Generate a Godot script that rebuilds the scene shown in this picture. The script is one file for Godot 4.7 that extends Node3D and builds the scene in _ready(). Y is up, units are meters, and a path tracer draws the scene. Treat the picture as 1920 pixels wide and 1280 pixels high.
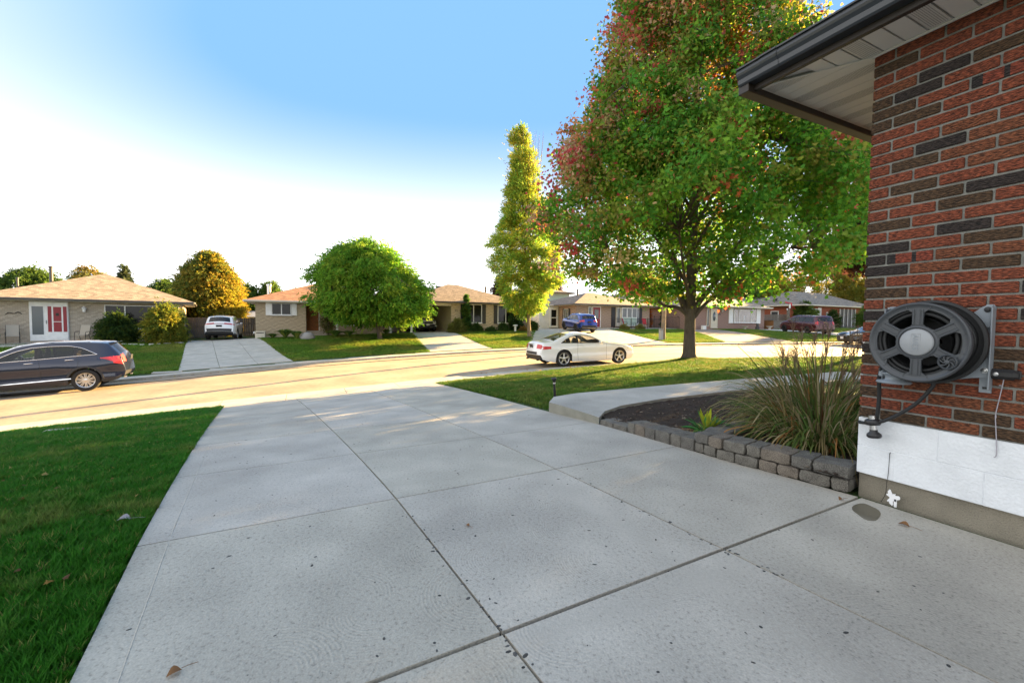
extends Node3D

# x: towards the brick house on the right, -z: towards the street, y: up; metres.
var rng := RandomNumberGenerator.new()
var M := {}
var used := {}
const DEG := PI / 180.0


# ---------------------------------------------------------------- mesh building
class MB:
	var v := PackedVector3Array()
	var n := PackedVector3Array()
	var uv := PackedVector2Array()
	var c := PackedColorArray()
	var ix := PackedInt32Array()
	var col := Color(1, 1, 1)
	var xf := Transform3D()

	func vert(p: Vector3, nn: Vector3, u := Vector2.ZERO) -> int:
		v.append(xf * p)
		n.append((xf.basis * nn).normalized())
		uv.append(u)
		c.append(col)
		return v.size() - 1

	func tri(a: Vector3, b: Vector3, d: Vector3) -> void:
		var nn := (b - a).cross(d - a).normalized()
		var i := vert(a, nn, Vector2(a.x + a.z, a.y))
		vert(b, nn, Vector2(b.x + b.z, b.y))
		vert(d, nn, Vector2(d.x + d.z, d.y))
		ix.append_array(PackedInt32Array([i, i + 2, i + 1]))

	# corners run counter-clockwise as seen from outside
	func quad(a: Vector3, b: Vector3, d: Vector3, e: Vector3, ua := Vector2(0, 0), ub := Vector2(1, 0), ud := Vector2(1, 1), ue := Vector2(0, 1)) -> void:
		var nn := (b - a).cross(d - a)
		if nn.length_squared() < 1e-14:
			nn = (d - a).cross(e - a)
		nn = nn.normalized()
		var i := vert(a, nn, ua)
		vert(b, nn, ub)
		vert(d, nn, ud)
		vert(e, nn, ue)
		ix.append_array(PackedInt32Array([i, i + 2, i + 1, i, i + 3, i + 2]))

	func poly(pts: Array) -> void:
		for i in range(1, pts.size() - 1):
			tri(pts[0], pts[i], pts[i + 1])

	func box(p: Vector3, s: Vector3, b := 0.0, r := Basis()) -> void:
		var h := s * 0.5
		var keep := xf
		xf = xf * Transform3D(r, p)
		if b <= 0.0:
			var q := [Vector3(-h.x, -h.y, -h.z), Vector3(h.x, -h.y, -h.z), Vector3(h.x, h.y, -h.z), Vector3(-h.x, h.y, -h.z), Vector3(-h.x, -h.y, h.z), Vector3(h.x, -h.y, h.z), Vector3(h.x, h.y, h.z), Vector3(-h.x, h.y, h.z)]
			quad(q[4], q[5], q[6], q[7])
			quad(q[1], q[0], q[3], q[2])
			quad(q[5], q[1], q[2], q[6])
			quad(q[0], q[4], q[7], q[3])
			quad(q[7], q[6], q[2], q[3])
			quad(q[0], q[1], q[5], q[4])
		else:
			b = minf(b, minf(h.x, minf(h.y, h.z)) * 0.9)
			for ax in 3:
				for sg in [-1.0, 1.0]:
					var u := (ax + 1) % 3
					var w := (ax + 2) % 3
					var f := []
					for k in [[-1.0, -1.0], [1.0, -1.0], [1.0, 1.0], [-1.0, 1.0]]:
						var p3 := Vector3.ZERO
						p3[ax] = sg * h[ax]
						p3[u] = k[0] * (h[u] - b)
						p3[w] = k[1] * (h[w] - b)
						f.append(p3)
					if sg < 0:
						f.reverse()
					quad(f[0], f[1], f[2], f[3])
			for ax in 3:
				var u := (ax + 1) % 3
				var w := (ax + 2) % 3
				for k in [[-1.0, -1.0], [1.0, -1.0], [1.0, 1.0], [-1.0, 1.0]]:
					var f := []
					for e in [[-1.0, 0], [1.0, 0], [1.0, 1], [-1.0, 1]]:
						var p3 := Vector3.ZERO
						p3[ax] = e[0] * (h[ax] - b)
						p3[u] = k[0] * (h[u] - (b if e[1] == 1 else 0.0))
						p3[w] = k[1] * (h[w] - (b if e[1] == 0 else 0.0))
						f.append(p3)
					var out := Vector3.ZERO
					out[u] = k[0]
					out[w] = k[1]
					if (f[1] - f[0]).cross(f[2] - f[0]).dot(out) < 0:
						f.reverse()
					quad(f[0], f[1], f[2], f[3])
			for sx in [-1.0, 1.0]:
				for sy in [-1.0, 1.0]:
					for sz in [-1.0, 1.0]:
						var a := Vector3(sx * h.x, sy * (h.y - b), sz * (h.z - b))
						var d := Vector3(sx * (h.x - b), sy * h.y, sz * (h.z - b))
						var e := Vector3(sx * (h.x - b), sy * (h.y - b), sz * h.z)
						if sx * sy * sz > 0:
							tri(a, d, e)
						else:
							tri(a, e, d)
		xf = keep

	func bar(a: Vector3, b: Vector3, w: float, t: float, bev := 0.0) -> void:
		var d := b - a
		var z := d.normalized()
		var up := Vector3.UP if absf(z.y) < 0.95 else Vector3.RIGHT
		var x := up.cross(z).normalized()
		box((a + b) * 0.5, Vector3(w, t, d.length()), bev, Basis(x, z.cross(x), z))

	func tube(pts: Array, rad, sides := 8, caps := true) -> void:
		var side := Vector3.ZERO
		var first := v.size()
		var m := pts.size()
		for i in m:
			var d: Vector3 = pts[mini(i + 1, m - 1)] - pts[maxi(i - 1, 0)]
			d = d.normalized()
			if side == Vector3.ZERO:
				side = d.cross(Vector3.UP if absf(d.y) < 0.9 else Vector3.RIGHT).normalized()
			side = (side - d * side.dot(d)).normalized()
			var up := d.cross(side)
			var r: float = rad[i] if rad is Array else rad
			for k in sides + 1:
				var a := TAU * k / sides
				var nn := side * cos(a) + up * sin(a)
				vert(pts[i] + nn * r, nn, Vector2(float(k) / sides, i))
		for i in m - 1:
			for k in sides:
				var p := first + i * (sides + 1) + k
				var q := p + sides + 1
				ix.append_array(PackedInt32Array([p, q, p + 1, p + 1, q, q + 1]))
		if caps:
			for e in [0, m - 1]:
				var d2: Vector3 = (pts[1] - pts[0]) if e == 0 else (pts[m - 1] - pts[m - 2])
				d2 = d2.normalized() * (-1.0 if e == 0 else 1.0)
				var ci := vert(pts[e], d2)
				for k in sides:
					var p = first + e * (sides + 1) + k
					var ia := vert(xf.affine_inverse() * v[p], d2)
					var ib := vert(xf.affine_inverse() * v[p + 1], d2)
					ix.append_array(PackedInt32Array([ci, ib, ia] if e > 0 else [ci, ia, ib]))

	# profile of (radius, height) round the y axis
	func lathe(prof: Array, sides := 24, smooth := true) -> void:
		for i in prof.size() - 1:
			var a: Vector2 = prof[i]
			var b: Vector2 = prof[i + 1]
			var na := Vector2((b - a).y, -(b - a).x).normalized()
			var nb := na
			if smooth:
				if i > 0:
					var q: Vector2 = a - prof[i - 1]
					var qn := Vector2(q.y, -q.x).normalized()
					if qn.dot(na) > 0.5:
						na = (na + qn).normalized()
				if i < prof.size() - 2:
					var q2: Vector2 = prof[i + 2] - b
					var qn2 := Vector2(q2.y, -q2.x).normalized()
					if qn2.dot(nb) > 0.5:
						nb = (nb + qn2).normalized()
			var first := v.size()
			for k in sides + 1:
				var t := TAU * k / sides
				var cs := cos(t)
				var sn := sin(t)
				vert(Vector3(a.x * cs, a.y, a.x * sn), Vector3(na.x * cs, na.y, na.x * sn), Vector2(float(k) / sides, 0))
				vert(Vector3(b.x * cs, b.y, b.x * sn), Vector3(nb.x * cs, nb.y, nb.x * sn), Vector2(float(k) / sides, 1))
			for k in sides:
				var p := first + k * 2
				ix.append_array(PackedInt32Array([p, p + 2, p + 1, p + 1, p + 2, p + 3]))

	# polygon in the xy plane, pushed from z0 to z1
	func prism(pts: PackedVector2Array, z0: float, z1: float) -> void:
		var t := Geometry2D.triangulate_polygon(pts)
		var ccw := not Geometry2D.is_polygon_clockwise(pts)
		for i in range(0, t.size(), 3):
			var a := pts[t[i]]
			var b := pts[t[i + 1]]
			var d := pts[t[i + 2]]
			if (b - a).cross(d - a) < 0:
				var k := b
				b = d
				d = k
			tri(Vector3(a.x, a.y, z1), Vector3(b.x, b.y, z1), Vector3(d.x, d.y, z1))
			tri(Vector3(a.x, a.y, z0), Vector3(d.x, d.y, z0), Vector3(b.x, b.y, z0))
		for i in pts.size():
			var a := pts[i]
			var b := pts[(i + 1) % pts.size()]
			if ccw:
				quad(Vector3(a.x, a.y, z0), Vector3(b.x, b.y, z0), Vector3(b.x, b.y, z1), Vector3(a.x, a.y, z1))
			else:
				quad(Vector3(b.x, b.y, z0), Vector3(a.x, a.y, z0), Vector3(a.x, a.y, z1), Vector3(b.x, b.y, z1))

	# rows x columns of points with smooth normals; cells for which skip(i, j) is true are left open
	func grid(pts: Array, flip := false, skip = null, uvs := []) -> void:
		var r := pts.size()
		var k: int = pts[0].size()
		var first := v.size()
		for i in r:
			for j in k:
				var du: Vector3 = pts[mini(i + 1, r - 1)][j] - pts[maxi(i - 1, 0)][j]
				var dv: Vector3 = pts[i][mini(j + 1, k - 1)] - pts[i][maxi(j - 1, 0)]
				var nn := dv.cross(du)
				if nn.length_squared() < 1e-16:
					nn = Vector3.UP
				nn = nn.normalized() * (-1.0 if flip else 1.0)
				vert(pts[i][j], nn, uvs[i][j] if uvs else Vector2(j, i))
		for i in r - 1:
			for j in k - 1:
				if skip != null and skip.call(i, j):
					continue
				var p := first + i * k + j
				if flip:
					ix.append_array(PackedInt32Array([p, p + 1, p + k, p + 1, p + k + 1, p + k]))
				else:
					ix.append_array(PackedInt32Array([p, p + k, p + 1, p + 1, p + k, p + k + 1]))

	func mesh() -> ArrayMesh:
		var a := []
		a.resize(Mesh.ARRAY_MAX)
		a[Mesh.ARRAY_VERTEX] = v
		a[Mesh.ARRAY_NORMAL] = n
		a[Mesh.ARRAY_TEX_UV] = uv
		a[Mesh.ARRAY_COLOR] = c
		a[Mesh.ARRAY_INDEX] = ix
		var m := ArrayMesh.new()
		m.add_surface_from_arrays(Mesh.PRIMITIVE_TRIANGLES, a)
		return m


# ---------------------------------------------------------------- scene tree helpers
func numbered(called: String) -> String:
	var k: int = used.get(called, 0)
	used[called] = k + 1
	return called if k == 0 else "%s_%03d" % [called, k]


func tag(o: Node3D, label: String, category := "", group := "", kind := "") -> Node3D:
	if label:
		o.set_meta("label", label)
	if category:
		o.set_meta("category", category)
	if group:
		o.set_meta("group", group)
	if kind:
		o.set_meta("kind", kind)
	return o


func thing(called: String, label: String, category: String, at := Vector3.ZERO, turn := 0.0, group := "") -> Node3D:
	var o := Node3D.new()
	o.name = numbered(called)
	add_child(o)
	o.position = at
	o.rotation.y = turn
	tag(o, label, category, group)
	return o


func part(called: String, m, mat: Material, parent: Node3D = self) -> MeshInstance3D:
	var o := MeshInstance3D.new()
	if parent == self:
		o.name = numbered(called)
	else:
		o.name = pname(called, parent)
	o.mesh = m.mesh() if m is MB else m
	o.material_override = mat
	parent.add_child(o, true)
	return o


func pname(called: String, parent: Node3D) -> String:
	var key := "n_" + called
	var k: int = parent.get_meta(key) if parent.has_meta(key) else 0
	parent.set_meta(key, k + 1)
	return called if k == 0 else "%s_%03d" % [called, k]


func group_part(called: String, parent: Node3D, at := Vector3.ZERO) -> Node3D:
	var o := Node3D.new()
	o.name = pname(called, parent)
	parent.add_child(o, true)
	o.position = at
	return o


func struct(called: String, m, mat: Material) -> MeshInstance3D:
	var o := part(called, m, mat)
	o.set_meta("kind", "structure")
	return o


func scatter(called: String, base: Mesh, mat: Material, xs: Array, cols: PackedColorArray, parent: Node3D = self) -> MultiMeshInstance3D:
	var buf := PackedFloat32Array()
	buf.resize(xs.size() * 16)
	for i in xs.size():
		var t: Transform3D = xs[i]
		var b := t.basis
		var o := i * 16
		buf[o] = b.x.x
		buf[o + 1] = b.y.x
		buf[o + 2] = b.z.x
		buf[o + 3] = t.origin.x
		buf[o + 4] = b.x.y
		buf[o + 5] = b.y.y
		buf[o + 6] = b.z.y
		buf[o + 7] = t.origin.y
		buf[o + 8] = b.x.z
		buf[o + 9] = b.y.z
		buf[o + 10] = b.z.z
		buf[o + 11] = t.origin.z
		var k := cols[i]
		buf[o + 12] = k.r
		buf[o + 13] = k.g
		buf[o + 14] = k.b
		buf[o + 15] = 1.0
	var mm := MultiMesh.new()
	mm.transform_format = MultiMesh.TRANSFORM_3D
	mm.use_colors = true
	mm.mesh = base
	mm.instance_count = xs.size()
	mm.buffer = buf
	var o2 := MultiMeshInstance3D.new()
	o2.name = numbered(called) if parent == self else pname(called, parent)
	o2.multimesh = mm
	o2.material_override = mat
	parent.add_child(o2, true)
	return o2


func stuff(o: Node3D, label := "", category := "") -> Node3D:
	return tag(o, label, category, "", "stuff")


func interp(x: float, xs: Array, ys: Array) -> float:
	if x <= xs[0]:
		return ys[0]
	for i in range(1, xs.size()):
		if x <= xs[i]:
			return lerpf(ys[i - 1], ys[i], (x - xs[i - 1]) / (xs[i] - xs[i - 1]))
	return ys[-1]


func rnd(a: float, b: float) -> float:
	return rng.randf_range(a, b)


# ---------------------------------------------------------------- lie of the land (s = -z, distance from the camera towards the street)
func road_y(x: float) -> float:
	return interp(x, [-60, -25, -12, -6, 0, 4, 10, 16, 24, 36, 60, 90], [-2.3, -1.8, -1.36, -1.1, -.81, -.66, -.49, -.37, -.20, 0.0, .2, .3])


func s_near(x: float) -> float:
	return s_far(x) - interp(x, [-60, -8, 0, 8, 14, 20], [7.8, 8.4, 9.5, 9.7, 10.3, 11.0])


func s_far(x: float) -> float:
	return interp(x, [-60, -14, -8, -3, 0, 3.2, 8, 14, 20, 25, 30, 35, 45, 60, 92], [12, 20.4, 21.15, 22.5, 23.0, 23.5, 24.05, 24.3, 23.6, 22.2, 20.3, 17.8, 12.4, 3.5, -15])


func floor_y(x: float) -> float:
	return interp(x, [-40, -20, -7, -3, 6, 14, 25, 36, 50, 60, 90], [-.5, -.1, -.05, .12, .42, .62, .85, .85, .9, 1.2, 1.2])


func ground(x: float, s: float) -> float:
	var sn := s_near(x)
	var r := road_y(x)
	if s < sn:
		var s0 := lerpf(3.0, 5.8, smoothstep(3.4, 4.4, x))
		var y := (r + .08) * pow(clampf((s - s0) / maxf(sn - 1.2 - s0, .8), 0.0, 1.0), 1.25)
		if x > 3.6 and s > 6.3:   # the front lawn swells up to the maple
			y += 0.16 * exp(-(pow(x - 13.4, 2) / 40.0 + pow(s - 11.3, 2) / 5.0)) * smoothstep(3.6, 6.0, x)
			y += 0.10 * exp(-(pow(x - 13.75, 2) + pow(s - 12.2, 2)) / 0.5)
		return y
	var sf := s_far(x)
	if s > sf:
		var a := clampf((s - sf - 1.3) / (34.5 - sf - 1.3), 0.0, 1.0)
		var f := floor_y(x) - .08
		if s > 60.0:
			f = lerpf(f, 0.4, smoothstep(60.0, 110.0, s))
		return lerpf(r + .09, f, smoothstep(0.0, 1.0, a * .85 + .07) if a > 0.0 else 0.0)
	return r


func gp(x: float, s: float, up := 0.0) -> Vector3:
	return Vector3(x, ground(x, s) + up, -s)


# ---------------------------------------------------------------- textures and materials
func noise(size: int, freq: float, oct := 4, sd := 1, type := FastNoiseLite.TYPE_SIMPLEX_SMOOTH) -> PackedByteArray:
	var f := FastNoiseLite.new()
	f.seed = sd
	f.noise_type = type
	f.frequency = freq
	f.fractal_octaves = oct
	var im := f.get_seamless_image(size, size)
	im.convert(Image.FORMAT_L8)
	return im.get_data()


func rgb_tex(size: int, fn: Callable) -> ImageTexture:
	var d := PackedByteArray()
	d.resize(size * size * 3)
	for i in size * size:
		var k: Color = fn.call(i)
		d[i * 3] = int(clampf(k.r, 0, 1) * 255.0)
		d[i * 3 + 1] = int(clampf(k.g, 0, 1) * 255.0)
		d[i * 3 + 2] = int(clampf(k.b, 0, 1) * 255.0)
	return ImageTexture.create_from_image(Image.create_from_data(size, size, false, Image.FORMAT_RGB8, d))


func grey_tex(size: int, d: PackedByteArray) -> ImageTexture:
	return ImageTexture.create_from_image(Image.create_from_data(size, size, false, Image.FORMAT_L8, d))


# base colours are given as linear reflectances
func mat(called: String, k: Color, rough := 0.8, metal := 0.0) -> StandardMaterial3D:
	var m := StandardMaterial3D.new()
	m.resource_name = called
	m.albedo_color = k.linear_to_srgb()
	m.roughness = rough
	m.metallic = metal
	M[called] = m
	return m


func tex(m: StandardMaterial3D, t: Texture2D, scale: float, h: Texture2D = null, hs := 0.0, world := true) -> StandardMaterial3D:
	m.albedo_texture = t
	m.uv1_triplanar = true
	m.uv1_world_triplanar = world
	m.uv1_triplanar_sharpness = 8.0
	m.uv1_scale = Vector3.ONE * scale
	if h:
		m.heightmap_enabled = true
		m.heightmap_texture = h
		m.heightmap_scale = hs
	return m


func make_materials() -> void:
	# mottled grey used for broad wear on many surfaces (values near white multiply the base colour)
	var big := noise(512, 0.008, 5, 11)
	var fine := noise(512, 0.09, 3, 12)
	var speck := noise(512, 0.22, 2, 13)
	var mottle := rgb_tex(512, func(i):
		var g := 0.80 + 0.22 * (big[i] / 255.0) + 0.12 * (fine[i] / 255.0 - 0.5)
		return Color(g, g, g))
	var clean := rgb_tex(512, func(i):
		var g := 0.93 + 0.07 * (big[i] / 255.0) + 0.03 * (fine[i] / 255.0 - 0.5)
		return Color(g, g, g))
	var fine_h := grey_tex(512, fine)
	var speck_h := grey_tex(512, speck)
	# concrete: trowel swirls, sandy grain and darker damp patches
	var n := 1024
	var ch := PackedByteArray()
	ch.resize(n * n)
	var cb := noise(n, 0.004, 5, 21)
	var cf := noise(n, 0.12, 3, 22)
	var cg := noise(n, 0.35, 1, 23)
	var hf := PackedFloat32Array()
	hf.resize(n * n)
	rng.seed = 5
	for k in 46:
		var cx := rng.randi_range(0, n - 1)
		var cy := rng.randi_range(0, n - 1)
		var ro := rng.randi_range(55, 120)
		var ri := ro * rnd(0.15, 0.5)
		var a0 := rnd(0, TAU)
		var wid := rnd(0.8, 2.0)
		var per := rnd(4.2, 5.6)
		for dy in range(-ro, ro):
			for dx in range(-ro, ro):
				var r := sqrt(float(dx * dx + dy * dy))
				if r < ri or r > ro:
					continue
				var da := absf(angle_difference(atan2(dy, dx), a0))
				if da > wid:
					continue
				var w := smoothstep(wid, wid * 0.5, da) * smoothstep(ri, ri + 12.0, r) * smoothstep(ro, ro - 12.0, r)
				var p := posmod(cy + dy, n) * n + posmod(cx + dx, n)
				hf[p] = lerpf(hf[p], sin(r * TAU / per), w)
	for i in n * n:
		ch[i] = int(clampf(128.0 + hf[i] * 26.0 + (cf[i] - 128.0) * 0.35 + (cg[i] - 128.0) * 0.25, 0, 255))
	var conc_h := grey_tex(n, ch)
	var conc := rgb_tex(n, func(i):
		var g: float = 0.90 + 0.12 * (cb[i] / 255.0 - 0.5) + 0.10 * (cf[i] / 255.0 - 0.5) + 0.12 * (cg[i] / 255.0 - 0.5) + hf[i] * 0.014
		if cf[i] < 62:
			g -= 0.10
		return Color(g, g * 0.992, g * 0.97))
	var con := tex(mat("concrete", Color(.52, .505, .47), .88), conc, 0.31, conc_h, 0.4)
	con.detail_enabled = true
	con.detail_blend_mode = BaseMaterial3D.BLEND_MODE_MUL
	con.detail_uv_layer = BaseMaterial3D.DETAIL_UV_2
	con.detail_albedo = rgb_tex(512, func(i):
		var g := 0.90 + 0.15 * (big[i] / 255.0)
		return Color(g, g, g))
	con.uv2_triplanar = true
	con.uv2_world_triplanar = true
	con.uv2_scale = Vector3.ONE * 0.13
	for k in 4:
		var cm: StandardMaterial3D = con.duplicate()
		var kt: float = [1.0, .955, 1.03, .985][k]
		cm.albedo_color = Color(.535 * kt, .51 * kt, .465 * kt * [1.0, .985, 1.01, .97][k]).linear_to_srgb()
		cm.uv1_offset = Vector3(k * .37, k * .21, k * .53)
		M["concrete_%d" % k] = cm
	tex(mat("concrete_far", Color(.55, .52, .46), .9), conc, 0.31, conc_h, 0.3)
	tex(mat("concrete_warm", Color(.36, .31, .25), .9), conc, 0.5, speck_h, 0.3)
	tex(mat("asphalt", Color(.39, .305, .21), .88), mottle, 0.11, speck_h, 0.25)
	tex(mat("asphalt_drive", Color(.30, .24, .18), .9), mottle, 0.2, speck_h, 0.3)
	tex(mat("footing", Color(.30, .275, .225), .9), conc, 0.8, speck_h, 0.4)
	tex(mat("path_edge", Color(.30, .30, .26), .92), conc, 0.9, speck_h, 0.5)
	tex(mat("joint", Color(.022, .022, .022), .95), mottle, 1.0)
	var bw := tex(mat("block_white", Color(.78, .81, .84), .55), clean, 0.9, fine_h, 0.25)
	bw.metallic_specular = 0.4
	tex(mat("mortar", Color(.31, .31, .28), .95), mottle, 2.0, speck_h, 0.4)
	# rug-faced brick: streaks along the length
	var bs := FastNoiseLite.new()
	bs.seed = 31
	bs.frequency = 0.05
	bs.fractal_octaves = 3
	var bim := PackedByteArray()
	bim.resize(512 * 512)
	for y in 512:
		for x in 512:
			var t := float(x) / 512.0
			var a := bs.get_noise_2d(x * 0.45 + 9.0 * sin(y * 0.05), y * 1.9)
			var b2 := bs.get_noise_2d((x - 512) * 0.45 + 9.0 * sin(y * 0.05), y * 1.9)
			bim[y * 512 + x] = int(clampf(128.0 + 170.0 * lerpf(a, b2, t), 0, 255))
	var rug_h := grey_tex(512, bim)
	var rug := rgb_tex(512, func(i):
		var g := 0.22 + 1.12 * (bim[i] / 255.0) + 0.16 * (speck[i] / 255.0 - 0.5)
		return Color(g, g * (0.97 + 0.05 * fine[i] / 255.0), g * 0.97))
	var bricks := {"R": Color(.34, .088, .042), "O": Color(.30, .10, .045), "B": Color(.125, .070, .036), "D": Color(.055, .040, .036), "T": Color(1, 1, 1)}
	for k in bricks:
		var m := tex(mat("brick_" + k, bricks[k], .9), rug, 2.4, rug_h, 1.6)
		m.vertex_color_use_as_albedo = true
	# far brick walls: courses and joints
	var fb := PackedByteArray()
	fb.resize(512 * 512)
	for y in 512:
		var row := int(y / 21.34)
		var fy := fmod(y, 21.34)
		for x in 512:
			var xx := posmod(x + (32 if row % 2 == 1 else 0), 512)
			var fx := xx % 64
			var id := row * 8 + int(xx / 64.0)
			var g := 205.0 + 40.0 * sin(id * 12.9898 + 3.0) * cos(id * 4.1)
			if fy < 3.2 or fx < 3:
				g = 120.0
			fb[y * 512 + x] = int(clampf(g + (fine[y * 512 + x] - 128) * 0.15, 0, 255))
	var far_b := rgb_tex(512, func(i):
		var g := 0.5 + 0.5 * fb[i] / 255.0
		return Color(g, g, g))
	for k in [["brick_cream", Color(.50, .43, .34)], ["brick_buff", Color(.60, .48, .32)], ["brick_tan", Color(.50, .40, .27)], ["brick_pink", Color(.50, .36, .27)], ["brick_rose", Color(.38, .245, .20)], ["brick_rust", Color(.36, .10, .05)]]:
		tex(mat(k[0], k[1], .9), far_b, 0.625)
	# shingles, laid by UV in metres (u along the eave, v up the slope)
	var sh := PackedByteArray()
	sh.resize(512 * 512)
	rng.seed = 77
	var tone := PackedFloat32Array()
	for k in 16 * 12:
		tone.append(rnd(-1, 1))
	for y in 512:
		var row := int(y / 32.0)
		var fy := y % 32
		for x in 512:
			var xx := posmod(x + (row % 3) * 15, 512)
			var tab := int(xx / 42.7) % 12
			var g := 190.0 + tone[(row % 16) * 12 + tab] * 26.0 + (speck[y * 512 + x] - 128) * 0.35
			if fy > 28:
				g -= 62.0
			if fmod(xx, 42.7) < 2.0:
				g -= 40.0
			sh[y * 512 + x] = int(clampf(g, 0, 255))
	var sh_c := rgb_tex(512, func(i):
		var g := sh[i] / 255.0
		return Color(g * 1.05, g, g * 0.95))
	for k in [["shingle_tan", Color(.54, .47, .38)], ["shingle_orange", Color(.60, .33, .20)], ["shingle_brown", Color(.40, .33, .27)], ["shingle_grey", Color(.36, .34, .31)], ["shingle_dark", Color(.10, .09, .085)]]:
		var m := mat(k[0], k[1], .92)
		m.albedo_texture = sh_c
		m.uv1_scale = Vector3(0.4, 0.4, 1)
	# wood: streaks along y
	var wd := PackedByteArray()
	wd.resize(512 * 512)
	for y in 512:
		for x in 512:
			var t := float(y) / 512.0
			var a := bs.get_noise_2d(x * 2.2, y * 0.12)
			var b2 := bs.get_noise_2d(x * 2.2, (y - 512) * 0.12)
			wd[y * 512 + x] = int(clampf(140.0 + 150.0 * lerpf(a, b2, t), 0, 255))
	var wd_h := grey_tex(512, wd)
	var wd_c := rgb_tex(512, func(i):
		var g := 0.5 + 0.6 * wd[i] / 255.0
		return Color(g, g, g))
	for k in [["wood_grey", Color(.25, .215, .175)], ["wood_dark", Color(.09, .085, .085)], ["wood_pole", Color(.33, .25, .17)], ["wood_door", Color(.33, .12, .035)], ["wood_orange", Color(.42, .2, .07)]]:
		var m := tex(mat(k[0], k[1], .85), wd_c, 1.1, wd_h, 0.4, false)
		m.vertex_color_use_as_albedo = true
	var bk := tex(mat("bark", Color(.155, .125, .095), .95), wd_c, 1.3, wd_h, 2.2, false)
	bk.uv1_scale = Vector3(2.2, 0.9, 2.2)
	var bk2 := tex(mat("bark_pale", Color(.34, .26, .17), .95), wd_c, 1.3, wd_h, 1.5, false)
	bk2.uv1_scale = Vector3(2.2, 0.9, 2.2)
	# soil
	tex(mat("soil", Color(.085, .054, .034), .98), rgb_tex(512, func(i):
		var g := 0.35 + 0.8 * (speck[i] / 255.0) * (0.5 + fine[i] / 255.0)
		return Color(g, g * 0.97, g * 0.93)), 1.7, speck_h, 2.5)
	# turf under and beyond the blades
	tex(mat("turf", Color(.06, .14, .018), .98), rgb_tex(512, func(i):
		var g := 0.5 + 0.55 * (fine[i] / 255.0) + 0.25 * (big[i] / 255.0 - 0.5)
		var dry := clampf(big[(i * 5 + 4321) % 262144] / 255.0 - 0.45, 0, 1)
		return Color(g * (1.0 + dry * 0.9), g, g * (1.0 + dry * 0.4))), 0.7, fine_h, 3.0)
	# retaining wall stone
	tex(mat("stone", Color(.15, .145, .135), .95), rgb_tex(512, func(i):
		var g := 0.6 + 0.5 * (fine[i] / 255.0) + 0.25 * (big[i] / 255.0 - 0.5)
		if speck[i] > 205:
			g += 0.35
		return Color(g, g * 0.985, g * 0.96)), 1.9, fine_h, 1.6)
	for k in 3:
		var m: StandardMaterial3D = M["stone"].duplicate()
		m.albedo_color = [Color(.26, .25, .225), Color(.225, .22, .205), Color(.29, .255, .215)][k].linear_to_srgb()
		M["stone_%d" % k] = m
	# plain ones
	tex(mat("white_paint", Color(.80, .80, .78), .5), clean, 0.8)
	tex(mat("white_siding", Color(.74, .74, .70), .6), clean, 0.5)
	tex(mat("cream_paint", Color(.66, .60, .48), .6), clean, 0.8)
	tex(mat("green_siding", Color(.45, .58, .50), .6), clean, 0.8)
	tex(mat("blind", Color(.62, .60, .52), .8), clean, 0.8)
	mat("aluminium_white", Color(.66, .64, .60), .5)
	mat("aluminium_vent", Color(.58, .56, .52), .5)
	var gd := mat("gutter_black", Color(.022, .027, .034), .28)
	gd.clearcoat_enabled = true
	gd.clearcoat = 0.3
	mat("fascia_brown", Color(.028, .021, .016), .45)
	mat("gutter_cream", Color(.58, .52, .42), .45)
	mat("gutter_dark", Color(.035, .03, .028), .4)
	mat("gutter_bronze", Color(.075, .068, .062), .4)
	mat("shutter_dark", Color(.022, .022, .026), .5)
	mat("red_paint", Color(.25, .010, .020), .4)
	mat("red_fabric", Color(.5, .03, .04), .85)
	mat("taupe_fabric", Color(.40, .35, .28), .85)
	mat("black_metal", Color(.02, .02, .02), .45, .2)
	mat("blue_plastic", Color(.02, .06, .45), .4)
	mat("black_plastic", Color(.018, .018, .020), .42)
	mat("rubber", Color(.014, .015, .016), .6)
	mat("reel_grey", Color(.052, .058, .066), .42)
	mat("reel_light", Color(.30, .315, .33), .45)
	mat("bracket_grey", Color(.24, .27, .30), .42)
	mat("steel", Color(.55, .55, .55), .3, 1.0)
	mat("chrome", Color(.75, .75, .77), .12, 1.0)
	mat("alloy", Color(.55, .55, .56), .28, .9)
	mat("alloy_dark", Color(.02, .02, .022), .35, .4)
	mat("tyre", Color(.02, .02, .02), .85)
	mat("trim", Color(.022, .022, .024), .55)
	mat("seat", Color(.045, .043, .042), .8)
	mat("seat_cream", Color(.5, .46, .38), .8)
	mat("plate", Color(.75, .78, .82), .4)
	mat("ink", Color(.03, .06, .18), .6)
	mat("wire", Color(.38, .36, .40), .5)
	mat("pale_stone", Color(.55, .52, .46), .9)
	mat("boulder", Color(.27, .26, .25), .95)
	mat("puddle", Color(.15, .135, .10), .12)
	mat("white_splash", Color(.82, .83, .84), .6)
	mat("curtain", Color(.27, .20, .17), .9)
	for k in [["tail_red", Color(.55, .015, .02)], ["tail_dark", Color(.22, .01, .015)]]:
		var m := mat(k[0], k[1], .12)
		m.clearcoat_enabled = true
		m.clearcoat = 1.0
	var hl := mat("headlight", Color(.6, .62, .64), .08, .6)
	hl.clearcoat_enabled = true
	for k in [["glass_car", Color(.02, .03, .03, .28)], ["glass_tint", Color(.008, .009, .011, .82)]]:
		var m := mat(k[0], Color(k[1], 1.0), .02)
		m.albedo_color.a = k[1].a
		m.transparency = BaseMaterial3D.TRANSPARENCY_ALPHA
	var wp := mat("window_pane", Color(.012, .013, .012), .08)
	wp.metallic_specular = 0.35
	mat("window_grey", Color(.10, .115, .125), .12)
	var cg2 := mat("glass_clear", Color(.4, .42, .42), .03)
	cg2.albedo_color.a = .18
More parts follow.
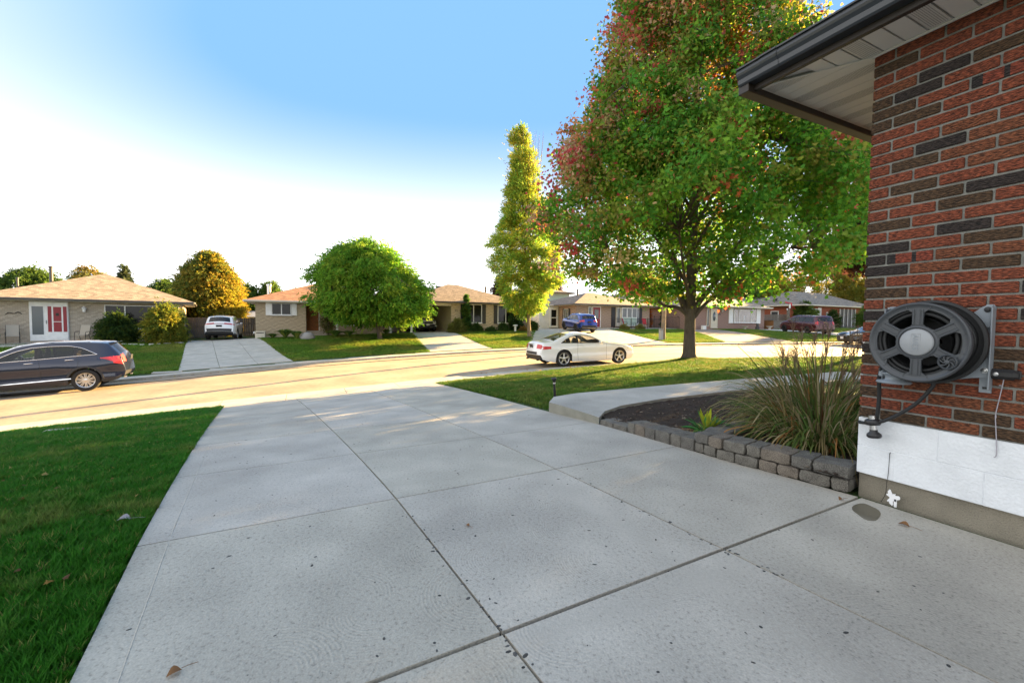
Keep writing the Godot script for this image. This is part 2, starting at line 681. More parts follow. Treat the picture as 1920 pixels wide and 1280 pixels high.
	cg2.transparency = BaseMaterial3D.TRANSPARENCY_ALPHA
	for k in [["paint_navy", Color(.006, .011, .034), .45], ["paint_white", Color(.80, .80, .79), .0], ["paint_blue", Color(.008, .035, .26), .45], ["paint_maroon", Color(.075, .006, .012), .45], ["paint_black", Color(.01, .012, .016), .4]]:
		var m := mat(k[0], k[1], .3, k[2])
		m.clearcoat_enabled = true
		m.clearcoat = 1.0
		m.clearcoat_roughness = .03
	for k in [["leaf", 1.0], ["leaf_thick", .5], ["blade", .9]]:
		var m := mat(k[0], Color(1, 1, 1), .6)
		m.vertex_color_use_as_albedo = true
		m.metallic_specular = .25
		m.backlight_enabled = true
		m.backlight = Color(k[1], k[1], k[1]).linear_to_srgb()


# ---------------------------------------------------------------- ground, road, paving
func span(a: float, b: float, step: float) -> Array:
	var r := []
	var k := maxi(1, int(round((b - a) / step)))
	for i in k + 1:
		r.append(lerpf(a, b, float(i) / k))
	return r


# a sheet of four corners (x, s) that follows the land, with sides going down
func slab_mb(q: Array, up: float, depth: float, step: float, fn = null) -> MB:
	var m := MB.new()
	var nu := maxi(1, int(q[0].distance_to(q[1]) / step))
	var nv := maxi(1, int(q[0].distance_to(q[3]) / step))
	var rows := []
	for i in nv + 1:
		var row := []
		for j in nu + 1:
			var p: Vector2 = (q[0] as Vector2).lerp(q[1], float(j) / nu).lerp((q[3] as Vector2).lerp(q[2], float(j) / nu), float(i) / nv)
			var y: float = fn.call(p.x, p.y) if fn != null else ground(p.x, p.y)
			row.append(Vector3(p.x, y + up, -p.y))
		rows.append(row)
	m.grid(rows)
	if m.n[0].y < 0:
		m = MB.new()
		m.grid(rows, true)
	var rim := []
	for j in nu + 1:
		rim.append(rows[0][j])
	for i in range(1, nv + 1):
		rim.append(rows[i][nu])
	for j in range(nu - 1, -1, -1):
		rim.append(rows[nv][j])
	for i in range(nv - 1, 0, -1):
		rim.append(rows[i][0])
	var d := Vector3(0, -depth, 0)
	var mid: Vector3 = (rows[0][0] + rows[nv][nu]) * 0.5
	for i in rim.size():
		var a: Vector3 = rim[i]
		var b: Vector3 = rim[(i + 1) % rim.size()]
		if (b - a).cross(Vector3.UP).dot(a - mid) > 0:
			m.quad(a + d, b + d, b, a)
		else:
			m.quad(b + d, a + d, a, b)
	return m


func build_ground() -> void:
	var xs := [-500.0, -300.0, -180.0, -120.0, -85.0, -60.0, -45.0, -38.0] + span(-34, 68, 0.5) + [74.0, 82.0, 95.0, 115.0, 150.0, 220.0, 340.0, 520.0]
	var ss := [-300.0, -120.0, -60.0, -30.0, -16.0] + span(-12, 46, 0.5) + [50.0, 56.0, 64.0, 75.0, 90.0, 110.0, 150.0, 240.0, 400.0, 600.0]
	var rows := []
	for s in ss:
		var row := []
		for x in xs:
			var y := ground(x, s)
			var e := minf(s - s_near(x) + 0.7, s_far(x) + 0.7 - s)
			if e > 0.0:
				y -= minf(0.3, e * 0.8)
			row.append(Vector3(x, y, -s))
		rows.append(row)
	var g := MB.new()
	g.grid(rows)
	struct("lawn", g, M["turf"])
	# the road
	var rx := span(-60, 92, 0.8)
	rows = []
	for k in 9:
		var row := []
		for x in rx:
			var s := lerpf(s_near(x) - .05, s_far(x) + .05, k / 8.0)
			row.append(Vector3(x, road_y(x) - 0.012 + 0.012 * sin(PI * k / 8.0), -s))
		rows.append(row)
	var r := MB.new()
	r.grid(rows)
	var road := struct("road", r, M["asphalt"])
	# a tarred seam along the far gutter
	var pts := []
	for x in span(-40, 60, 1.0):
		pts.append(Vector3(x, road_y(x) - .004, -(s_far(x) - 1.35)))
	var seam := MB.new()
	seam.tube(pts, 0.022, 5)
	part("tar_seam", seam, M["joint"], road)
	# pavements on both sides, cast in bays
	for side in 2:
		var base := MB.new()
		var o := thing("near_pavement" if side == 0 else "far_pavement", "", "")
		o.set_meta("kind", "structure")
		var x := -32.0
		while x < 62.0:
			var x2 := x + 1.5
			var a0: float = s_near(x) - 1.25 if side == 0 else s_far(x)
			var a1: float = s_near(x2) - 1.25 if side == 0 else s_far(x2)
			var b0: float = a0 + 1.25
			var b1: float = a1 + 1.25
			var fn := func(px, _ps): return road_y(px) + .065
			var q := [Vector2(x + .006, a0), Vector2(x2 - .006, a1), Vector2(x2 - .006, b1), Vector2(x + .006, b0)]
			part("slab", slab_mb(q, .02 + rnd(-.002, .002), .16, 0.75, fn), M["concrete_far"], o)
			x = x2
	# our driveway, cast in panels with sawn joints
	var dw := thing("driveway", "", "")
	dw.set_meta("kind", "structure")
	var js := [-5.0, -1.6, 1.57, 3.12, 4.6, 6.15, 8.9, 11.1, 12.2]
	var lanes := [
		func(s): return -0.56 - 0.104 * s,
		func(s): return 0.85 - 0.09 * s,
		func(s): return interp(s, [-5, 0, 1.59, 3.22, 7, 11.5, 13], [2.7, 2.28, 2.12, 1.95, 1.74, 1.63, 1.6]),
		func(s): return interp(s, [-5, 1.5, 1.75, 2.76, 3.56, 4.6, 5.8, 12.2], [3.72, 3.72, 3.68, 3.5, 3.455, 3.48, 3.42, 3.54])]
	var tilt := func(s, x): return s + (x - 1.4) * 0.045 if s > 0.5 and s < 12.0 else s
	for i in js.size() - 1:
		for k in 3:
			var sa: float = js[i] + (.011 if i == 2 else .0055)
			var sb: float = js[i + 1] - (0.011 if i == 1 else .0055)
			var q := []
			for c in [[k, sa, .006], [k + 1, sa, -.006], [k + 1, sb, -.006], [k, sb, .006]]:
				var s: float = c[1]
				var xx: float = lanes[c[0]].call(s) + c[2]
				s = tilt.call(s, xx)
				if i == js.size() - 2 and c[1] == sb or s > s_near(xx) - 1.26:
					s = s_near(xx) - 1.26
				q.append(Vector2(lanes[c[0]].call(s) + c[2], s))
			if q[3].y - q[0].y < 0.1:
				continue
			part("slab", slab_mb(q, .03, .06, 0.4), M["concrete_%d" % ((i * 3 + k * 5 + i / 2) % 4)], dw)
	var q0 := MB.new()
	var rws := []
	for s in span(-5, 12.0, 0.4):
		var row := []
		for k in 9:
			var x := lerpf(lanes[0].call(s) + .03, lanes[3].call(s) - .03, k / 8.0)
			row.append(Vector3(x, ground(x, s) + .007, -s))
		rws.append(row)
	q0.grid(rws)
	part("joint_bed", q0, M["joint"], dw)
	# a worn trowel line along the lawn edge, crumbled spots at the joints and small pits
	var pit := MB.new()
	pit.lathe([Vector2(1, 0), Vector2(.8, .25), Vector2(0, .35)], 7)
	var xf := []
	var cl := PackedColorArray()
	rng.seed = 404
	for i in 420:
		var s := rnd(0.6, 9.0)
		var x := rnd(lanes[0].call(s) + .1, 3.1)
		if i < 60:
			var which := 1 + i % 2
			s = rnd(1.3, 2.9)
			x = lanes[which].call(s) + rnd(-.03, .03)
		var z := rnd(.002, .0075) * (1.0 if i >= 60 else 1.2)
		xf.append(Transform3D(Basis(Vector3.UP, rnd(0, TAU)).scaled_local(Vector3(z * rnd(1, 2.2), .003, z)), gp(x, s, .0302)))
		var g3 := rnd(.03, .09)
		cl.append(Color(g3, g3, g3 * .95))
	var pm := mat("pit", Color(1, 1, 1), .95)
	pm.vertex_color_use_as_albedo = true
	stuff(scatter("concrete_pits", pit.mesh(), pm, xf, cl), "small dark pits and crumbs in the driveway concrete", "pits")
	var line := MB.new()
	var lp := []
	for s in span(0.5, 6.0, 0.3):
		var x: float = lanes[0].call(s) + .15
		lp.append(gp(x, s, .0285))
	line.tube(lp, .0035, 5)
	part("trowel_line", line, M["concrete_far"], dw)
	# neighbours' driveways across the road
	drive("concrete_far", [Vector2(-5.1, 0), Vector2(-0.6, 0), Vector2(-3.25, 35.8), Vector2(-7.3, 35.8)], 3, 5, "joint")
	drive("concrete_far", [Vector2(6.7, 0), Vector2(10.9, 0), Vector2(11.2, 42), Vector2(8.0, 42)], 1, 3, "joint")
	drive("concrete_far", [Vector2(13.6, 0), Vector2(24.4, 0), Vector2(27.4, 35.6), Vector2(20.5, 38)], 1, 2, "joint")
	drive("asphalt_drive", [Vector2(28.6, 0), Vector2(33.4, 0), Vector2(41.2, 32.6), Vector2(36.7, 33.4)], 1, 1, "joint")
	drive("concrete_far", [Vector2(41.5, 0), Vector2(46.5, 0), Vector2(50.5, 32.6), Vector2(46, 32.6)], 1, 3, "joint")
	# concrete strip and walk along the rose house
	var wk := struct("front_walk", slab_mb([Vector2(36.8, 32.4), Vector2(47.6, 32.4), Vector2(47.6, 33.8), Vector2(36.8, 33.8)], .03, .1, 1.0), M["concrete_far"])
	wk = struct("porch_walk", slab_mb([Vector2(-18, 31.9), Vector2(-10.3, 33.3), Vector2(-10.3, 35.5), Vector2(-18, 34.15)], .08, .2, 1.0), M["concrete_far"])
	wk = struct("porch_walk", slab_mb([Vector2(26.8, 33.6), Vector2(36, 33.6), Vector2(36, 35.9), Vector2(26.8, 35.9)], .10, .3, 1.0), M["concrete_far"])


func drive(m: String, q: Array, cols: int, rows: int, _j: String) -> void:
	var o := thing("neighbour_driveway", "", "")
	o.set_meta("kind", "structure")
	var c := []
	for p in q:
		c.append(p if p.y > 0 else Vector2(p.x, s_far(p.x) + 1.255))
	for i in rows:
		for j in cols:
			var f := func(u, v): return (c[0] as Vector2).lerp(c[1], u).lerp((c[3] as Vector2).lerp(c[2], u), v)
			var e := 0.006 / cols
			var w := 0.002
			var a := float(j) / cols + e
			var b := float(j + 1) / cols - e
			var p := float(i) / rows + w
			var r := float(i + 1) / rows - w
			part("slab", slab_mb([f.call(a, p), f.call(b, p), f.call(b, r), f.call(a, r)], .03, .12, 0.8), M[m], o)


func build_garden() -> void:
	# curved path from the driveway to the front door
	var ne := [Vector2(3.47, 4.52), Vector2(3.8, 4.82), Vector2(4.3, 5.06), Vector2(5.3, 5.25), Vector2(7, 5.36), Vector2(9, 5.4), Vector2(13, 5.4)]
	var fe := [Vector2(3.42, 5.72), Vector2(3.75, 6.12), Vector2(4.3, 6.28), Vector2(5.3, 6.34), Vector2(7, 6.42), Vector2(9, 6.46), Vector2(13, 6.5)]
	var p := MB.new()
	var top := []
	var edge_n := []
	var edge_f := []
	for i in ne.size():
		var row := []
		for k in 7:
			var q: Vector2 = ne[i].lerp(fe[i], k / 6.0)
			row.append(Vector3(q.x, 0.062 + (0.006 if k > 0 and k < 6 else 0.0), -q.y))
		top.append(row)
	p.grid(top)
	if p.n[0].y < 0:
		p = MB.new()
		p.grid(top, true)
	var pe := MB.new()
	for i in ne.size() - 1:
		var d := Vector3(0, -.26, 0)
		pe.quad(top[i][0] + d, top[i + 1][0] + d, top[i + 1][0], top[i][0])
		pe.quad(top[i + 1][6] + d, top[i][6] + d, top[i][6], top[i + 1][6])
	for k in 6:
		var d := Vector3(0, -.26, 0)
		pe.quad(top[0][k + 1] + d, top[0][k] + d, top[0][k], top[0][k + 1])
	var gpath := struct("garden_path", p, M["concrete"])
	part("edge", pe, M["path_edge"], gpath)
	# soil of the bed
	rng.seed = 9
	var rows := []
	var fn := FastNoiseLite.new()
	fn.frequency = 1.6
	for s in span(1.76, 5.5, 0.11):
		var row := []
		for x in span(3.62, 9.0, 0.11):
			var y := lerpf(.07, .02, smoothstep(3.4, 5.1, s))
			if s < 2.9:
				y = lerpf(.15, y, smoothstep(2.7, 2.95, s))
			y += fn.get_noise_2d(x * 3.0, s * 3.0) * .03
			row.append(Vector3(x, y, -s))
		rows.append(row)
	var so := MB.new()
	so.grid(rows)
	struct("garden_soil", so, M["soil"])
	var chip := MB.new()
	chip.box(Vector3.ZERO, Vector3(1, .35, .45), .1)
	var xf := []
	var cl := PackedColorArray()
	for i in 5200:
		var x := 3.62 + 3.6 * pow(rng.randf(), 1.3)
		var s := rnd(1.8, 5.3)
		if s > 4.45 + (x - 3.47) * 0.62 and x < 4.6:
			continue
		if s > 5.1:
			continue
		var y := lerpf(.07, .02, smoothstep(3.4, 5.1, s))
		if s < 2.9:
			y = lerpf(.15, y, smoothstep(2.7, 2.95, s))
		y += fn.get_noise_2d(x * 3.0, s * 3.0) * .03
		var z := rnd(.008, .03) * (1.0 if rng.randf() < .9 else 1.8)
		xf.append(Transform3D(Basis.from_euler(Vector3(rnd(-.5, .5), rnd(0, TAU), rnd(-.5, .5))).scaled_local(Vector3(z, z, z)), Vector3(x, y + .004, -s)))
		var g := rnd(.5, 1.6)
		cl.append(Color(.055 * g, .038 * g, .028 * g) if rng.randf() < .93 else Color(.19, .15, .11))
	var mm := mat("mulch", Color(1, 1, 1), .95)
	mm.vertex_color_use_as_albedo = true
	stuff(scatter("mulch_chips", chip.mesh(), mm, xf, cl), "dark brown mulch chips strewn over the garden bed", "mulch")
	# retaining wall of split concrete stones
	var w := thing("retaining_wall", "low wall of grey split-faced stones along the driveway below the grass clump", "retaining wall", Vector3.ZERO)
	rng.seed = 15
	var line := func(s): return interp(s, [1.7, 1.76, 2.76, 3.56, 4.52], [3.69, 3.675, 3.495, 3.455, 3.48])
	var runs := [
		[1.765, [.12, .215, .16, .15, .2, .17, .13, .1], .0, .098, .005],
		[1.765, [.245, .15, .235, .12, .2, .14, .155], .10, .10, .0],
		[3.015, [.16, .14, .2, .16, .17, .13], -.02, .145, .005],
		[3.985, [.25, .28], -.05, .115, .004]]
	for r in runs:
		var s: float = r[0]
		for l in r[1]:
			var mid: float = s + l * .5
			var x0: float = line.call(mid) + r[4]
			var dir: float = (line.call(mid + .1) - line.call(mid - .1)) / .2
			var o := part("stone", stone(Vector3(.27, r[3] - .002, l - .003)), M["stone_%d" % rng.randi_range(0, 2)], w)
			o.position = Vector3(x0 + .135 + rnd(-.006, .006), ground(3.4, mid) + .03 + r[2] + r[3] * .5, -mid)
			o.rotation.y = atan2(-dir, 1.0) * 1.0 + rnd(-.02, .02)
			s += l
	for k in 4:
		var o := part("stone", stone(Vector3(.19, .10, .24)), M["stone_%d" % (k % 3)], w)
		o.position = Vector3(3.84 + k * .2, .17 - k * .008, -2.99 - k * .055)
		o.rotation.y = .28 + rnd(-.04, .04)


func stone(sz: Vector3) -> MB:
	var m := MB.new()
	var h := sz * .5
	var k := 5
	# lumpy faces: a box grid pushed about, with worn arrises
	for f in 6:
		var ax := int(f / 2.0)
		var sg := 1.0 if f % 2 == 0 else -1.0
		var u := (ax + 1) % 3
		var w := (ax + 2) % 3
		var rows := []
		for i in k + 1:
			var row := []
			for j in k + 1:
				var p := Vector3.ZERO
				p[ax] = sg * h[ax]
				p[u] = lerpf(-h[u], h[u], float(i) / k)
				p[w] = lerpf(-h[w], h[w], float(j) / k)
				var e := 0
				for a in 3:
					if absf(absf(p[a]) - h[a]) < 1e-5:
						e += 1
				var q := p
				if e > 1:
					for a in 3:
						q[a] -= signf(p[a]) * (.004 if e == 2 else .007) if absf(absf(p[a]) - h[a]) < 1e-5 else 0.0
				var hs := hash(Vector3i((p * 900.0).round()))
				q += Vector3(hs % 100 - 50, (hs / 100) % 100 - 50, (hs / 10000) % 100 - 50) * (.00009 if f != 4 else .00005)
				row.append(q)
			rows.append(row)
		m.grid(rows, sg > 0)
	return m


# ---------------------------------------------------------------- the brick house on the right
const WX := 3.74      # its side wall
const WS := 1.73      # its street front


func build_house() -> void:
	rng.seed = 21
	var h := thing("brick_house", "corner of the red and brown brick house with white foundation and dark gutter", "house")
	# core behind the bricks is the mortar
	var core := MB.new()
	core.box(Vector3(WX + .012 + 4.0, 1.93, 3.1), Vector3(8.0, 2.62, 2 * (3.1 + WS - .012)), 0)
	part("mortar", core, M["mortar"], h)
	var rows := ["RRRRRRR", "BRRRRRR", "RRRRRRR", "ODBRRRB", "BDRRRRR", "BRTDRBR", "BBRRRRR", "RRRRDRR", "RRORRRO", "RDOORBR", "RBOORRR", "RROORRD", "RBRRBRR", "OBDDRRR", "RRBRRDR", "BRRBRRR", "RRDRRRR", "DRBORBR", "DTOORRR", "DOBRRRB", "BRRRRRR", "BRRTRRR", "RORRBRR", "DRRDRRR", "RRRRBRR", "RBRORRR", "DROBRRR", "BOBRRRR", "RRRORRR", "ROROBRR", "BROORRR", "RRBROBR", "BBOBRRR"]
	var ch := 0.0797
	var full := brick(.2455, ch - .0140, "")
	var half := brick(.116, ch - .0140, "")
	var two := brick(.2455, ch - .0140, "T")
	var n := 0
	for r in rows.size():
		var y := 3.25 - ch * (r + .5)
		var s := WS
		var cut := 1
		for k in 7:
			var header := r % 2 == 0 and k == 0
			var l := .1195 if header else .249
			var kind: String = rows[r][k]
			var o := part("brick", half if header else (two if kind == "T" else full), M["brick_" + ("R" if header and kind == "T" else kind)], h)
			o.position = Vector3(WX + .05 + rnd(-.0018, .0018), y + rnd(-.0012, .0012), -(s - l * .5 - .0) )
			o.rotation = Vector3(rnd(-.004, .004), rnd(-.006, .006), 0)
			s -= l + .0105
			n += 1
			cut += 1
	# the rest of the wall, out of view behind and round the corner
	var fx := []
	var hx := []
	var fc := PackedColorArray()
	var hc := PackedColorArray()
	var tint := [Color(.36, .080, .044), Color(.30, .10, .045), Color(.125, .070, .036), Color(.36, .080, .044), Color(.052, .043, .042)]
	for r in rows.size():
		var y := 3.25 - ch * (r + .5)
		var s := WS - 7 * .2595 - (0.0 if r % 2 else -.1295)
		while s > -6.0:
			fx.append(Transform3D(Basis(), Vector3(WX + .05, y, -(s - .1245))))
			fc.append(tint[rng.randi_range(0, 4)])
			s -= .2595
		var x := WX + (.113 if r % 2 == 0 else .113)
		if r % 2 == 0:
			x += 0.0
		else:
			x += .1295
			hx.append(Transform3D(Basis(Vector3.UP, PI / 2), Vector3(WX + .06 + .113, y, -(WS - .05))))
			hc.append(tint[rng.randi_range(0, 4)])
		while x < WX + 7.6:
			fx.append(Transform3D(Basis(Vector3.UP, PI / 2), Vector3(x + .1245, y, -(WS - .05))))
			fc.append(tint[rng.randi_range(0, 4)])
			x += .2595
	var bm: StandardMaterial3D = M["brick_R"].duplicate()
	bm.albedo_color = Color(1, 1, 1)
	stuff(scatter("further_bricks", full, bm, fx, fc, h))
	stuff(scatter("further_bricks", half, bm, hx, hc, h))
	# foundation
	var f := MB.new()
	f.box(Vector3(WX + .05 + 4, .05, 3.1), Vector3(8.0, .304, 2 * (3.1 + WS + .004)), .006)
	part("footing", f, M["footing"], h)
	for r in 2:
		var s := WS
		var y := .2 + .209 * (r + .5)
		var first := .222 if r == 0 else .452
		while s > -3.0:
			var l := first if s == WS else .448
			var b := MB.new()
			b.box(Vector3.ZERO, Vector3(.1, .2072, l - .002), .003)
			var o := part("foundation_block", b, M["block_white"], h)
			o.position = Vector3(WX + .053 + rnd(-.001, .001), y, -(s - l * .5))
			s -= l
	var fr := MB.new()
	fr.box(Vector3(WX + .006 + 4, .41, 3.1), Vector3(8.0, .416, 2 * (3.1 + WS - .006)))
	part("foundation_wall", fr, M["block_white"], h)
	# cracks and a splash of paint on the footing
	var cr := MB.new()
	cr.tube([Vector3(WX - .003, .405, -1.52), Vector3(WX - .003, .395, -1.528), Vector3(WX - .003, .33, -1.529), Vector3(WX - .003, .25, -1.531), Vector3(WX - .003, .205, -1.534)], [.0014, .0022, .0015, .002, .0014], 5)
	cr.tube([Vector3(WX - .0035, .2, -1.536), Vector3(WX - .0035, .12, -1.538), Vector3(WX - .0035, .08, -1.545), Vector3(WX - .0035, .03, -1.565)], .0018, 5)
	part("crack", cr, M["joint"], h)
	var sp := MB.new()
	var pts := PackedVector2Array()
	for i in 40:
		var a := TAU * i / 40
		var r := .030 * (1.0 + .35 * sin(a * 3 + 1) + .22 * sin(a * 7) + .12 * sin(a * 13 + 2))
		pts.append(Vector2(cos(a) * r * 1.0, sin(a) * r * 1.35))
	sp.xf = Transform3D(Basis(Vector3.UP, -PI / 2), Vector3(WX - .004, .085, -1.50))
	sp.prism(pts, -.002, .003)
	sp.xf = Transform3D(Basis(Vector3.UP, -PI / 2), Vector3(WX - .004, .052, -1.482))
	sp.box(Vector3.ZERO, Vector3(.017, .06, .006), .002)
	part("paint_splash", sp, M["white_splash"], h)
	# soffit: strips of three, the middle one of each panel vented
	var hole := MB.new()
	hole.lathe([Vector2(.0022, 0), Vector2(.0022, .0012), Vector2(0, .0012)], 6)
	var holes := []
	var hcol := PackedColorArray()
	var x0 := 3.37
	var y0 := 3.252
	var s1 := 2.37
	var wd := .122
	for k in range(-22, 6):
		var a := 1.43 + wd * (k - .5) - .061
		var b := a + wd - .012
		var vent := posmod(k, 3) == 0
		# clipped by the mitre that runs from the house corner to the eave corner
		var pl := PackedVector2Array([Vector2(x0, a), Vector2(WX, a), Vector2(WX, b), Vector2(x0, b)])
		var m := (s1 - WS) / (x0 - WX)
		var half_p := PackedVector2Array([Vector2(WX + .001, WS - .004), Vector2(x0 - .05, WS + m * (x0 - .05 - WX) - .004), Vector2(x0 - .05, -9), Vector2(WX + .001, -9)])
		for q in Geometry2D.intersect_polygons(pl, half_p):
			soffit_piece(h, q, vent, y0)
			if vent:
				var s := a + .014
				while s < b - .01:
					var x := x0 + .02
					while x < WX - .03:
						if Geometry2D.is_point_in_polygon(Vector2(x, s), q):
							holes.append(Transform3D(Basis(Vector3.RIGHT, PI), Vector3(x, y0 + .0004, -s)))
							hcol.append(Color(.01, .01, .01))
						x += .0115
					s += .0115
	for k in range(-4, 26):
		var a := 3.70 + wd * k
		var b := a + wd - .005
		var vent := posmod(k, 3) == 1
		var pl := PackedVector2Array([Vector2(a, WS), Vector2(b, WS), Vector2(b, s1), Vector2(a, s1)])
		var m := (s1 - WS) / (x0 - WX)
		var half_p := PackedVector2Array([Vector2(WX + .003, WS), Vector2(x0, WS + m * (x0 - WX) + .004), Vector2(x0 + .02, s1 + .3), Vector2(9, s1 + .3), Vector2(9, WS)])
		for q in Geometry2D.intersect_polygons(pl, half_p):
			soffit_piece(h, q, vent, y0)
			if vent and k < 16:
				var x := a + .012
				while x < b - .008:
					var s := WS + .02
					while s < s1 - .02:
						if Geometry2D.is_point_in_polygon(Vector2(x, s), q):
							holes.append(Transform3D(Basis(Vector3.RIGHT, PI), Vector3(x, y0 + .0004, -s)))
							hcol.append(Color(.01, .01, .01))
						s += .0115
					x += .0115
	var hm := mat("hole", Color(1, 1, 1), 1.0)
	hm.vertex_color_use_as_albedo = true
	stuff(scatter("vent_holes", hole.mesh(), hm, holes, hcol, h))
	var back := MB.new()
	back.box(Vector3((x0 + WX) * .5 - .0, 3.30, 1.8), Vector3(WX - x0 + .02, .05, 2 * (1.8 + s1)))
	back.box(Vector3(WX + 3.0, 3.3, -(WS + s1) * .5), Vector3(6.0, .05, s1 - WS))
	part("soffit_backing", back, M["aluminium_vent"], h)
	var tr := MB.new()
	tr.box(Vector3(WX - .011, 3.246, 2.0), Vector3(.022, .014, 2 * (2.0 + WS)), .004)
	tr.box(Vector3(WX + 3, 3.246, -(WS + .011)), Vector3(6.0, .014, .022), .004)
	part("soffit_trim", tr, M["aluminium_white"], h)
	var mt := MB.new()
	mt.bar(Vector3(WX - .004, 3.249, -WS - .004), Vector3(x0, 3.249, -s1), .016, .008, .003)
	part("mitre_strip", mt, M["aluminium_white"], h)
	# fascia on the street side hangs a little below the soffit
	var fa := MB.new()
	fa.box(Vector3(3.26 + 3.4, 3.30, -(s1 + .045)), Vector3(6.8, .20, .09), .004)
	part("fascia", fa, M["fascia_brown"], h)
	var fl := MB.new()
	fl.box(Vector3(x0 - .02, 3.315, 1.8), Vector3(.04, .19, 2 * (1.8 + s1)), .003)
	part("fascia", fl, M["fascia_brown"], h)
	# gutter along the drive: a rolled lip, a bowed face and a flat bottom, swept along the eave
	var prof := [Vector2(.0, .0), Vector2(-.075, .0), Vector2(-.088, .012), Vector2(-.094, .045), Vector2(-.112, .068), Vector2(-.118, .085), Vector2(-.118, .100), Vector2(-.106, .104), Vector2(-.106, .118), Vector2(-.122, .120), Vector2(-.124, .130), Vector2(-.116, .136), Vector2(-.104, .132), Vector2(-.1, .124), Vector2(.0, .124)]
	var gm := MB.new()
	var gx := x0 - .042
	var gy := 3.262
	var za := s1 + .075
	for i in prof.size() - 1:
		var p: Vector2 = prof[i]
		var q: Vector2 = prof[i + 1]
		gm.quad(Vector3(gx + p.x, gy + p.y, -za), Vector3(gx + p.x, gy + p.y, 5.5), Vector3(gx + q.x, gy + q.y, 5.5), Vector3(gx + q.x, gy + q.y, -za))
	var pp := PackedVector2Array()
	for p in prof:
		pp.append(Vector2(gx + p.x, gy + p.y))
	gm.prism(pp, -za - .004, -za + .001)
	var gut := part("gutter", gm, M["gutter_black"], h)
	var jt := MB.new()
	var jp := PackedVector2Array()
	for p in prof:
		jp.append(Vector2(gx + p.x * 1.03 - .001, gy + p.y * 1.015 - .0015))
	jt.prism(jp, -za + .20, -za + .33)
	part("gutter_joint", jt, M["gutter_black"], gut)
	var sc := MB.new()
	for k in 3:
		sc.xf = Transform3D(Basis(Vector3.FORWARD, PI / 2), Vector3(gx - .1, gy + .05, -za + .22 + .04 * k))
		sc.lathe([Vector2(.004, 0), Vector2(.003, .003), Vector2(0, .004)], 6)
	sc.xf = Transform3D()
	part("rivet", sc, M["gutter_black"], gut)
	# roof above
	var rf := MB.new()
	var e := Vector3(gx - .03, 3.40, -(s1 + .10))
	var ez := Vector3(gx - .03, 3.40, 6.0)
	var rx := Vector3(11.5, 3.40, -(s1 + .10))
	var pk := Vector3(gx + 4.4, 4.95, -(s1 - 4.3))
	var pk2 := Vector3(gx + 4.4, 4.95, 6.0)
	var pr := Vector3(11.5, 4.95, -(s1 - 4.3))
	rf.quad(ez, e, pk, pk2, Vector2(0, 0), Vector2(9, 0), Vector2(5, 4.6), Vector2(0, 4.6))
	rf.quad(e, rx, pr, pk, Vector2(0, 0), Vector2(8, 0), Vector2(8, 4.6), Vector2(4, 4.6))
	rf.quad(e + Vector3(0, -.02, 0), ez + Vector3(0, -.02, 0), ez + Vector3(.4, .06, 0), e + Vector3(.4, .06, .4))
	part("roof", rf, M["shingle_dark"], h)


func soffit_piece(h: Node3D, q: PackedVector2Array, vent: bool, y: float) -> void:
	var m := MB.new()
	# (x, s) in plan becomes x, -z; pushed upwards from the underside
	m.xf = Transform3D(Basis(Vector3.RIGHT, Vector3(0, 0, -1), Vector3(0, 1, 0)), Vector3(0, y, 0))
	m.prism(q, 0.0, .012)
	part("soffit_panel", m, M["aluminium_vent" if vent else "aluminium_white"], h)


func brick(l: float, hh: float, kind: String) -> ArrayMesh:
	var m := MB.new()
	if kind == "T":
		var r := Color(.36, .080, .044)
		var d := Color(.05, .042, .04)
		var at := -.5
		for k in [[.2, d], [.36, r], [.1, d], [.34, r]]:
			m.col = k[1]
			m.box(Vector3(0, 0, (at + k[0] * .5) * l), Vector3(.1, hh, k[0] * l), 0)
			at += k[0]
	else:
		m.box(Vector3.ZERO, Vector3(.1, hh, l), .0045)
	return m.mesh()


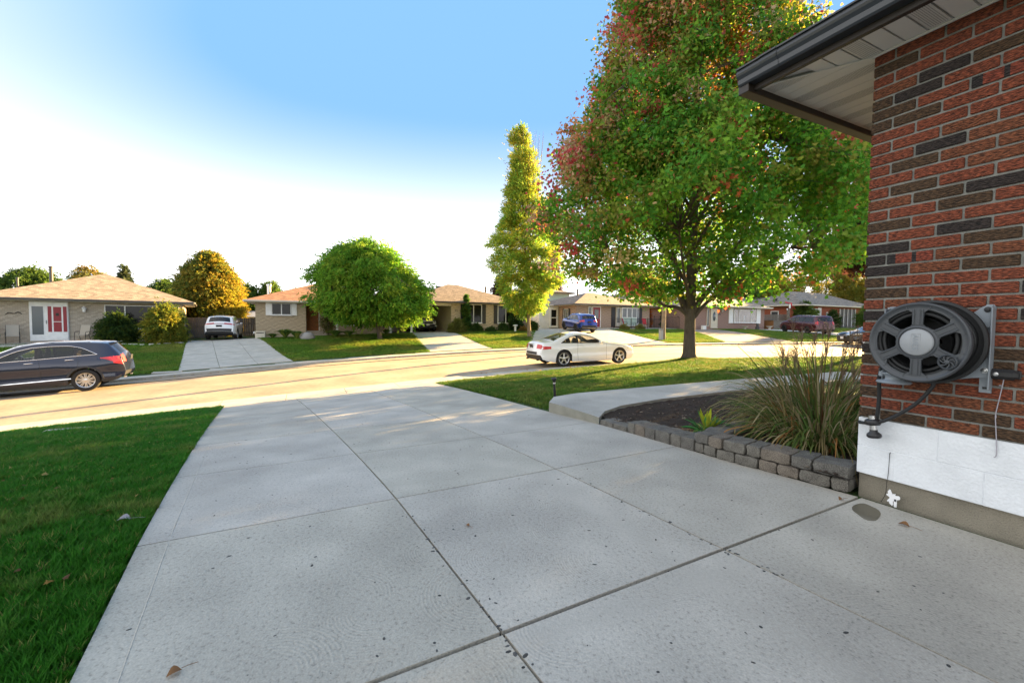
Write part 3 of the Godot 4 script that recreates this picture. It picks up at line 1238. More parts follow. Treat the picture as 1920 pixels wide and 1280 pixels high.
# ---------------------------------------------------------------- the hose reel and what hangs by it
func build_reel() -> void:
	var y := 1.2
	var t := thing("hose_reel", "large grey plastic hose reel mounted on the brick wall", "hose reel", Vector3(WX, y, -1.31), -PI / 2)
	# local axes: x to the right along the wall, y up, z out from the wall
	var R := .247
	# front disc: six spokes between a hub and a rim, cut as twelve plates
	var win := PackedVector2Array()
	for i in 9:
		var a := lerpf(-.375, .375, i / 8.0)
		win.append(Vector2(cos(a), sin(a)) * .209)
	for i in 9:
		var a := lerpf(.29, -.29, i / 8.0)
		win.append(Vector2(cos(a), sin(a)) * .106)
	win = Geometry2D.offset_polygon(Geometry2D.offset_polygon(win, -.016)[0], .016, Geometry2D.JOIN_ROUND)[0]
	var disc := MB.new()
	for k in 6:
		for half in 2:
			var a0 := -PI / 6 if half == 0 else 0.0
			var sec := PackedVector2Array([Vector2(cos(a0), sin(a0)) * .07])
			for i in 9:
				var a := a0 + PI / 6 * i / 8.0
				sec.append(Vector2(cos(a), sin(a)) * (R - .002))
			sec.append(Vector2(cos(a0 + PI / 6), sin(a0 + PI / 6)) * .07)
			for c in Geometry2D.clip_polygons(sec, win):
				disc.xf = Transform3D(Basis(Vector3.BACK, TAU * k / 6.0), Vector3(0, 0, .262))
				disc.prism(c, -.006, .006)
	disc.xf = Transform3D()
	part("front_disc", disc, M["reel_grey"], t)
	var rim := MB.new()
	rim.xf = Transform3D(Basis(Vector3.RIGHT, PI / 2), Vector3(0, 0, .262))
	rim.lathe([Vector2(R - .030, -.004), Vector2(R - .004, -.016), Vector2(R + .003, -.014), Vector2(R + .004, .010), Vector2(R - .002, .017), Vector2(R - .010, .016), Vector2(R - .014, .008), Vector2(R - .03, .007)], 64)
	rim.lathe([Vector2(.104, .006), Vector2(.099, .013), Vector2(.093, .013), Vector2(.089, .006)], 48)
	for k in 12:
		var a := TAU * (k + .5) / 12.0
		rim.xf = Transform3D(Basis(Vector3.BACK, a), Vector3(R - .02, 0, .268).rotated(Vector3.BACK, a))
		rim.box(Vector3.ZERO, Vector3(.028, .003, .008))
	rim.xf = Transform3D()
	part("rim", rim, M["reel_grey"], t)
	var ribs := MB.new()
	for k in 6:
		var a := TAU * (k + .5) / 6.0
		for sgn in [-1.0, 1.0]:
			ribs.xf = Transform3D(Basis(Vector3.BACK, a), Vector3(0, 0, .268))
			ribs.box(Vector3(.157, sgn * .022, .002), Vector3(.10, .010, .008), .003)
		ribs.box(Vector3(.157, 0, .0005), Vector3(.098, .022, .004), .001)
	ribs.xf = Transform3D()
	part("spoke_rib", ribs, M["reel_grey"], t)
	var hub := MB.new()
	hub.xf = Transform3D(Basis(Vector3.RIGHT, PI / 2), Vector3(0, 0, .262))
	hub.lathe([Vector2(.086, -.01), Vector2(.083, .014), Vector2(.078, .019), Vector2(.0, .021)], 48)
	hub.xf = Transform3D()
	var hb := part("hub", hub, M["reel_light"], t)
	var tm := TextMesh.new()
	var sf := SystemFont.new()
	sf.font_names = PackedStringArray(["Droid Sans"])
	tm.font = sf
	tm.text = "AMES"
	tm.font_size = 24
	tm.pixel_size = .0016
	tm.depth = .003
	var lt := part("lettering", tm, M["bracket_grey"], hb)
	lt.position = Vector3(0, 0, .2835)
	lt.rotation.z = -PI / 2
	var fr := MB.new()
	for q in [[Vector3(0, .052, .2815), Vector3(.046, .003, .004)], [Vector3(0, -.052, .2815), Vector3(.046, .003, .004)], [Vector3(-.023, 0, .2815), Vector3(.003, .107, .004)], [Vector3(.023, 0, .2815), Vector3(.003, .107, .004)]]:
		fr.box(q[0], q[1], .001)
	part("badge_frame", fr, M["reel_light"], hb)
	# crank knob: a small wheel with curved vanes
	var kn := MB.new()
	kn.xf = Transform3D(Basis(Vector3.RIGHT, PI / 2), Vector3(.152, -.112, .268))
	kn.lathe([Vector2(.046, .0), Vector2(.046, .016), Vector2(.041, .020), Vector2(.037, .016), Vector2(.036, .004)], 28)
	kn.lathe([Vector2(.013, .0), Vector2(.012, .02), Vector2(.0, .022)], 16)
	for k in 7:
		var pts := []
		for i in 6:
			var r := lerpf(.01, .04, i / 5.0)
			var a := TAU * k / 7.0 + i * .16
			pts.append(Vector3(cos(a) * r, .01, sin(a) * r))
		kn.tube(pts, .0045, 6)
	kn.xf = Transform3D()
	part("crank_knob", kn, M["reel_grey"], t)
	# drum with the wound hose, rear disc, wall bracket
	var coil := MB.new()
	for L in 2:
		for k in 7:
			var r := .205 - L * .026
			var z := .075 + k * .0265
			var pts := []
			for i in 41:
				var a := TAU * i / 40.0
				pts.append(Vector3(cos(a) * (r + .004 * sin(a * 3 + k)), sin(a) * (r + .004 * sin(a * 2 + k * 2)), z + .006 * sin(a + k)))
			coil.tube(pts, .0125, 8, false)
	part("wound_hose", coil, M["rubber"], t)
	var drum := MB.new()
	drum.xf = Transform3D(Basis(Vector3.RIGHT, PI / 2), Vector3.ZERO)
	drum.lathe([Vector2(.155, .06), Vector2(.155, .255)], 32)
	drum.lathe([Vector2(.03, .012), Vector2(.03, .06)], 16)
	part("drum", drum, M["rubber"], t)
	var rear := MB.new()
	rear.xf = Transform3D(Basis(Vector3.RIGHT, PI / 2), Vector3.ZERO)
	rear.lathe([Vector2(.05, .044), Vector2(R + .002, .040), Vector2(R + .012, .047), Vector2(R + .013, .066), Vector2(R + .002, .070), Vector2(.05, .062)], 56)
	rear.lathe([Vector2(R + .002, .072), Vector2(R + .020, .074), Vector2(R + .022, .108), Vector2(R + .006, .112)], 56)
	part("rear_disc", rear, M["rubber"], t)
	for sg in [1.0, -1.0]:
		var br := MB.new()
		var x = .238 * sg
		br.prism(PackedVector2Array([Vector2(x - .026, -.30), Vector2(x + .026, -.30), Vector2(x + .026, .222), Vector2(x + .016, .236), Vector2(x - .012, .236), Vector2(x - .03 , .21), Vector2(x - .026, .12)]), .002, .016)
		var up := PackedVector2Array([Vector2(x - sg * .02, .225), Vector2(x + sg * .018, .232), Vector2(x + sg * .018, .10), Vector2(x - sg * .09, .09), Vector2(x - sg * .085, .165)])
		br.prism(up, .016, .034)
		var lo := PackedVector2Array([Vector2(x + sg * .018, -.08), Vector2(x + sg * .018, -.205), Vector2(x - sg * .05, -.215), Vector2(x - sg * .13, -.235), Vector2(x - sg * .12, -.20), Vector2(x - sg * .04, -.12)])
		br.prism(lo, .016, .036)
		br.box(Vector3(x + sg * .023, -.03, .03), Vector3(.008, .50, .056), .003)
		var bp := part("wall_bracket", br, M["bracket_grey"], t)
		for yy in [.205, -.165]:
			var bo := MB.new()
			bo.xf = Transform3D(Basis(Vector3.RIGHT, PI / 2), Vector3(x, yy, .034))
			bo.lathe([Vector2(.017, .0), Vector2(.017, .004), Vector2(.011, .005), Vector2(.010, .012), Vector2(0, .013)], 6 + 6)
			part("bolt", bo, M["black_plastic"] if yy > 0 else M["steel"], bp)
		var sl := MB.new()
		sl.box(Vector3(x + .002, -.272, .0165), Vector3(.026, .014, .002), .001)
		part("keyhole", sl, M["black_plastic"], bp)
	# guide cup under the left side
	var gd := MB.new()
	gd.xf = Transform3D(Basis(), Vector3(-.155, -.268, .15))
	gd.lathe([Vector2(.045, -.02), Vector2(.088, -.018), Vector2(.094, -.010), Vector2(.088, -.002), Vector2(.050, .004), Vector2(.044, .016), Vector2(.052, .04), Vector2(.07, .046), Vector2(.07, .054), Vector2(.0, .056)], 32)
	gd.box(Vector3(.05, .02, -.07), Vector3(.05, .03, .12), .006)
	gd.box(Vector3(-.07, .05, -.06), Vector3(.03, .06, .14), .006)
	gd.xf = Transform3D()
	part("hose_guide", gd, M["bracket_grey"], t)
	# hose that comes off the reel and hangs by the corner
	var g := thing("garden_hose", "black rubber hose hanging from the reel with a nozzle at its end", "garden hose", Vector3(WX, 0.56, -1.62), -PI / 2)
	var hm := MB.new()
	var off := Vector3(0, -.56, 0)
	hm.tube(spline([Vector3(.09, 1.02, .16), Vector3(.062, .93, .125), Vector3(.052, .82, .09), Vector3(.040, .70, .07), Vector3(.028, .62, .06)], 5, off), .0125, 10)
	hm.tube(spline([Vector3(.345, .955, .10), Vector3(.33, .90, .095), Vector3(.25, .78, .09), Vector3(.14, .675, .088), Vector3(.05, .615, .085), Vector3(-.02, .597, .08), Vector3(-.075, .588, .05), Vector3(-.10, .582, .0)], 6, off), .0115, 10)
	part("hose", hm, M["rubber"], g)
	var nz := MB.new()
	nz.xf = Transform3D(Basis(Vector3.BACK, .12).scaled(Vector3.ONE * 1.35), Vector3(.0235, .0, .08))
	nz.lathe([Vector2(.0, -.046), Vector2(.026, -.045), Vector2(.033, -.036), Vector2(.031, -.024), Vector2(.018, -.012), Vector2(.017, -.002), Vector2(.0, .0)], 20)
	nz.box(Vector3(.0, .040, .0), Vector3(.062, .016, .046), .006)
	nz.lathe([Vector2(.0, .022), Vector2(.029, .023), Vector2(.034, .030), Vector2(.034, .048), Vector2(.027, .054), Vector2(.0, .055)], 16)
	nz.xf = Transform3D()
	part("nozzle", nz, M["black_plastic"], g)
	var cn := MB.new()
	cn.xf = Transform3D(Basis(Vector3.BACK, .12).scaled(Vector3.ONE * 1.35), Vector3(.0235, 0, .08))
	cn.lathe([Vector2(.0155, -.004), Vector2(.0155, .024)], 16)
	cn.lathe([Vector2(.017, .053), Vector2(.017, .072), Vector2(.012, .074)], 16)
	cn.xf = Transform3D()
	part("connector", cn, M["steel"], g)
	# black outlet box with a thin lead
	var j := thing("outlet_box", "small black outlet box with a thin grey lead hanging on the brick wall", "outlet box", Vector3(WX, 1.02, -1.005), -PI / 2)
	var jb := MB.new()
	jb.box(Vector3(0, 0, .02), Vector3(.135, .062, .042), .02)
	jb.box(Vector3(0, 0, .004), Vector3(.150, .050, .012), .005)
	var bx := part("case", jb, M["black_plastic"], j)
	var le := MB.new()
	le.xf = Transform3D(Basis(Vector3.RIGHT, PI / 2), Vector3(-.018, .0, .04))
	le.lathe([Vector2(.012, .0), Vector2(.012, .004), Vector2(.008, .006), Vector2(0, .005)], 14)
	part("socket", le, M["steel"], bx)
	var wi := MB.new()
	wi.tube(spline([Vector3(.01, -.03, .02), Vector3(.002, -.1, .018), Vector3(-.012, -.2, .012), Vector3(-.018, -.255, .008), Vector3(-.014, -.33, .006), Vector3(-.008, -.42, .006), Vector3(-.006, -.49, .006), Vector3(-.016, -.506, .006)], 4, Vector3.ZERO), .0026, 6)
	wi.box(Vector3(-.017, -.258, .008), Vector3(.007, .018, .006), .002)
	wi.box(Vector3(-.004, -.068, .012), Vector3(.014, .006, .008), .002)
	part("lead", wi, M["wire"], j)


func spline(pts: Array, sub: int, off: Vector3) -> Array:
	var c := Curve3D.new()
	for i in pts.size():
		var a: Vector3 = pts[maxi(i - 1, 0)]
		var b: Vector3 = pts[mini(i + 1, pts.size() - 1)]
		var t := (b - a) / 6.0
		c.add_point(pts[i] + off, -t, t)
	var out := []
	for i in pts.size() - 1:
		for k in sub:
			out.append(c.sample(i, float(k) / sub))
	out.append(pts[-1] + off)
	return out


# ---------------------------------------------------------------- cars
# A car is given by its side view: x runs from the front bumper (0) to the rear (L), y up.
func poly_y(p: Array, x: float) -> float:
	if x <= p[0].x:
		return p[0].y
	for i in range(1, p.size()):
		if x <= p[i].x:
			return lerpf(p[i - 1].y, p[i].y, (x - p[i - 1].x) / maxf(p[i].x - p[i - 1].x, 1e-6))
	return p[-1].y


func smooth_y(p: Array, x: float, r: float) -> float:
	var e := minf(r, minf(x - p[0].x, p[-1].x - x))
	if e < .004:
		return poly_y(p, x)
	return (poly_y(p, x - e) + poly_y(p, x - e * .5) * 1.5 + poly_y(p, x) * 2.0 + poly_y(p, x + e * .5) * 1.5 + poly_y(p, x + e)) / 7.0


func car_w(c: Dictionary, x: float, y: float) -> float:
	var L: float = c.L
	var w: float = c.W
	var f := clampf((c.nose - x) / c.nose, 0, 1)
	var r := clampf((x - (L - c.tail)) / c.tail, 0, 1)
	w *= 1.0 - c.nf * pow(f, 2.3) - c.nr * pow(r, 2.3)
	var belt: float = c.belt
	if y < .42:
		w -= .055 * pow((.42 - y) / .25, 2)
	elif y < belt:
		var t := (y - .42) / (belt - .42)
		w -= .03 * t * t + .012 * sin(t * PI * 2.0)
	else:
		w -= .03 + c.th * (y - belt) / (c.H - belt) + .018 * smoothstep(belt, belt + .03, y)
	for xw in c.wheels:   # wings swell over the wheels
		var d = absf(x - xw) / (c.wr * 1.75)
		if d < 1.0 and y < belt:
			w += .018 * (1.0 - d * d) * smoothstep(belt, .55, y)
	return w


func car_top(c: Dictionary, x: float) -> float:
	return smooth_y(c.top, x, .05)


func car_low(c: Dictionary, x: float) -> float:
	var y := poly_y(c.low, x)
	for xw in c.wheels:
		var ra: float = c.wr * 1.14
		var d := absf(x - xw)
		if d < ra:
			y = maxf(y, c.wr + sqrt(ra * ra - d * d) * 1.02)
	return y


func car_side(c: Dictionary, x: float, y: float, s: float, off := 0.0) -> Vector3:
	var yt := car_top(c, x)
	var w := car_w(c, x, y)
	var r: float = .075
	var k := yt - y
	if k < r:
		w -= r * .8 * (1.0 - sqrt(maxf(0.0, 1.0 - pow((r - k) / r, 2))))
	return Vector3(c.L * .5 - x, y, s * (w + off))


func car_strip(c: Dictionary, x: float, w: float, off := 0.0) -> Vector3:
	var y := car_top(c, x)
	var e := .012
	var d := Vector2(minf(x + e, c.L) - maxf(x - e, 0), car_top(c, minf(x + e, c.L)) - car_top(c, maxf(x - e, 0))).normalized()
	var nn := Vector2(-d.y, d.x)
	var p := car_side(c, x, y, 1.0)
	var b: float = (.045 * maxf(nn.y, 0) + c.bow * absf(nn.x)) * (1.0 - w * w) + off
	return Vector3(c.L * .5 - (x + nn.x * b), y + nn.y * b, p.z * w)


func side_patch(c: Dictionary, x0: float, x1: float, lo, hi, s: float, off := .006, nx := 14, ny := 5) -> MB:
	var m := MB.new()
	var rows := []
	for i in nx + 1:
		var x := lerpf(x0, x1, float(i) / nx)
		var a: float = lo.call(x) if lo is Callable else poly_y(lo, x)
		var b: float = hi.call(x) if hi is Callable else poly_y(hi, x)
		var row := []
		for j in ny + 1:
			row.append(car_side(c, x, lerpf(a, b, float(j) / ny), s, off))
		rows.append(row)
	m.grid(rows, s > 0)
	return m


func strip_patch(c: Dictionary, x0: float, x1: float, w0: float, w1: float, off := .006, nx := 10, nw := 10) -> MB:
	var m := MB.new()
	var rows := []
	for i in nx + 1:
		var x := lerpf(x0, x1, float(i) / nx)
		var row := []
		for j in nw + 1:
			row.append(car_strip(c, x, lerpf(w0, w1, float(j) / nw), off))
		rows.append(row)
	m.grid(rows, true)
	return m


# x of the rear (or front) end at which the silhouette passes the height y
func end_x(c: Dictionary, y: float, rear := true) -> float:
	for i in 400:
		var x: float = c.L - i * .004 if rear else i * .004
		if car_top(c, x) >= y:
			return x
	return c.L * .5


func car(called: String, label: String, c: Dictionary, group := "") -> Node3D:
	var t := thing(called, label, "car", Vector3.ZERO, 0.0, group)
	var L: float = c.L
	var paint: Material = M[c.paint]
	# columns along the body, closer where the outline is steep
	var xs := []
	var x := 0.0
	while x < L:
		xs.append(x)
		var g := absf(car_top(c, minf(x + .01, L)) - car_top(c, x)) / .01
		var g2 := absf(car_low(c, minf(x + .01, L)) - car_low(c, x)) / .01
		x += clampf(.05 / (1.0 + maxf(g, g2) * 2.0), .004, .05)
	xs.append(L)
	var dl: Array = c.dlo_lo
	var dh: Array = c.dlo_hi
	for e in [dl[0].x, dl[-1].x]:
		xs.append(e)
	xs.sort()
	var xa: float = dl[0].x
	var xb: float = dl[-1].x
	var ka: float = (dl[0].y - car_low(c, xa)) / (car_top(c, xa) - car_low(c, xa))
	var kb: float = (dl[-1].y - car_low(c, xb)) / (car_top(c, xb) - car_low(c, xb))
	var body := MB.new()
	for s in [-1.0, 1.0]:
		var rows := []
		var open := []
		for xx in xs:
			var yb := car_low(c, xx)
			var yt := car_top(c, xx)
			yb = minf(yb, yt)
			var y1: float
			var y2: float
			if xx >= xa - 1e-5 and xx <= xb + 1e-5:
				y1 = poly_y(dl, xx)
				y2 = maxf(y1, poly_y(dh, xx))
				open.append(true)
			else:
				y1 = lerpf(yb, yt, ka if xx < xa else kb)
				y2 = y1
				open.append(false)
			var row := []
			for k in 13:
				row.append(car_side(c, xx, lerpf(yb, y1, k / 12.0), s))
			for k in 8:
				row.append(car_side(c, xx, lerpf(y2, yt, 1.0 - pow(1.0 - k / 7.0, 2.0)), s))
			rows.append(row)
		body.grid(rows, s > 0, func(i, j): return j == 12 and open[i] and open[i + 1])
	var ws: Array = c.ws
	var bl: Array = c.bl
	var srows := []
	var wsamp := [-1.0, -.97, -.93, -.88, -.75, -.5, -.25, 0.0, .25, .5, .75, .88, .93, .97, 1.0]
	for xx in xs:
		var row := []
		for w in wsamp:
			row.append(car_strip(c, xx, w))
		srows.append(row)
	body.grid(srows, true, func(i, j):
		var mid: float = (xs[i] + xs[i + 1]) * .5
		return j >= 3 and j < 11 and (mid > ws[0] and mid < ws[1] or mid > bl[0] and mid < bl[1]))
	part("body", body, paint, t)
	# underside and wheel wells
	var ub := MB.new()
	var urows := []
	for xx in xs:
		var yb := minf(car_low(c, xx), car_top(c, xx))
		var row := []
		for w in [-1.0, -.8, 0.0, .8, 1.0]:
			var p := car_side(c, xx, yb, 1.0)
			row.append(Vector3(p.x, p.y + .012, p.z * w * .995))
		urows.append(row)
	ub.grid(urows, false)
	part("underbody", ub, M["trim"], t)
	# glass
	var gs := part("windscreen", strip_patch(c, ws[0] - .01, ws[1] + .01, -.885, .885, -.004), M["glass_car"], t)
	var gr := part("rear_window", strip_patch(c, bl[0] - .01, bl[1] + .01, -.885, .885, -.004), M[c.get("rear_glass", "glass_tint")], t)
	for s in [-1.0, 1.0]:
		var cuts: Array = [xa] + c.pillars + [xb]
		for i in cuts.size() - 1:
			var a: float = cuts[i] + (.03 if i > 0 else .0)
			var b: float = cuts[i + 1] - (.03 if i < cuts.size() - 2 else .0)
			part("window", side_patch(c, a, b, dl, func(q): return maxf(poly_y(dl, q), poly_y(dh, q)), s, -.006), M[c.glass[mini(i, c.glass.size() - 1)]], t)
		for k in c.pillars:
			part("pillar", side_patch(c, k - .035, k + .035, dl, dh, s, -.003, 2, 5), M["trim"], t)
		# frame round the side windows
		var fp := []
		for i in 25:
			var q := lerpf(xa, xb, i / 24.0)
			fp.append(car_side(c, q, maxf(poly_y(dl, q), poly_y(dh, q)), s, .003))
		var lp := []
		for i in 13:
			var q := lerpf(xa, xb, i / 12.0)
			lp.append(car_side(c, q, poly_y(dl, q), s, .004))
		var fm := MB.new()
		fm.tube(fp, .010, 6)
		fm.tube(lp, .010, 6)
		part("window_frame", fm, M[c.frame], t)
		# door seams and handles
		var sm := MB.new()
		for dx in c.doors:
			var dp := []
			for i in 13:
				var yy := lerpf(car_low(c, dx) + .06, poly_y(dl, dx) if dx > xa and dx < xb else .9, i / 12.0)
				dp.append(car_side(c, dx + .03 * sin(i / 12.0 * PI) * (1.0 if dx > L * .5 else .3), yy, s, -.001))
			sm.tube(dp, .0045, 5)
		part("door_seam", sm, M["trim"], t)
		for hx in c.handles:
			var hm := MB.new()
			var hy: float = poly_y(dl, hx) - .105
			hm.tube([car_side(c, hx - .10, hy - .005, s, .004), car_side(c, hx - .07, hy, s, .026), car_side(c, hx + .07, hy + .006, s, .026), car_side(c, hx + .10, hy + .004, s, .004)], .012, 7)
			part("door_handle", hm, M[c.handle_mat], t)
		# mirror
		var mm := MB.new()
		var mp := car_side(c, xa + .16, poly_y(dl, xa + .16) + .03, s, .085)
		mm.xf = Transform3D(Basis(), mp)
		mm.box(Vector3.ZERO, Vector3(.09, .11, .17), .035)
		mm.box(Vector3(0, -.05, -s * .11), Vector3(.05, .03, .1), .01)
		part("mirror", mm, paint if c.mirror_paint else M["trim"], t)
	# cladding or sill band
	if c.clad > 0.0:
		for s in [-1.0, 1.0]:
			var cl := MB.new()
			for seg in [[.15, c.wheels[0] - c.wr * 1.13], [c.wheels[0] + c.wr * 1.13, c.wheels[1] - c.wr * 1.13], [c.wheels[1] + c.wr * 1.13, L - .12]]:
				var q := side_patch(c, seg[0], seg[1], func(v): return car_low(c, v) - .004, func(v): return car_low(c, v) + c.clad, s, .008, 10, 3)
				merge(cl, q)
			for xw in c.wheels:
				var rows := []
				for i in 21:
					var a := lerpf(-.12, PI + .12, i / 20.0)
					var row := []
					for rr in [c.wr * 1.13, c.wr * 1.13 + .05, c.wr * 1.13 + .062]:
						var px: float = xw - cos(a) * rr
						var py: float = maxf(c.wr + sin(a) * rr * 1.02, .2)
						row.append(car_side(c, px, py, s, .012 if rr < c.wr * 1.13 + .055 else .0))
					rows.append(row)
				cl.grid(rows, s < 0)
			part("cladding", cl, M["trim"], t)
	# lights
	for s in [-1.0, 1.0]:
		if c.has("tail_y"):
			var ty: Array = c.tail_y
			var xr := end_x(c, ty[1]) - .015
			var tl := MB.new()
			merge(tl, strip_patch(c, xr, end_x(c, ty[0]), s * c.tail_w if s > 0 else -1.0, 1.0 if s > 0 else -c.tail_w, .010, 6, 6))
			merge(tl, side_patch(c, L - c.tail_len, minf(xr + .045, L - .01), func(q): return lerpf(ty[1] - c.get("tail_tip", .05), ty[0], smoothstep(L - c.tail_len, xr, q)), func(q): return lerpf(ty[1] - .015, ty[1], smoothstep(L - c.tail_len, xr, q)), s, .009, 8, 3))
			part("tail_light", tl, M["tail_red"], t)
		if c.has("head_y"):
			var hy: Array = c.head_y
			var xh := end_x(c, hy[1], false)
			var hl := MB.new()
			merge(hl, strip_patch(c, end_x(c, hy[0], false), xh, s * .60 if s > 0 else -1.0, 1.0 if s > 0 else -.60, .008, 5, 5))
			merge(hl, side_patch(c, xh - .01, c.head_len, func(q): return lerpf(hy[0], hy[1] - .03, smoothstep(xh, c.head_len, q)), func(_q): return hy[1], s, .008, 8, 3))
			part("headlight", hl, M["headlight"], t)
	# number plate
	if c.has("plate_y"):
		var px := end_x(c, c.plate_y)
		var p := car_strip(c, px, 0.0, .012)
		var pm := MB.new()
		pm.box(Vector3.ZERO, Vector3(.012, .155, .31), .003)
		var po := part("number_plate", pm, M["plate"], t)
		po.position = p
		po.rotation.z = c.get("plate_tilt", .12)
		var pr := MB.new()
		pr.box(Vector3(-.003, 0, 0), Vector3(.010, .185, .34), .003)
		part("plate_frame", pr, M["trim"], po)
	# seats, dash, floor
	var seat := MB.new()
	var floor_h: float = c.wr
	seat.box(Vector3(L * .5 - (c.wheels[0] + c.wheels[1]) * .5, floor_h, 0), Vector3(c.wheels[1] - c.wheels[0] - c.wr * 2.4, .06, c.W * 1.7), .01)
	var rows_x: Array = c.seats
	for sx in rows_x:
		for z in [-.37, .37]:
			var bx: float = L * .5 - sx
			var top: float = c.H - .30
			seat.box(Vector3(bx + .22, c.belt - .42, z), Vector3(.5, .16, .5), .06)
			seat.box(Vector3(bx - .07, c.belt - .08, z), Vector3(.14, .60, .48), .06, Basis(Vector3.BACK, .25))
			seat.box(Vector3(bx - .17, top, z), Vector3(.09, .19, .26), .04)
	seat.box(Vector3(L * .5 - xa - .25, c.belt - .10, 0), Vector3(.5, .18, c.W * 1.62), .06)
	part("seats", seat, M[c.get("seat", "seat")], t)
	var st := MB.new()
	st.xf = Transform3D(Basis(Vector3.BACK, 1.15), Vector3(L * .5 - xa - .60, c.belt + .02, -.37))
	var sp := []
	for i in 19:
		sp.append(Vector3(cos(TAU * i / 18.0) * .18, 0, sin(TAU * i / 18.0) * .18))
	st.tube(sp, .014, 7, false)
	st.box(Vector3(0, -.01, 0), Vector3(.34, .02, .05), .008)
	part("steering_wheel", st, M["trim"], t)
	for i in 4:
		var wx: float = c.wheels[0] if i < 2 else c.wheels[1]
		var s := -1.0 if i % 2 == 0 else 1.0
		var w := group_part("wheel", t, Vector3(L * .5 - wx, c.wr, s * (car_w(c, wx, .6) - .125)))
		w.rotation.y = 0.0 if s > 0 else PI
		wheel(w, c)
	return t


func merge(a: MB, b: MB) -> void:
	var o := a.v.size()
	a.v.append_array(b.v)
	a.n.append_array(b.n)
	a.uv.append_array(b.uv)
	a.c.append_array(b.c)
	for i in b.ix:
		a.ix.append(i + o)


var wheel_cache := {}


func wheel(w: Node3D, c: Dictionary) -> void:
	var key: String = "%s %s %s" % [c.wr, c.spokes, c.rim]
	if not wheel_cache.has(key):
		var r: float = c.wr
		var rr: float = r * c.get("rim_r", .68)
		var ty := MB.new()
		ty.xf = Transform3D(Basis(Vector3.RIGHT, PI / 2), Vector3.ZERO)
		ty.lathe([Vector2(rr - .01, -.11), Vector2(r - .03, -.112), Vector2(r - .004, -.09), Vector2(r, -.06), Vector2(r, .06), Vector2(r - .004, .088), Vector2(r - .03, .108), Vector2(rr + .02, .112), Vector2(rr - .002, .104)], 40)
		var rm := MB.new()
		rm.xf = Transform3D(Basis(Vector3.RIGHT, PI / 2), Vector3.ZERO)
		rm.lathe([Vector2(rr - .02, -.06), Vector2(rr - .022, .085), Vector2(rr - .004, .100), Vector2(rr + .004, .106), Vector2(rr + .002, .110), Vector2(rr - .014, .108), Vector2(rr - .022, .092)], 40)
		rm.xf = Transform3D()
		var n: int = c.spokes
		for k in n:
			var a := TAU * k / n + PI / 2
			var b := Basis(Vector3.BACK, a)
			rm.xf = Transform3D(b, Vector3.ZERO)
			if n <= 6:
				var wd := rr * .17
				rm.prism(PackedVector2Array([Vector2(.02, -wd * .8), Vector2(rr * .6, -wd * .62), Vector2(rr * .98, -wd * 1.15), Vector2(rr * .98, wd * 1.15), Vector2(rr * .6, wd * .62), Vector2(.02, wd * .8)]), .062, .092)
			else:
				for e in [-1.0, 1.0]:
					rm.prism(PackedVector2Array([Vector2(.03, e * .010 - .012), Vector2(rr * .97, e * .024 - .013), Vector2(rr * .97, e * .024 + .013), Vector2(.03, e * .010 + .012)]), .066, .092)
		rm.xf = Transform3D(Basis(Vector3.RIGHT, PI / 2), Vector3.ZERO)
		rm.lathe([Vector2(rr * .26, .06), Vector2(rr * .25, .094), Vector2(rr * .16, .098), Vector2(0, .100)], 20)
		var dk := MB.new()
		dk.xf = Transform3D(Basis(Vector3.RIGHT, PI / 2), Vector3.ZERO)
		dk.lathe([Vector2(rr * .8, -.03), Vector2(rr * .8, .02), Vector2(0, .025)], 24)
		wheel_cache[key] = [ty.mesh(), rm.mesh(), dk.mesh()]
	var q: Array = wheel_cache[key]
	part("tyre", q[0], M["tyre"], w)
	part("rim", q[1], M[c.rim], w)
	part("brake_disc", q[2], M["alloy_dark"], w)


# stands the car on the land: front wheel centre line and heading given in plan
func place_car(t: Node3D, mid: Vector2, yaw: float, c: Dictionary) -> void:
	var f := Vector2(cos(yaw), -sin(yaw))   # heading in (x, z)
	var wb: float = (c.wheels[1] - c.wheels[0]) * .5
	var pf := Vector2(mid.x, -mid.y) + f * wb
	var pr := Vector2(mid.x, -mid.y) - f * wb
	var yf := paved(pf.x, -pf.y)
	var yr := paved(pr.x, -pr.y)
	var dir := Vector3(f.x * 2 * wb, yf - yr, f.y * 2 * wb).normalized()
	var side := dir.cross(Vector3.UP).normalized()
	t.basis = Basis(dir, side.cross(dir), side)
	t.position = Vector3(mid.x, (yf + yr) * .5, -mid.y)


func paved(x: float, s: float) -> float:
	if s > s_near(x) and s < s_far(x):
		return road_y(x)
	return ground(x, s) + .03


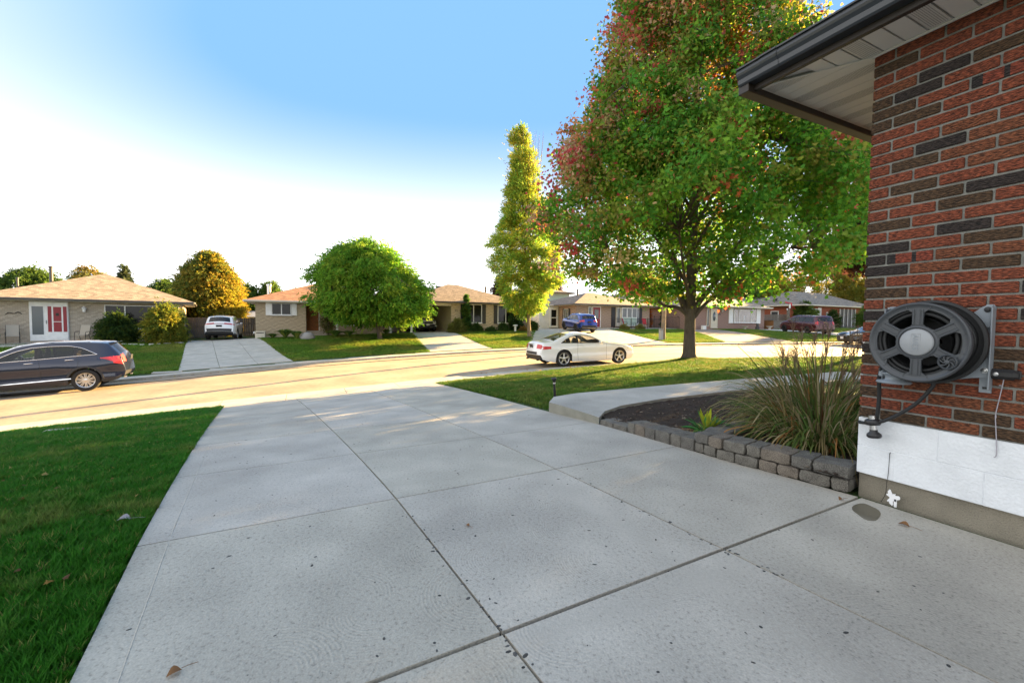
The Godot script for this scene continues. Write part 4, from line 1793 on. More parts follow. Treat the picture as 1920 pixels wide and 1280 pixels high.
func build_cars() -> void:
	var base := {"nose": .9, "tail": .75, "nf": .2, "nr": .13, "bow": .10, "mirror_paint": true, "pillars": [], "rim": "alloy", "frame": "trim", "handle_mat": "chrome", "clad": .0, "doors": [], "handles": [], "seats": [], "glass": ["glass_car"]}
	# dark blue estate-like suv at the far kerb
	var c := base.duplicate()
	c.merge({"L": 4.815, "W": .955, "H": 1.675, "wheels": [.93, 3.79], "wr": .37, "belt": 1.08, "th": .19, "paint": "paint_navy", "spokes": 10, "rim_r": .66,
		"top": [Vector2(0, .66), Vector2(.02, .92), Vector2(.12, 1.0), Vector2(.8, 1.08), Vector2(1.25, 1.13), Vector2(1.42, 1.17), Vector2(1.8, 1.39), Vector2(2.2, 1.575), Vector2(2.6, 1.65), Vector2(3.1, 1.672), Vector2(3.7, 1.66), Vector2(4.2, 1.61), Vector2(4.40, 1.57), Vector2(4.43, 1.53), Vector2(4.68, 1.20), Vector2(4.725, 1.10), Vector2(4.76, .98), Vector2(4.79, .82), Vector2(4.815, .60)],
		"low": [Vector2(0, .66), Vector2(.03, .42), Vector2(.1, .28), Vector2(.4, .24), Vector2(4.3, .27), Vector2(4.6, .33), Vector2(4.77, .44), Vector2(4.815, .60)],
		"ws": [1.46, 2.16], "bl": [4.44, 4.66], "dlo_lo": [Vector2(1.62, 1.115), Vector2(2.6, 1.15), Vector2(4.12, 1.225)],
		"dlo_hi": [Vector2(1.62, 1.115), Vector2(1.9, 1.29), Vector2(2.2, 1.44), Vector2(2.55, 1.535), Vector2(3.0, 1.56), Vector2(3.45, 1.545), Vector2(3.75, 1.46), Vector2(4.12, 1.225)],
		"pillars": [2.66, 3.58], "glass": ["glass_car", "glass_tint", "glass_tint"], "frame": "chrome", "doors": [1.75, 2.72, 3.62], "handles": [2.50, 3.44], "seats": [2.45, 3.4], "seat": "seat_cream", "clad": .10,
		"tail_y": [.90, 1.13], "tail_w": .78, "tail_len": .62, "plate_y": 1.0}, true)
	var t := car("parked_suv", "dark blue SUV with chrome window trim parked at the far kerb", c)
	place_car(t, Vector2(-8.2, 19.95), PI + .12, c)
	for s in [-1.0, 1.0]:
		var m := side_patch(c, 1.35, 3.45, func(q): return .40 + .05 * (q - 1.35) / 2.1, func(q): return .425 + .05 * (q - 1.35) / 2.1, s, .014, 12, 1)
		part("side_moulding", m, M["chrome"], t)
		var rr := MB.new()
		rr.tube([car_side(c, 2.15, car_top(c, 2.15) - .02, s, -.10), car_side(c, 2.3, car_top(c, 2.3) + .025, s, -.09), car_side(c, 3.0, car_top(c, 3.0) + .03, s, -.09), car_side(c, 3.9, car_top(c, 3.9) + .025, s, -.09), car_side(c, 4.05, car_top(c, 4.05) - .02, s, -.09)], .016, 7)
		part("roof_rail", rr, M["chrome"], t)
		var ex := MB.new()
		ex.box(Vector3(c.L * .5 - 4.74, .37, s * .5), Vector3(.08, .05, .18), .015)
		part("exhaust", ex, M["chrome"], t)
		var te := MB.new()
		merge(te, side_patch(c, 4.52, 4.76, func(q): return lerpf(.90, .84, (q - 4.52) / .24), func(q): return lerpf(1.14, .96, (q - 4.52) / .24), s, .010, 6, 4))
		part("tail_light", te, M["tail_red"], t)
	var spo := MB.new()
	spo.box(Vector3(c.L * .5 - 4.44, 1.585, 0), Vector3(.22, .03, 1.24), .012, Basis(Vector3.BACK, -.12))
	part("spoiler", spo, M["paint_navy"], t)
	# white coupe at the near kerb
	c = base.duplicate()
	c.merge({"L": 4.63, "W": .93, "H": 1.372, "wheels": [.87, 3.62], "wr": .335, "belt": .93, "th": .24, "paint": "paint_white", "spokes": 5, "rim_r": .72, "nr": .16, "bow": .12,
		"top": [Vector2(0, .48), Vector2(.03, .62), Vector2(.12, .71), Vector2(.5, .81), Vector2(1.1, .905), Vector2(1.42, .945), Vector2(1.6, 1.01), Vector2(2.0, 1.205), Vector2(2.3, 1.315), Vector2(2.65, 1.365), Vector2(2.95, 1.362), Vector2(3.25, 1.31), Vector2(3.6, 1.20), Vector2(4.0, 1.045), Vector2(4.15, 1.015), Vector2(4.46, .995), Vector2(4.52, .965), Vector2(4.55, .86), Vector2(4.58, .74), Vector2(4.61, .66), Vector2(4.63, .50)],
		"low": [Vector2(0, .48), Vector2(.03, .30), Vector2(.15, .19), Vector2(.45, .165), Vector2(4.1, .19), Vector2(4.35, .25), Vector2(4.56, .33), Vector2(4.63, .50)],
		"ws": [1.5, 2.24], "bl": [3.28, 3.98], "rear_glass": "glass_car", "dlo_lo": [Vector2(1.72, .945), Vector2(2.8, .96), Vector2(3.72, .985)],
		"dlo_hi": [Vector2(1.72, .945), Vector2(1.95, 1.08), Vector2(2.25, 1.215), Vector2(2.6, 1.275), Vector2(2.95, 1.272), Vector2(3.25, 1.215), Vector2(3.5, 1.11), Vector2(3.72, .985)],
		"pillars": [2.93], "doors": [1.55, 2.95], "handles": [2.78], "seats": [2.65, 3.3], "handle_mat": "paint_white",
		"tail_y": [.735, .87], "tail_w": .60, "tail_len": .42, "tail_tip": .115, "plate_y": .80, "head_y": [.55, .68], "head_len": .45}, true)
	t = car("parked_coupe", "white two-door coupe parked at the near kerb left of the maple", c)
	place_car(t, Vector2(11.0, 15.75), -.07, c)
	var df := MB.new()
	merge(df, strip_patch(c, end_x(c, .60), c.L - .002, -.72, .72, .008, 4, 10))
	for s in [-1.0, 1.0]:
		df.xf = Transform3D(Basis(Vector3.BACK, PI / 2), Vector3(c.L * .5 - 4.60, .30, s * .52))
		df.lathe([Vector2(.036, -.0), Vector2(.04, .09), Vector2(.03, .09)], 14)
		df.xf = Transform3D()
	df.box(Vector3(c.L * .5 - 4.52, .335, 0), Vector3(.16, .12, 1.35), .03)
	part("diffuser", df, M["trim"], t)
	# white suv on the drive across the road, seen from behind
	var suv := base.duplicate()
	suv.merge({"L": 4.74, "W": .93, "H": 1.66, "wheels": [.93, 3.62], "wr": .36, "belt": 1.02, "th": .22, "paint": "paint_white", "spokes": 5, "clad": .10, "bow": .12, "nr": .15,
		"top": [Vector2(0, .66), Vector2(.02, .92), Vector2(.15, 1.0), Vector2(.8, 1.07), Vector2(1.25, 1.12), Vector2(1.42, 1.16), Vector2(1.8, 1.38), Vector2(2.2, 1.56), Vector2(2.6, 1.64), Vector2(3.0, 1.66), Vector2(3.6, 1.635), Vector2(4.15, 1.57), Vector2(4.22, 1.54), Vector2(4.50, 1.19), Vector2(4.58, 1.08), Vector2(4.66, .95), Vector2(4.70, .78), Vector2(4.74, .58)],
		"low": [Vector2(0, .66), Vector2(.03, .42), Vector2(.1, .28), Vector2(.4, .24), Vector2(4.2, .27), Vector2(4.5, .34), Vector2(4.70, .44), Vector2(4.74, .58)],
		"ws": [1.46, 2.16], "bl": [4.24, 4.49], "dlo_lo": [Vector2(1.62, 1.09), Vector2(4.0, 1.18)], "dlo_hi": [Vector2(1.62, 1.09), Vector2(1.9, 1.27), Vector2(2.2, 1.43), Vector2(2.6, 1.53), Vector2(3.0, 1.545), Vector2(3.4, 1.51), Vector2(4.0, 1.18)],
		"pillars": [2.6, 3.45], "glass": ["glass_tint"], "doors": [1.7, 2.65, 3.5], "handles": [2.45, 3.3], "seats": [2.45], "handle_mat": "paint_white",
		"tail_y": [1.02, 1.09], "tail_w": .40, "tail_len": .42, "plate_y": .90, "plate_tilt": .3}, true)
	t = car("parked_suv", "white SUV seen from behind on the concrete drive beside the cream house", suv)
	place_car(t, Vector2(-5.3, 37.0), PI / 2, suv)
	var bp := MB.new()
	merge(bp, strip_patch(suv, end_x(suv, .76), suv.L - .002, -.97, .97, .012, 4, 12))
	part("rear_bumper", bp, M["trim"], t)
	var lb := MB.new()
	merge(lb, strip_patch(suv, end_x(suv, 1.075), end_x(suv, 1.04), -.9, .9, .012, 2, 12))
	part("light_bar", lb, M["tail_dark"], t)
	# blue suv on the drive of the pink house
	c = suv.duplicate()
	c.merge({"L": 4.37, "W": .9, "H": 1.63, "wheels": [.85, 3.48], "wr": .35, "belt": 1.0, "th": .17, "paint": "paint_blue", "rim": "alloy_dark", "clad": .14, "bow": .09,
		"top": [Vector2(0, .66), Vector2(.02, .90), Vector2(.12, .99), Vector2(.8, 1.06), Vector2(1.2, 1.10), Vector2(1.36, 1.15), Vector2(1.75, 1.40), Vector2(2.05, 1.555), Vector2(2.4, 1.615), Vector2(2.9, 1.63), Vector2(3.5, 1.61), Vector2(3.95, 1.56), Vector2(4.0, 1.53), Vector2(4.18, 1.16), Vector2(4.26, 1.05), Vector2(4.29, .86), Vector2(4.33, .72), Vector2(4.37, .58)],
		"low": [Vector2(0, .66), Vector2(.03, .42), Vector2(.1, .28), Vector2(.4, .24), Vector2(3.9, .27), Vector2(4.15, .34), Vector2(4.34, .44), Vector2(4.37, .58)],
		"ws": [1.40, 2.0], "bl": [4.02, 4.16], "dlo_lo": [Vector2(1.55, 1.06), Vector2(3.85, 1.15)], "dlo_hi": [Vector2(1.55, 1.06), Vector2(1.8, 1.27), Vector2(2.1, 1.44), Vector2(2.5, 1.51), Vector2(3.0, 1.52), Vector2(3.4, 1.48), Vector2(3.85, 1.15)],
		"pillars": [2.45, 3.25], "glass": ["glass_car", "glass_car"], "doors": [1.6, 2.5, 3.3], "handles": [2.3, 3.15], "seats": [2.3, 3.1], "handle_mat": "paint_blue", "mirror_paint": false,
		"tail_y": [.98, 1.10], "tail_w": .62, "tail_len": .34, "plate_y": .92}, true)
	t = car("parked_suv", "blue SUV with black wheels on the drive of the pink house", c)
	place_car(t, Vector2(22.5, 32.6), 1.40, c)
	bp = MB.new()
	merge(bp, strip_patch(c, end_x(c, .68), c.L - .002, -.97, .97, .012, 4, 12))
	part("rear_bumper", bp, M["trim"], t)
	var sk := MB.new()
	sk.box(Vector3(-c.L * .5 + .035, .47, 0), Vector3(.1, .04, 1.3), .015)
	part("skid_plate", sk, M["alloy"], t)
	# maroon minivan
	c = base.duplicate()
	c.merge({"L": 5.15, "W": .99, "H": 1.74, "wheels": [.95, 4.03], "wr": .345, "belt": 1.06, "th": .16, "paint": "paint_maroon", "spokes": 5, "rim": "alloy_dark", "nr": .08, "tail": .5, "bow": .07,
		"top": [Vector2(0, .58), Vector2(.03, .80), Vector2(.15, .92), Vector2(.6, 1.03), Vector2(.95, 1.10), Vector2(1.1, 1.16), Vector2(1.6, 1.46), Vector2(1.95, 1.63), Vector2(2.4, 1.72), Vector2(3.0, 1.74), Vector2(4.2, 1.73), Vector2(4.78, 1.70), Vector2(4.84, 1.66), Vector2(4.98, 1.18), Vector2(5.04, 1.06), Vector2(5.07, .86), Vector2(5.12, .70), Vector2(5.15, .50)],
		"low": [Vector2(0, .58), Vector2(.03, .36), Vector2(.12, .22), Vector2(.5, .20), Vector2(4.6, .22), Vector2(4.9, .28), Vector2(5.1, .38), Vector2(5.15, .50)],
		"ws": [1.14, 1.9], "bl": [4.86, 4.97], "dlo_lo": [Vector2(1.4, 1.10), Vector2(4.72, 1.16)], "dlo_hi": [Vector2(1.4, 1.10), Vector2(1.75, 1.34), Vector2(2.05, 1.5), Vector2(2.5, 1.6), Vector2(4.0, 1.61), Vector2(4.6, 1.58), Vector2(4.72, 1.16)],
		"pillars": [2.3, 3.5], "glass": ["glass_car", "glass_tint", "glass_tint"], "doors": [1.3, 2.35, 3.6], "handles": [2.2, 2.55], "seats": [2.1, 3.1], "handle_mat": "paint_maroon",
		"tail_y": [.90, 1.16], "tail_w": .82, "tail_len": .22, "plate_y": .95, "head_y": [.74, .88], "head_len": .55}, true)
	t = car("parked_minivan", "maroon minivan with black wheels parked before the red brick house", c)
	place_car(t, Vector2(44.8, 25.6), 1.195, c)
	var tm := TextMesh.new()
	var sf := SystemFont.new()
	sf.font_names = PackedStringArray(["Droid Sans"])
	tm.font = sf
	tm.text = "DODGE"
	tm.font_size = 20
	tm.pixel_size = .0055
	tm.depth = .02
	var lt := part("lettering", tm, M["chrome"], t)
	lt.position = car_strip(c, end_x(c, 1.09), 0, .01)
	lt.basis = Basis(Vector3(0, 0, -1), Vector3.UP, Vector3(-1, 0, 0)).orthonormalized()
	# black sedan at the far kerb, facing us
	c = base.duplicate()
	c.merge({"L": 4.57, "W": .9, "H": 1.44, "wheels": [.88, 3.58], "wr": .325, "belt": .95, "th": .22, "paint": "paint_black", "spokes": 5, "rim_r": .72, "bow": .14, "nf": .22,
		"top": [Vector2(0, .56), Vector2(.02, .72), Vector2(.14, .80), Vector2(.6, .90), Vector2(1.05, .98), Vector2(1.2, 1.02), Vector2(1.65, 1.24), Vector2(2.05, 1.38), Vector2(2.45, 1.44), Vector2(2.9, 1.43), Vector2(3.4, 1.33), Vector2(3.9, 1.14), Vector2(4.05, 1.09), Vector2(4.42, 1.06), Vector2(4.48, 1.0), Vector2(4.53, .75), Vector2(4.57, .52)],
		"low": [Vector2(0, .56), Vector2(.03, .32), Vector2(.12, .2), Vector2(.4, .18), Vector2(4.1, .2), Vector2(4.5, .34), Vector2(4.57, .52)],
		"ws": [1.24, 1.98], "bl": [3.3, 3.95], "dlo_lo": [Vector2(1.5, 1.0), Vector2(3.8, 1.06)], "dlo_hi": [Vector2(1.5, 1.0), Vector2(1.8, 1.17), Vector2(2.1, 1.29), Vector2(2.5, 1.345), Vector2(2.9, 1.335), Vector2(3.3, 1.26), Vector2(3.8, 1.06)],
		"pillars": [2.4, 3.2], "doors": [1.4, 2.45, 3.3], "handles": [2.25, 3.1], "seats": [2.3, 3.1], "handle_mat": "paint_black",
		"head_y": [.66, .78], "head_len": .72, "tail_y": [.85, .98], "tail_w": .6, "tail_len": .35}, true)
	t = car("parked_sedan", "black sedan facing left at the far kerb behind the ornamental grass", c)
	place_car(t, Vector2(36.4, 15.9), 2.62, c)
	var gr := MB.new()
	merge(gr, strip_patch(c, .004, end_x(c, .70, false), -.52, .52, .006, 4, 10))
	part("grille", gr, M["alloy_dark"], t)
	var gf := MB.new()
	gf.tube([car_strip(c, end_x(c, .71, false), -.56, .012), car_strip(c, .012, -.5, .012), car_strip(c, .004, -.3, .012), car_strip(c, .004, .3, .012), car_strip(c, .012, .5, .012), car_strip(c, end_x(c, .71, false), .56, .012)], .014, 6)
	part("grille_frame", gf, M["chrome"], t)
	var fp := MB.new()
	fp.box(Vector3(c.L * .5 + .10, .48, 0), Vector3(.012, .15, .31), .003)
	part("number_plate", fp, M["plate"], t)
	# white car nosed out of the carport
	c = suv.duplicate()
	c.merge({"L": 4.4, "head_y": [.86, .98], "head_len": .6, "glass": ["glass_tint"]}, true)
	c.top = suv.top.map(func(p): return Vector2(p.x * 4.4 / 4.74, p.y))
	c.low = suv.low.map(func(p): return Vector2(p.x * 4.4 / 4.74, p.y))
	c.dlo_lo = suv.dlo_lo.map(func(p): return Vector2(p.x * 4.4 / 4.74, p.y))
	c.dlo_hi = suv.dlo_hi.map(func(p): return Vector2(p.x * 4.4 / 4.74, p.y))
	c.wheels = [.86, 3.4]
	c.ws = [1.36, 2.0]
	c.bl = [3.94, 4.17]
	t = car("parked_crossover", "white car with a black grille standing inside the open carport", c)
	place_car(t, Vector2(9.75, 39.6), -PI / 2 + .0, c)
	gr = MB.new()
	merge(gr, strip_patch(c, .003, end_x(c, .86, false), -.66, .66, .008, 5, 10))
	gr.box(Vector3(c.L * .5 + .02, .42, 0), Vector3(.1, .2, 1.5), .04)
	part("grille", gr, M["trim"], t)
	fp = MB.new()
	fp.box(Vector3(c.L * .5 + .115, .62, 0), Vector3(.012, .13, .30), .003)
	part("number_plate", fp, M["plate"], t)
	for s in [-1.0, 1.0]:
		var v := MB.new()
		v.tube([car_strip(c, end_x(c, .92, false), s * .62, .02), car_strip(c, end_x(c, .75, false), s * .80, .02), car_strip(c, end_x(c, .66, false) + .01, s * .93, .03)], .035, 6)
		v.box(Vector3(c.L * .5 - .03, .50, s * .73), Vector3(.16, .10, .2), .03)
		part("bumper_blade", v, M["paint_white"], t)


# ---------------------------------------------------------------- trees, shrubs, grass
var leafs := {}


func make_leaves() -> void:
	# maple leaf: five lobes, a little folded along the midrib; stalk at the origin, tip towards -y
	var m := MB.new()
	var pts := [Vector2(0, 0), Vector2(.16, -.05), Vector2(.40, .02), Vector2(.34, -.20), Vector2(.56, -.34), Vector2(.30, -.50), Vector2(.26, -.66), Vector2(.10, -.66), Vector2(0, -1.0)]
	for s in [-1.0, 1.0]:
		var prev := Vector3.ZERO
		var mid := Vector3(0, -.42, 0)
		for i in range(1, pts.size()):
			var p := Vector3(pts[i].x * s, pts[i].y, absf(pts[i].x) * .28)
			if s > 0:
				m.tri(mid, p, prev)
			else:
				m.tri(mid, prev, p)
			prev = p
	leafs["maple"] = m.mesh()
	m = MB.new()
	for s in [-1.0, 1.0]:
		var a := Vector3(0, 0, 0)
		var b := Vector3(.26 * s, -.35, .09)
		var c := Vector3(.20 * s, -.65, .07)
		var d := Vector3(0, -1, -.05)
		if s > 0:
			m.tri(a, d, c)
			m.tri(a, c, b)
		else:
			m.tri(a, c, d)
			m.tri(a, b, c)
	leafs["oval"] = m.mesh()
	# a sprig of seven small leaves
	rng.seed = 3
	m = MB.new()
	for k in 7:
		var t := k / 6.0
		m.xf = Transform3D(Basis.from_euler(Vector3(rnd(-.5, .5), k * 2.4, rnd(-1.2, 1.2))).scaled(Vector3.ONE * rnd(.36, .5)), Vector3(0, -t * .75, 0))
		var w := rnd(.2, .28)
		m.tri(Vector3(0, 0, 0), Vector3(0, -1, -.05), Vector3(w, -.5, .09))
		m.tri(Vector3(0, 0, 0), Vector3(-w, -.5, .09), Vector3(0, -1, -.05))
	leafs["sprig"] = m.mesh()
	# a flat fan of scale needles for cedars and spruces
	m = MB.new()
	for k in 7:
		var a := lerpf(-.9, .9, k / 6.0)
		var l := 1.0 - absf(a) * .45
		var d := Vector3(sin(a) * l, -cos(a) * l, rnd(-.15, .15))
		var q := Vector3(cos(a), sin(a), 0) * .07
		m.tri(Vector3(0, 0, 0) - q * .3, d, q + d * .5)
		m.tri(Vector3(0, 0, 0) - q * .3, d * .5 - q, d)
	leafs["needle"] = m.mesh()


func leaf_basis(out: Vector3, hang: float, size: float) -> Basis:
	var tip := (Vector3.DOWN * hang + out * (1.0 - hang * .5) + Vector3(rnd(-1, 1), rnd(-1, 1), rnd(-1, 1)) * .55).normalized()
	var r := Vector3(rnd(-1, 1), rnd(-1, 1), rnd(-1, 1))
	var x := tip.cross(r).normalized()
	var z := x.cross(-tip)
	return Basis(x * size, -tip * size, z * size)


# d: at (x, s), trunk {r, h}, prof [(height, radius)], leaf, size, clumps, per, spread, hue(u, h, rnd) -> Color, gap, seed
func tree(called: String, label: String, category: String, d: Dictionary, group := "") -> Node3D:
	rng.seed = d.seed
	var t := thing(called, label, category, gp(d.at.x, d.at.y, -.03), 0.0, group)
	var prof: Array = d.prof
	var H: float = prof[-1].x
	var tr: float = d.get("r", .0)
	var wood := MB.new()
	var nodes := []
	var lean: Vector3 = d.get("lean", Vector3.ZERO)
	if tr > 0.0:
		var pts := []
		var rad := []
		for i in 15:
			var f := i / 14.0
			var y := H * .93 * f
			pts.append(Vector3(sin(f * 7.0 + d.seed) * .05 * f * H * .1, y, cos(f * 6.0 + d.seed) * .05 * f * H * .1) + lean * f)
			rad.append(tr * (pow(1.0 - f, .8) * .82 + .02))
		pts.insert(1, pts[0].lerp(pts[1], .18))
		rad[0] = tr * 1.35
		rad.insert(1, tr * .98)
		pts.insert(2, pts[0].lerp(pts[2], .5))
		rad.insert(2, tr * .90)
		var first: float = d.get("fork", H * .12)
		wood.tube(pts, rad, 12)
		for i in pts.size():
			if pts[i].y > first:
				nodes.append(pts[i])
		part("trunk", wood, M[d.get("bark", "bark")], t)
		var limbs := MB.new()
		for path in d.get("limbs", []):
			var p := spline(path[1], 4, Vector3.ZERO)
			var rr := []
			for i in p.size():
				rr.append(lerpf(path[0], path[0] * .25, float(i) / (p.size() - 1)))
			var lm := MB.new()
			lm.tube(p, rr, 9)
			part("branch", lm, M[d.get("bark", "bark")], t)
			nodes.append_array(p.slice(2))
		for k in d.get("boughs", 26):
			var f: float = float(k) / maxf(1.0, d.get("boughs", 26))
			var y0 := lerpf(first * 1.05, H * .86, f)
			var a = k * 2.39996 + d.seed
			var base := Vector3(0, y0, 0) + lean * (y0 / H)
			var rise: float = d.get("rise", .5)
			var yr := minf(y0 + (H - y0) * .25 * rise + .3, H * .97)
			var reach := poly_prof(prof, yr) * .78
			var p := []
			var rr := []
			for i in 6:
				var q := i / 5.0
				p.append(base + Vector3(cos(a) * reach * q, minf((yr - y0) * pow(q, .8) * (1.0 + rise), (H * .96 - y0) * q) + sin(q * 5 + k) * .05 * reach * .3, sin(a) * reach * q))
				rr.append(tr * .30 * (1.0 - f * .6) * (1.0 - q * .85))
			limbs.tube(p, rr, 6)
			nodes.append_array(p.slice(2))
		if limbs.v.size():
			stuff(part("boughs", limbs, M[d.get("bark", "bark")], t))
	# clumps of leaves
	var fn := FastNoiseLite.new()
	fn.seed = d.seed
	fn.frequency = d.get("lump", .35)
	fn.fractal_octaves = 2
	var xf := []
	var cl := PackedColorArray()
	var twigs := MB.new()
	var y_lo: float = prof[0].x
	var rmax := 0.0
	for p in prof:
		rmax = maxf(rmax, p.y)
	var made := 0
	var tries := 0
	var n: int = d.clumps
	var size: float = d.size
	var squash: float = d.get("squash", 1.0)
	while made < n and tries < n * 12:
		tries += 1
		var y := lerpf(y_lo, H, rng.randf())
		var pr := poly_prof(prof, y)
		if rng.randf() > (pr + .15) / rmax:
			continue
		pr = maxf(pr - d.spread * .75, pr * .4)
		var a := rng.randf() * TAU
		var f := sqrt(rnd(.5, 1.0)) if rng.randf() < d.get("shell", .78) else rnd(.15, .75)
		var nz := fn.get_noise_3d(cos(a) * pr, y, sin(a) * pr)
		var r = pr * f * (1.0 + nz * d.get("ragged", .35))
		var c := Vector3(cos(a) * r, y, sin(a) * r * squash) + lean * (y / H)
		if f > .6 and fn.get_noise_3d(c.x * 1.7 + 50.0, c.y * 1.7, c.z * 1.7) < d.get("gap", -.28):
			continue
		if y < d.get("thin", 0.0) and fn.get_noise_3d(c.x * .9 + 90.0, c.y * 2.6, c.z * 2.6) < -.02:
			continue
		made += 1
		var out := Vector3(c.x, (y - lerpf(y_lo, H, .4)) * .3, c.z).normalized()
		var sp: float = d.spread * rnd(.6, 1.35)
		if tr > 0.0 and nodes.size() and made % d.get("twig", 2) == 0:
			var best: Vector3 = nodes[0]
			for q in nodes:
				var dq: Vector3 = q - c
				if dq.length_squared() + maxf(dq.y, 0) * 2.0 < (best - c).length_squared() + maxf(best.y - c.y, 0) * 2.0:
					best = q
			twigs.tube([best, best.lerp(c, .5) + Vector3(0, .08, 0), c + out * sp * .5], [tr * .05 + .008, tr * .03 + .006, .004], 4, false)
		var tint := rnd(.78, 1.22)
		var hue: Color = d.hue.call(c, y / H, rng.randf())
		for k in d.per:
			var o := Vector3(rng.randfn(), rng.randfn() * .75, rng.randfn()) * sp * .55
			var p := c + o
			var kk := hue
			if rng.randf() < d.get("odd", .25):
				kk = d.hue.call(p, y / H, rng.randf())
			var g := tint * rnd(.72, 1.3)
			xf.append(Transform3D(leaf_basis((out + o.normalized() * .5).normalized(), d.get("hang", .75), size * rnd(.65, 1.25)), p))
			cl.append(Color(kk.r * g, kk.g * g, kk.b * g * rnd(.8, 1.2)))
	if twigs.v.size():
		stuff(part("twigs", twigs, M[d.get("bark", "bark")], t))
	var cr := scatter("crown", leafs[d.leaf], M[d.get("leaf_mat", "leaf")], xf, cl, t)
	stuff(cr)
	return t


func poly_prof(p: Array, y: float) -> float:
	for i in range(1, p.size()):
		if y <= p[i].x:
			return lerpf(p[i - 1].y, p[i].y, (y - p[i - 1].x) / maxf(p[i].x - p[i - 1].x, 1e-5))
	return p[-1].y


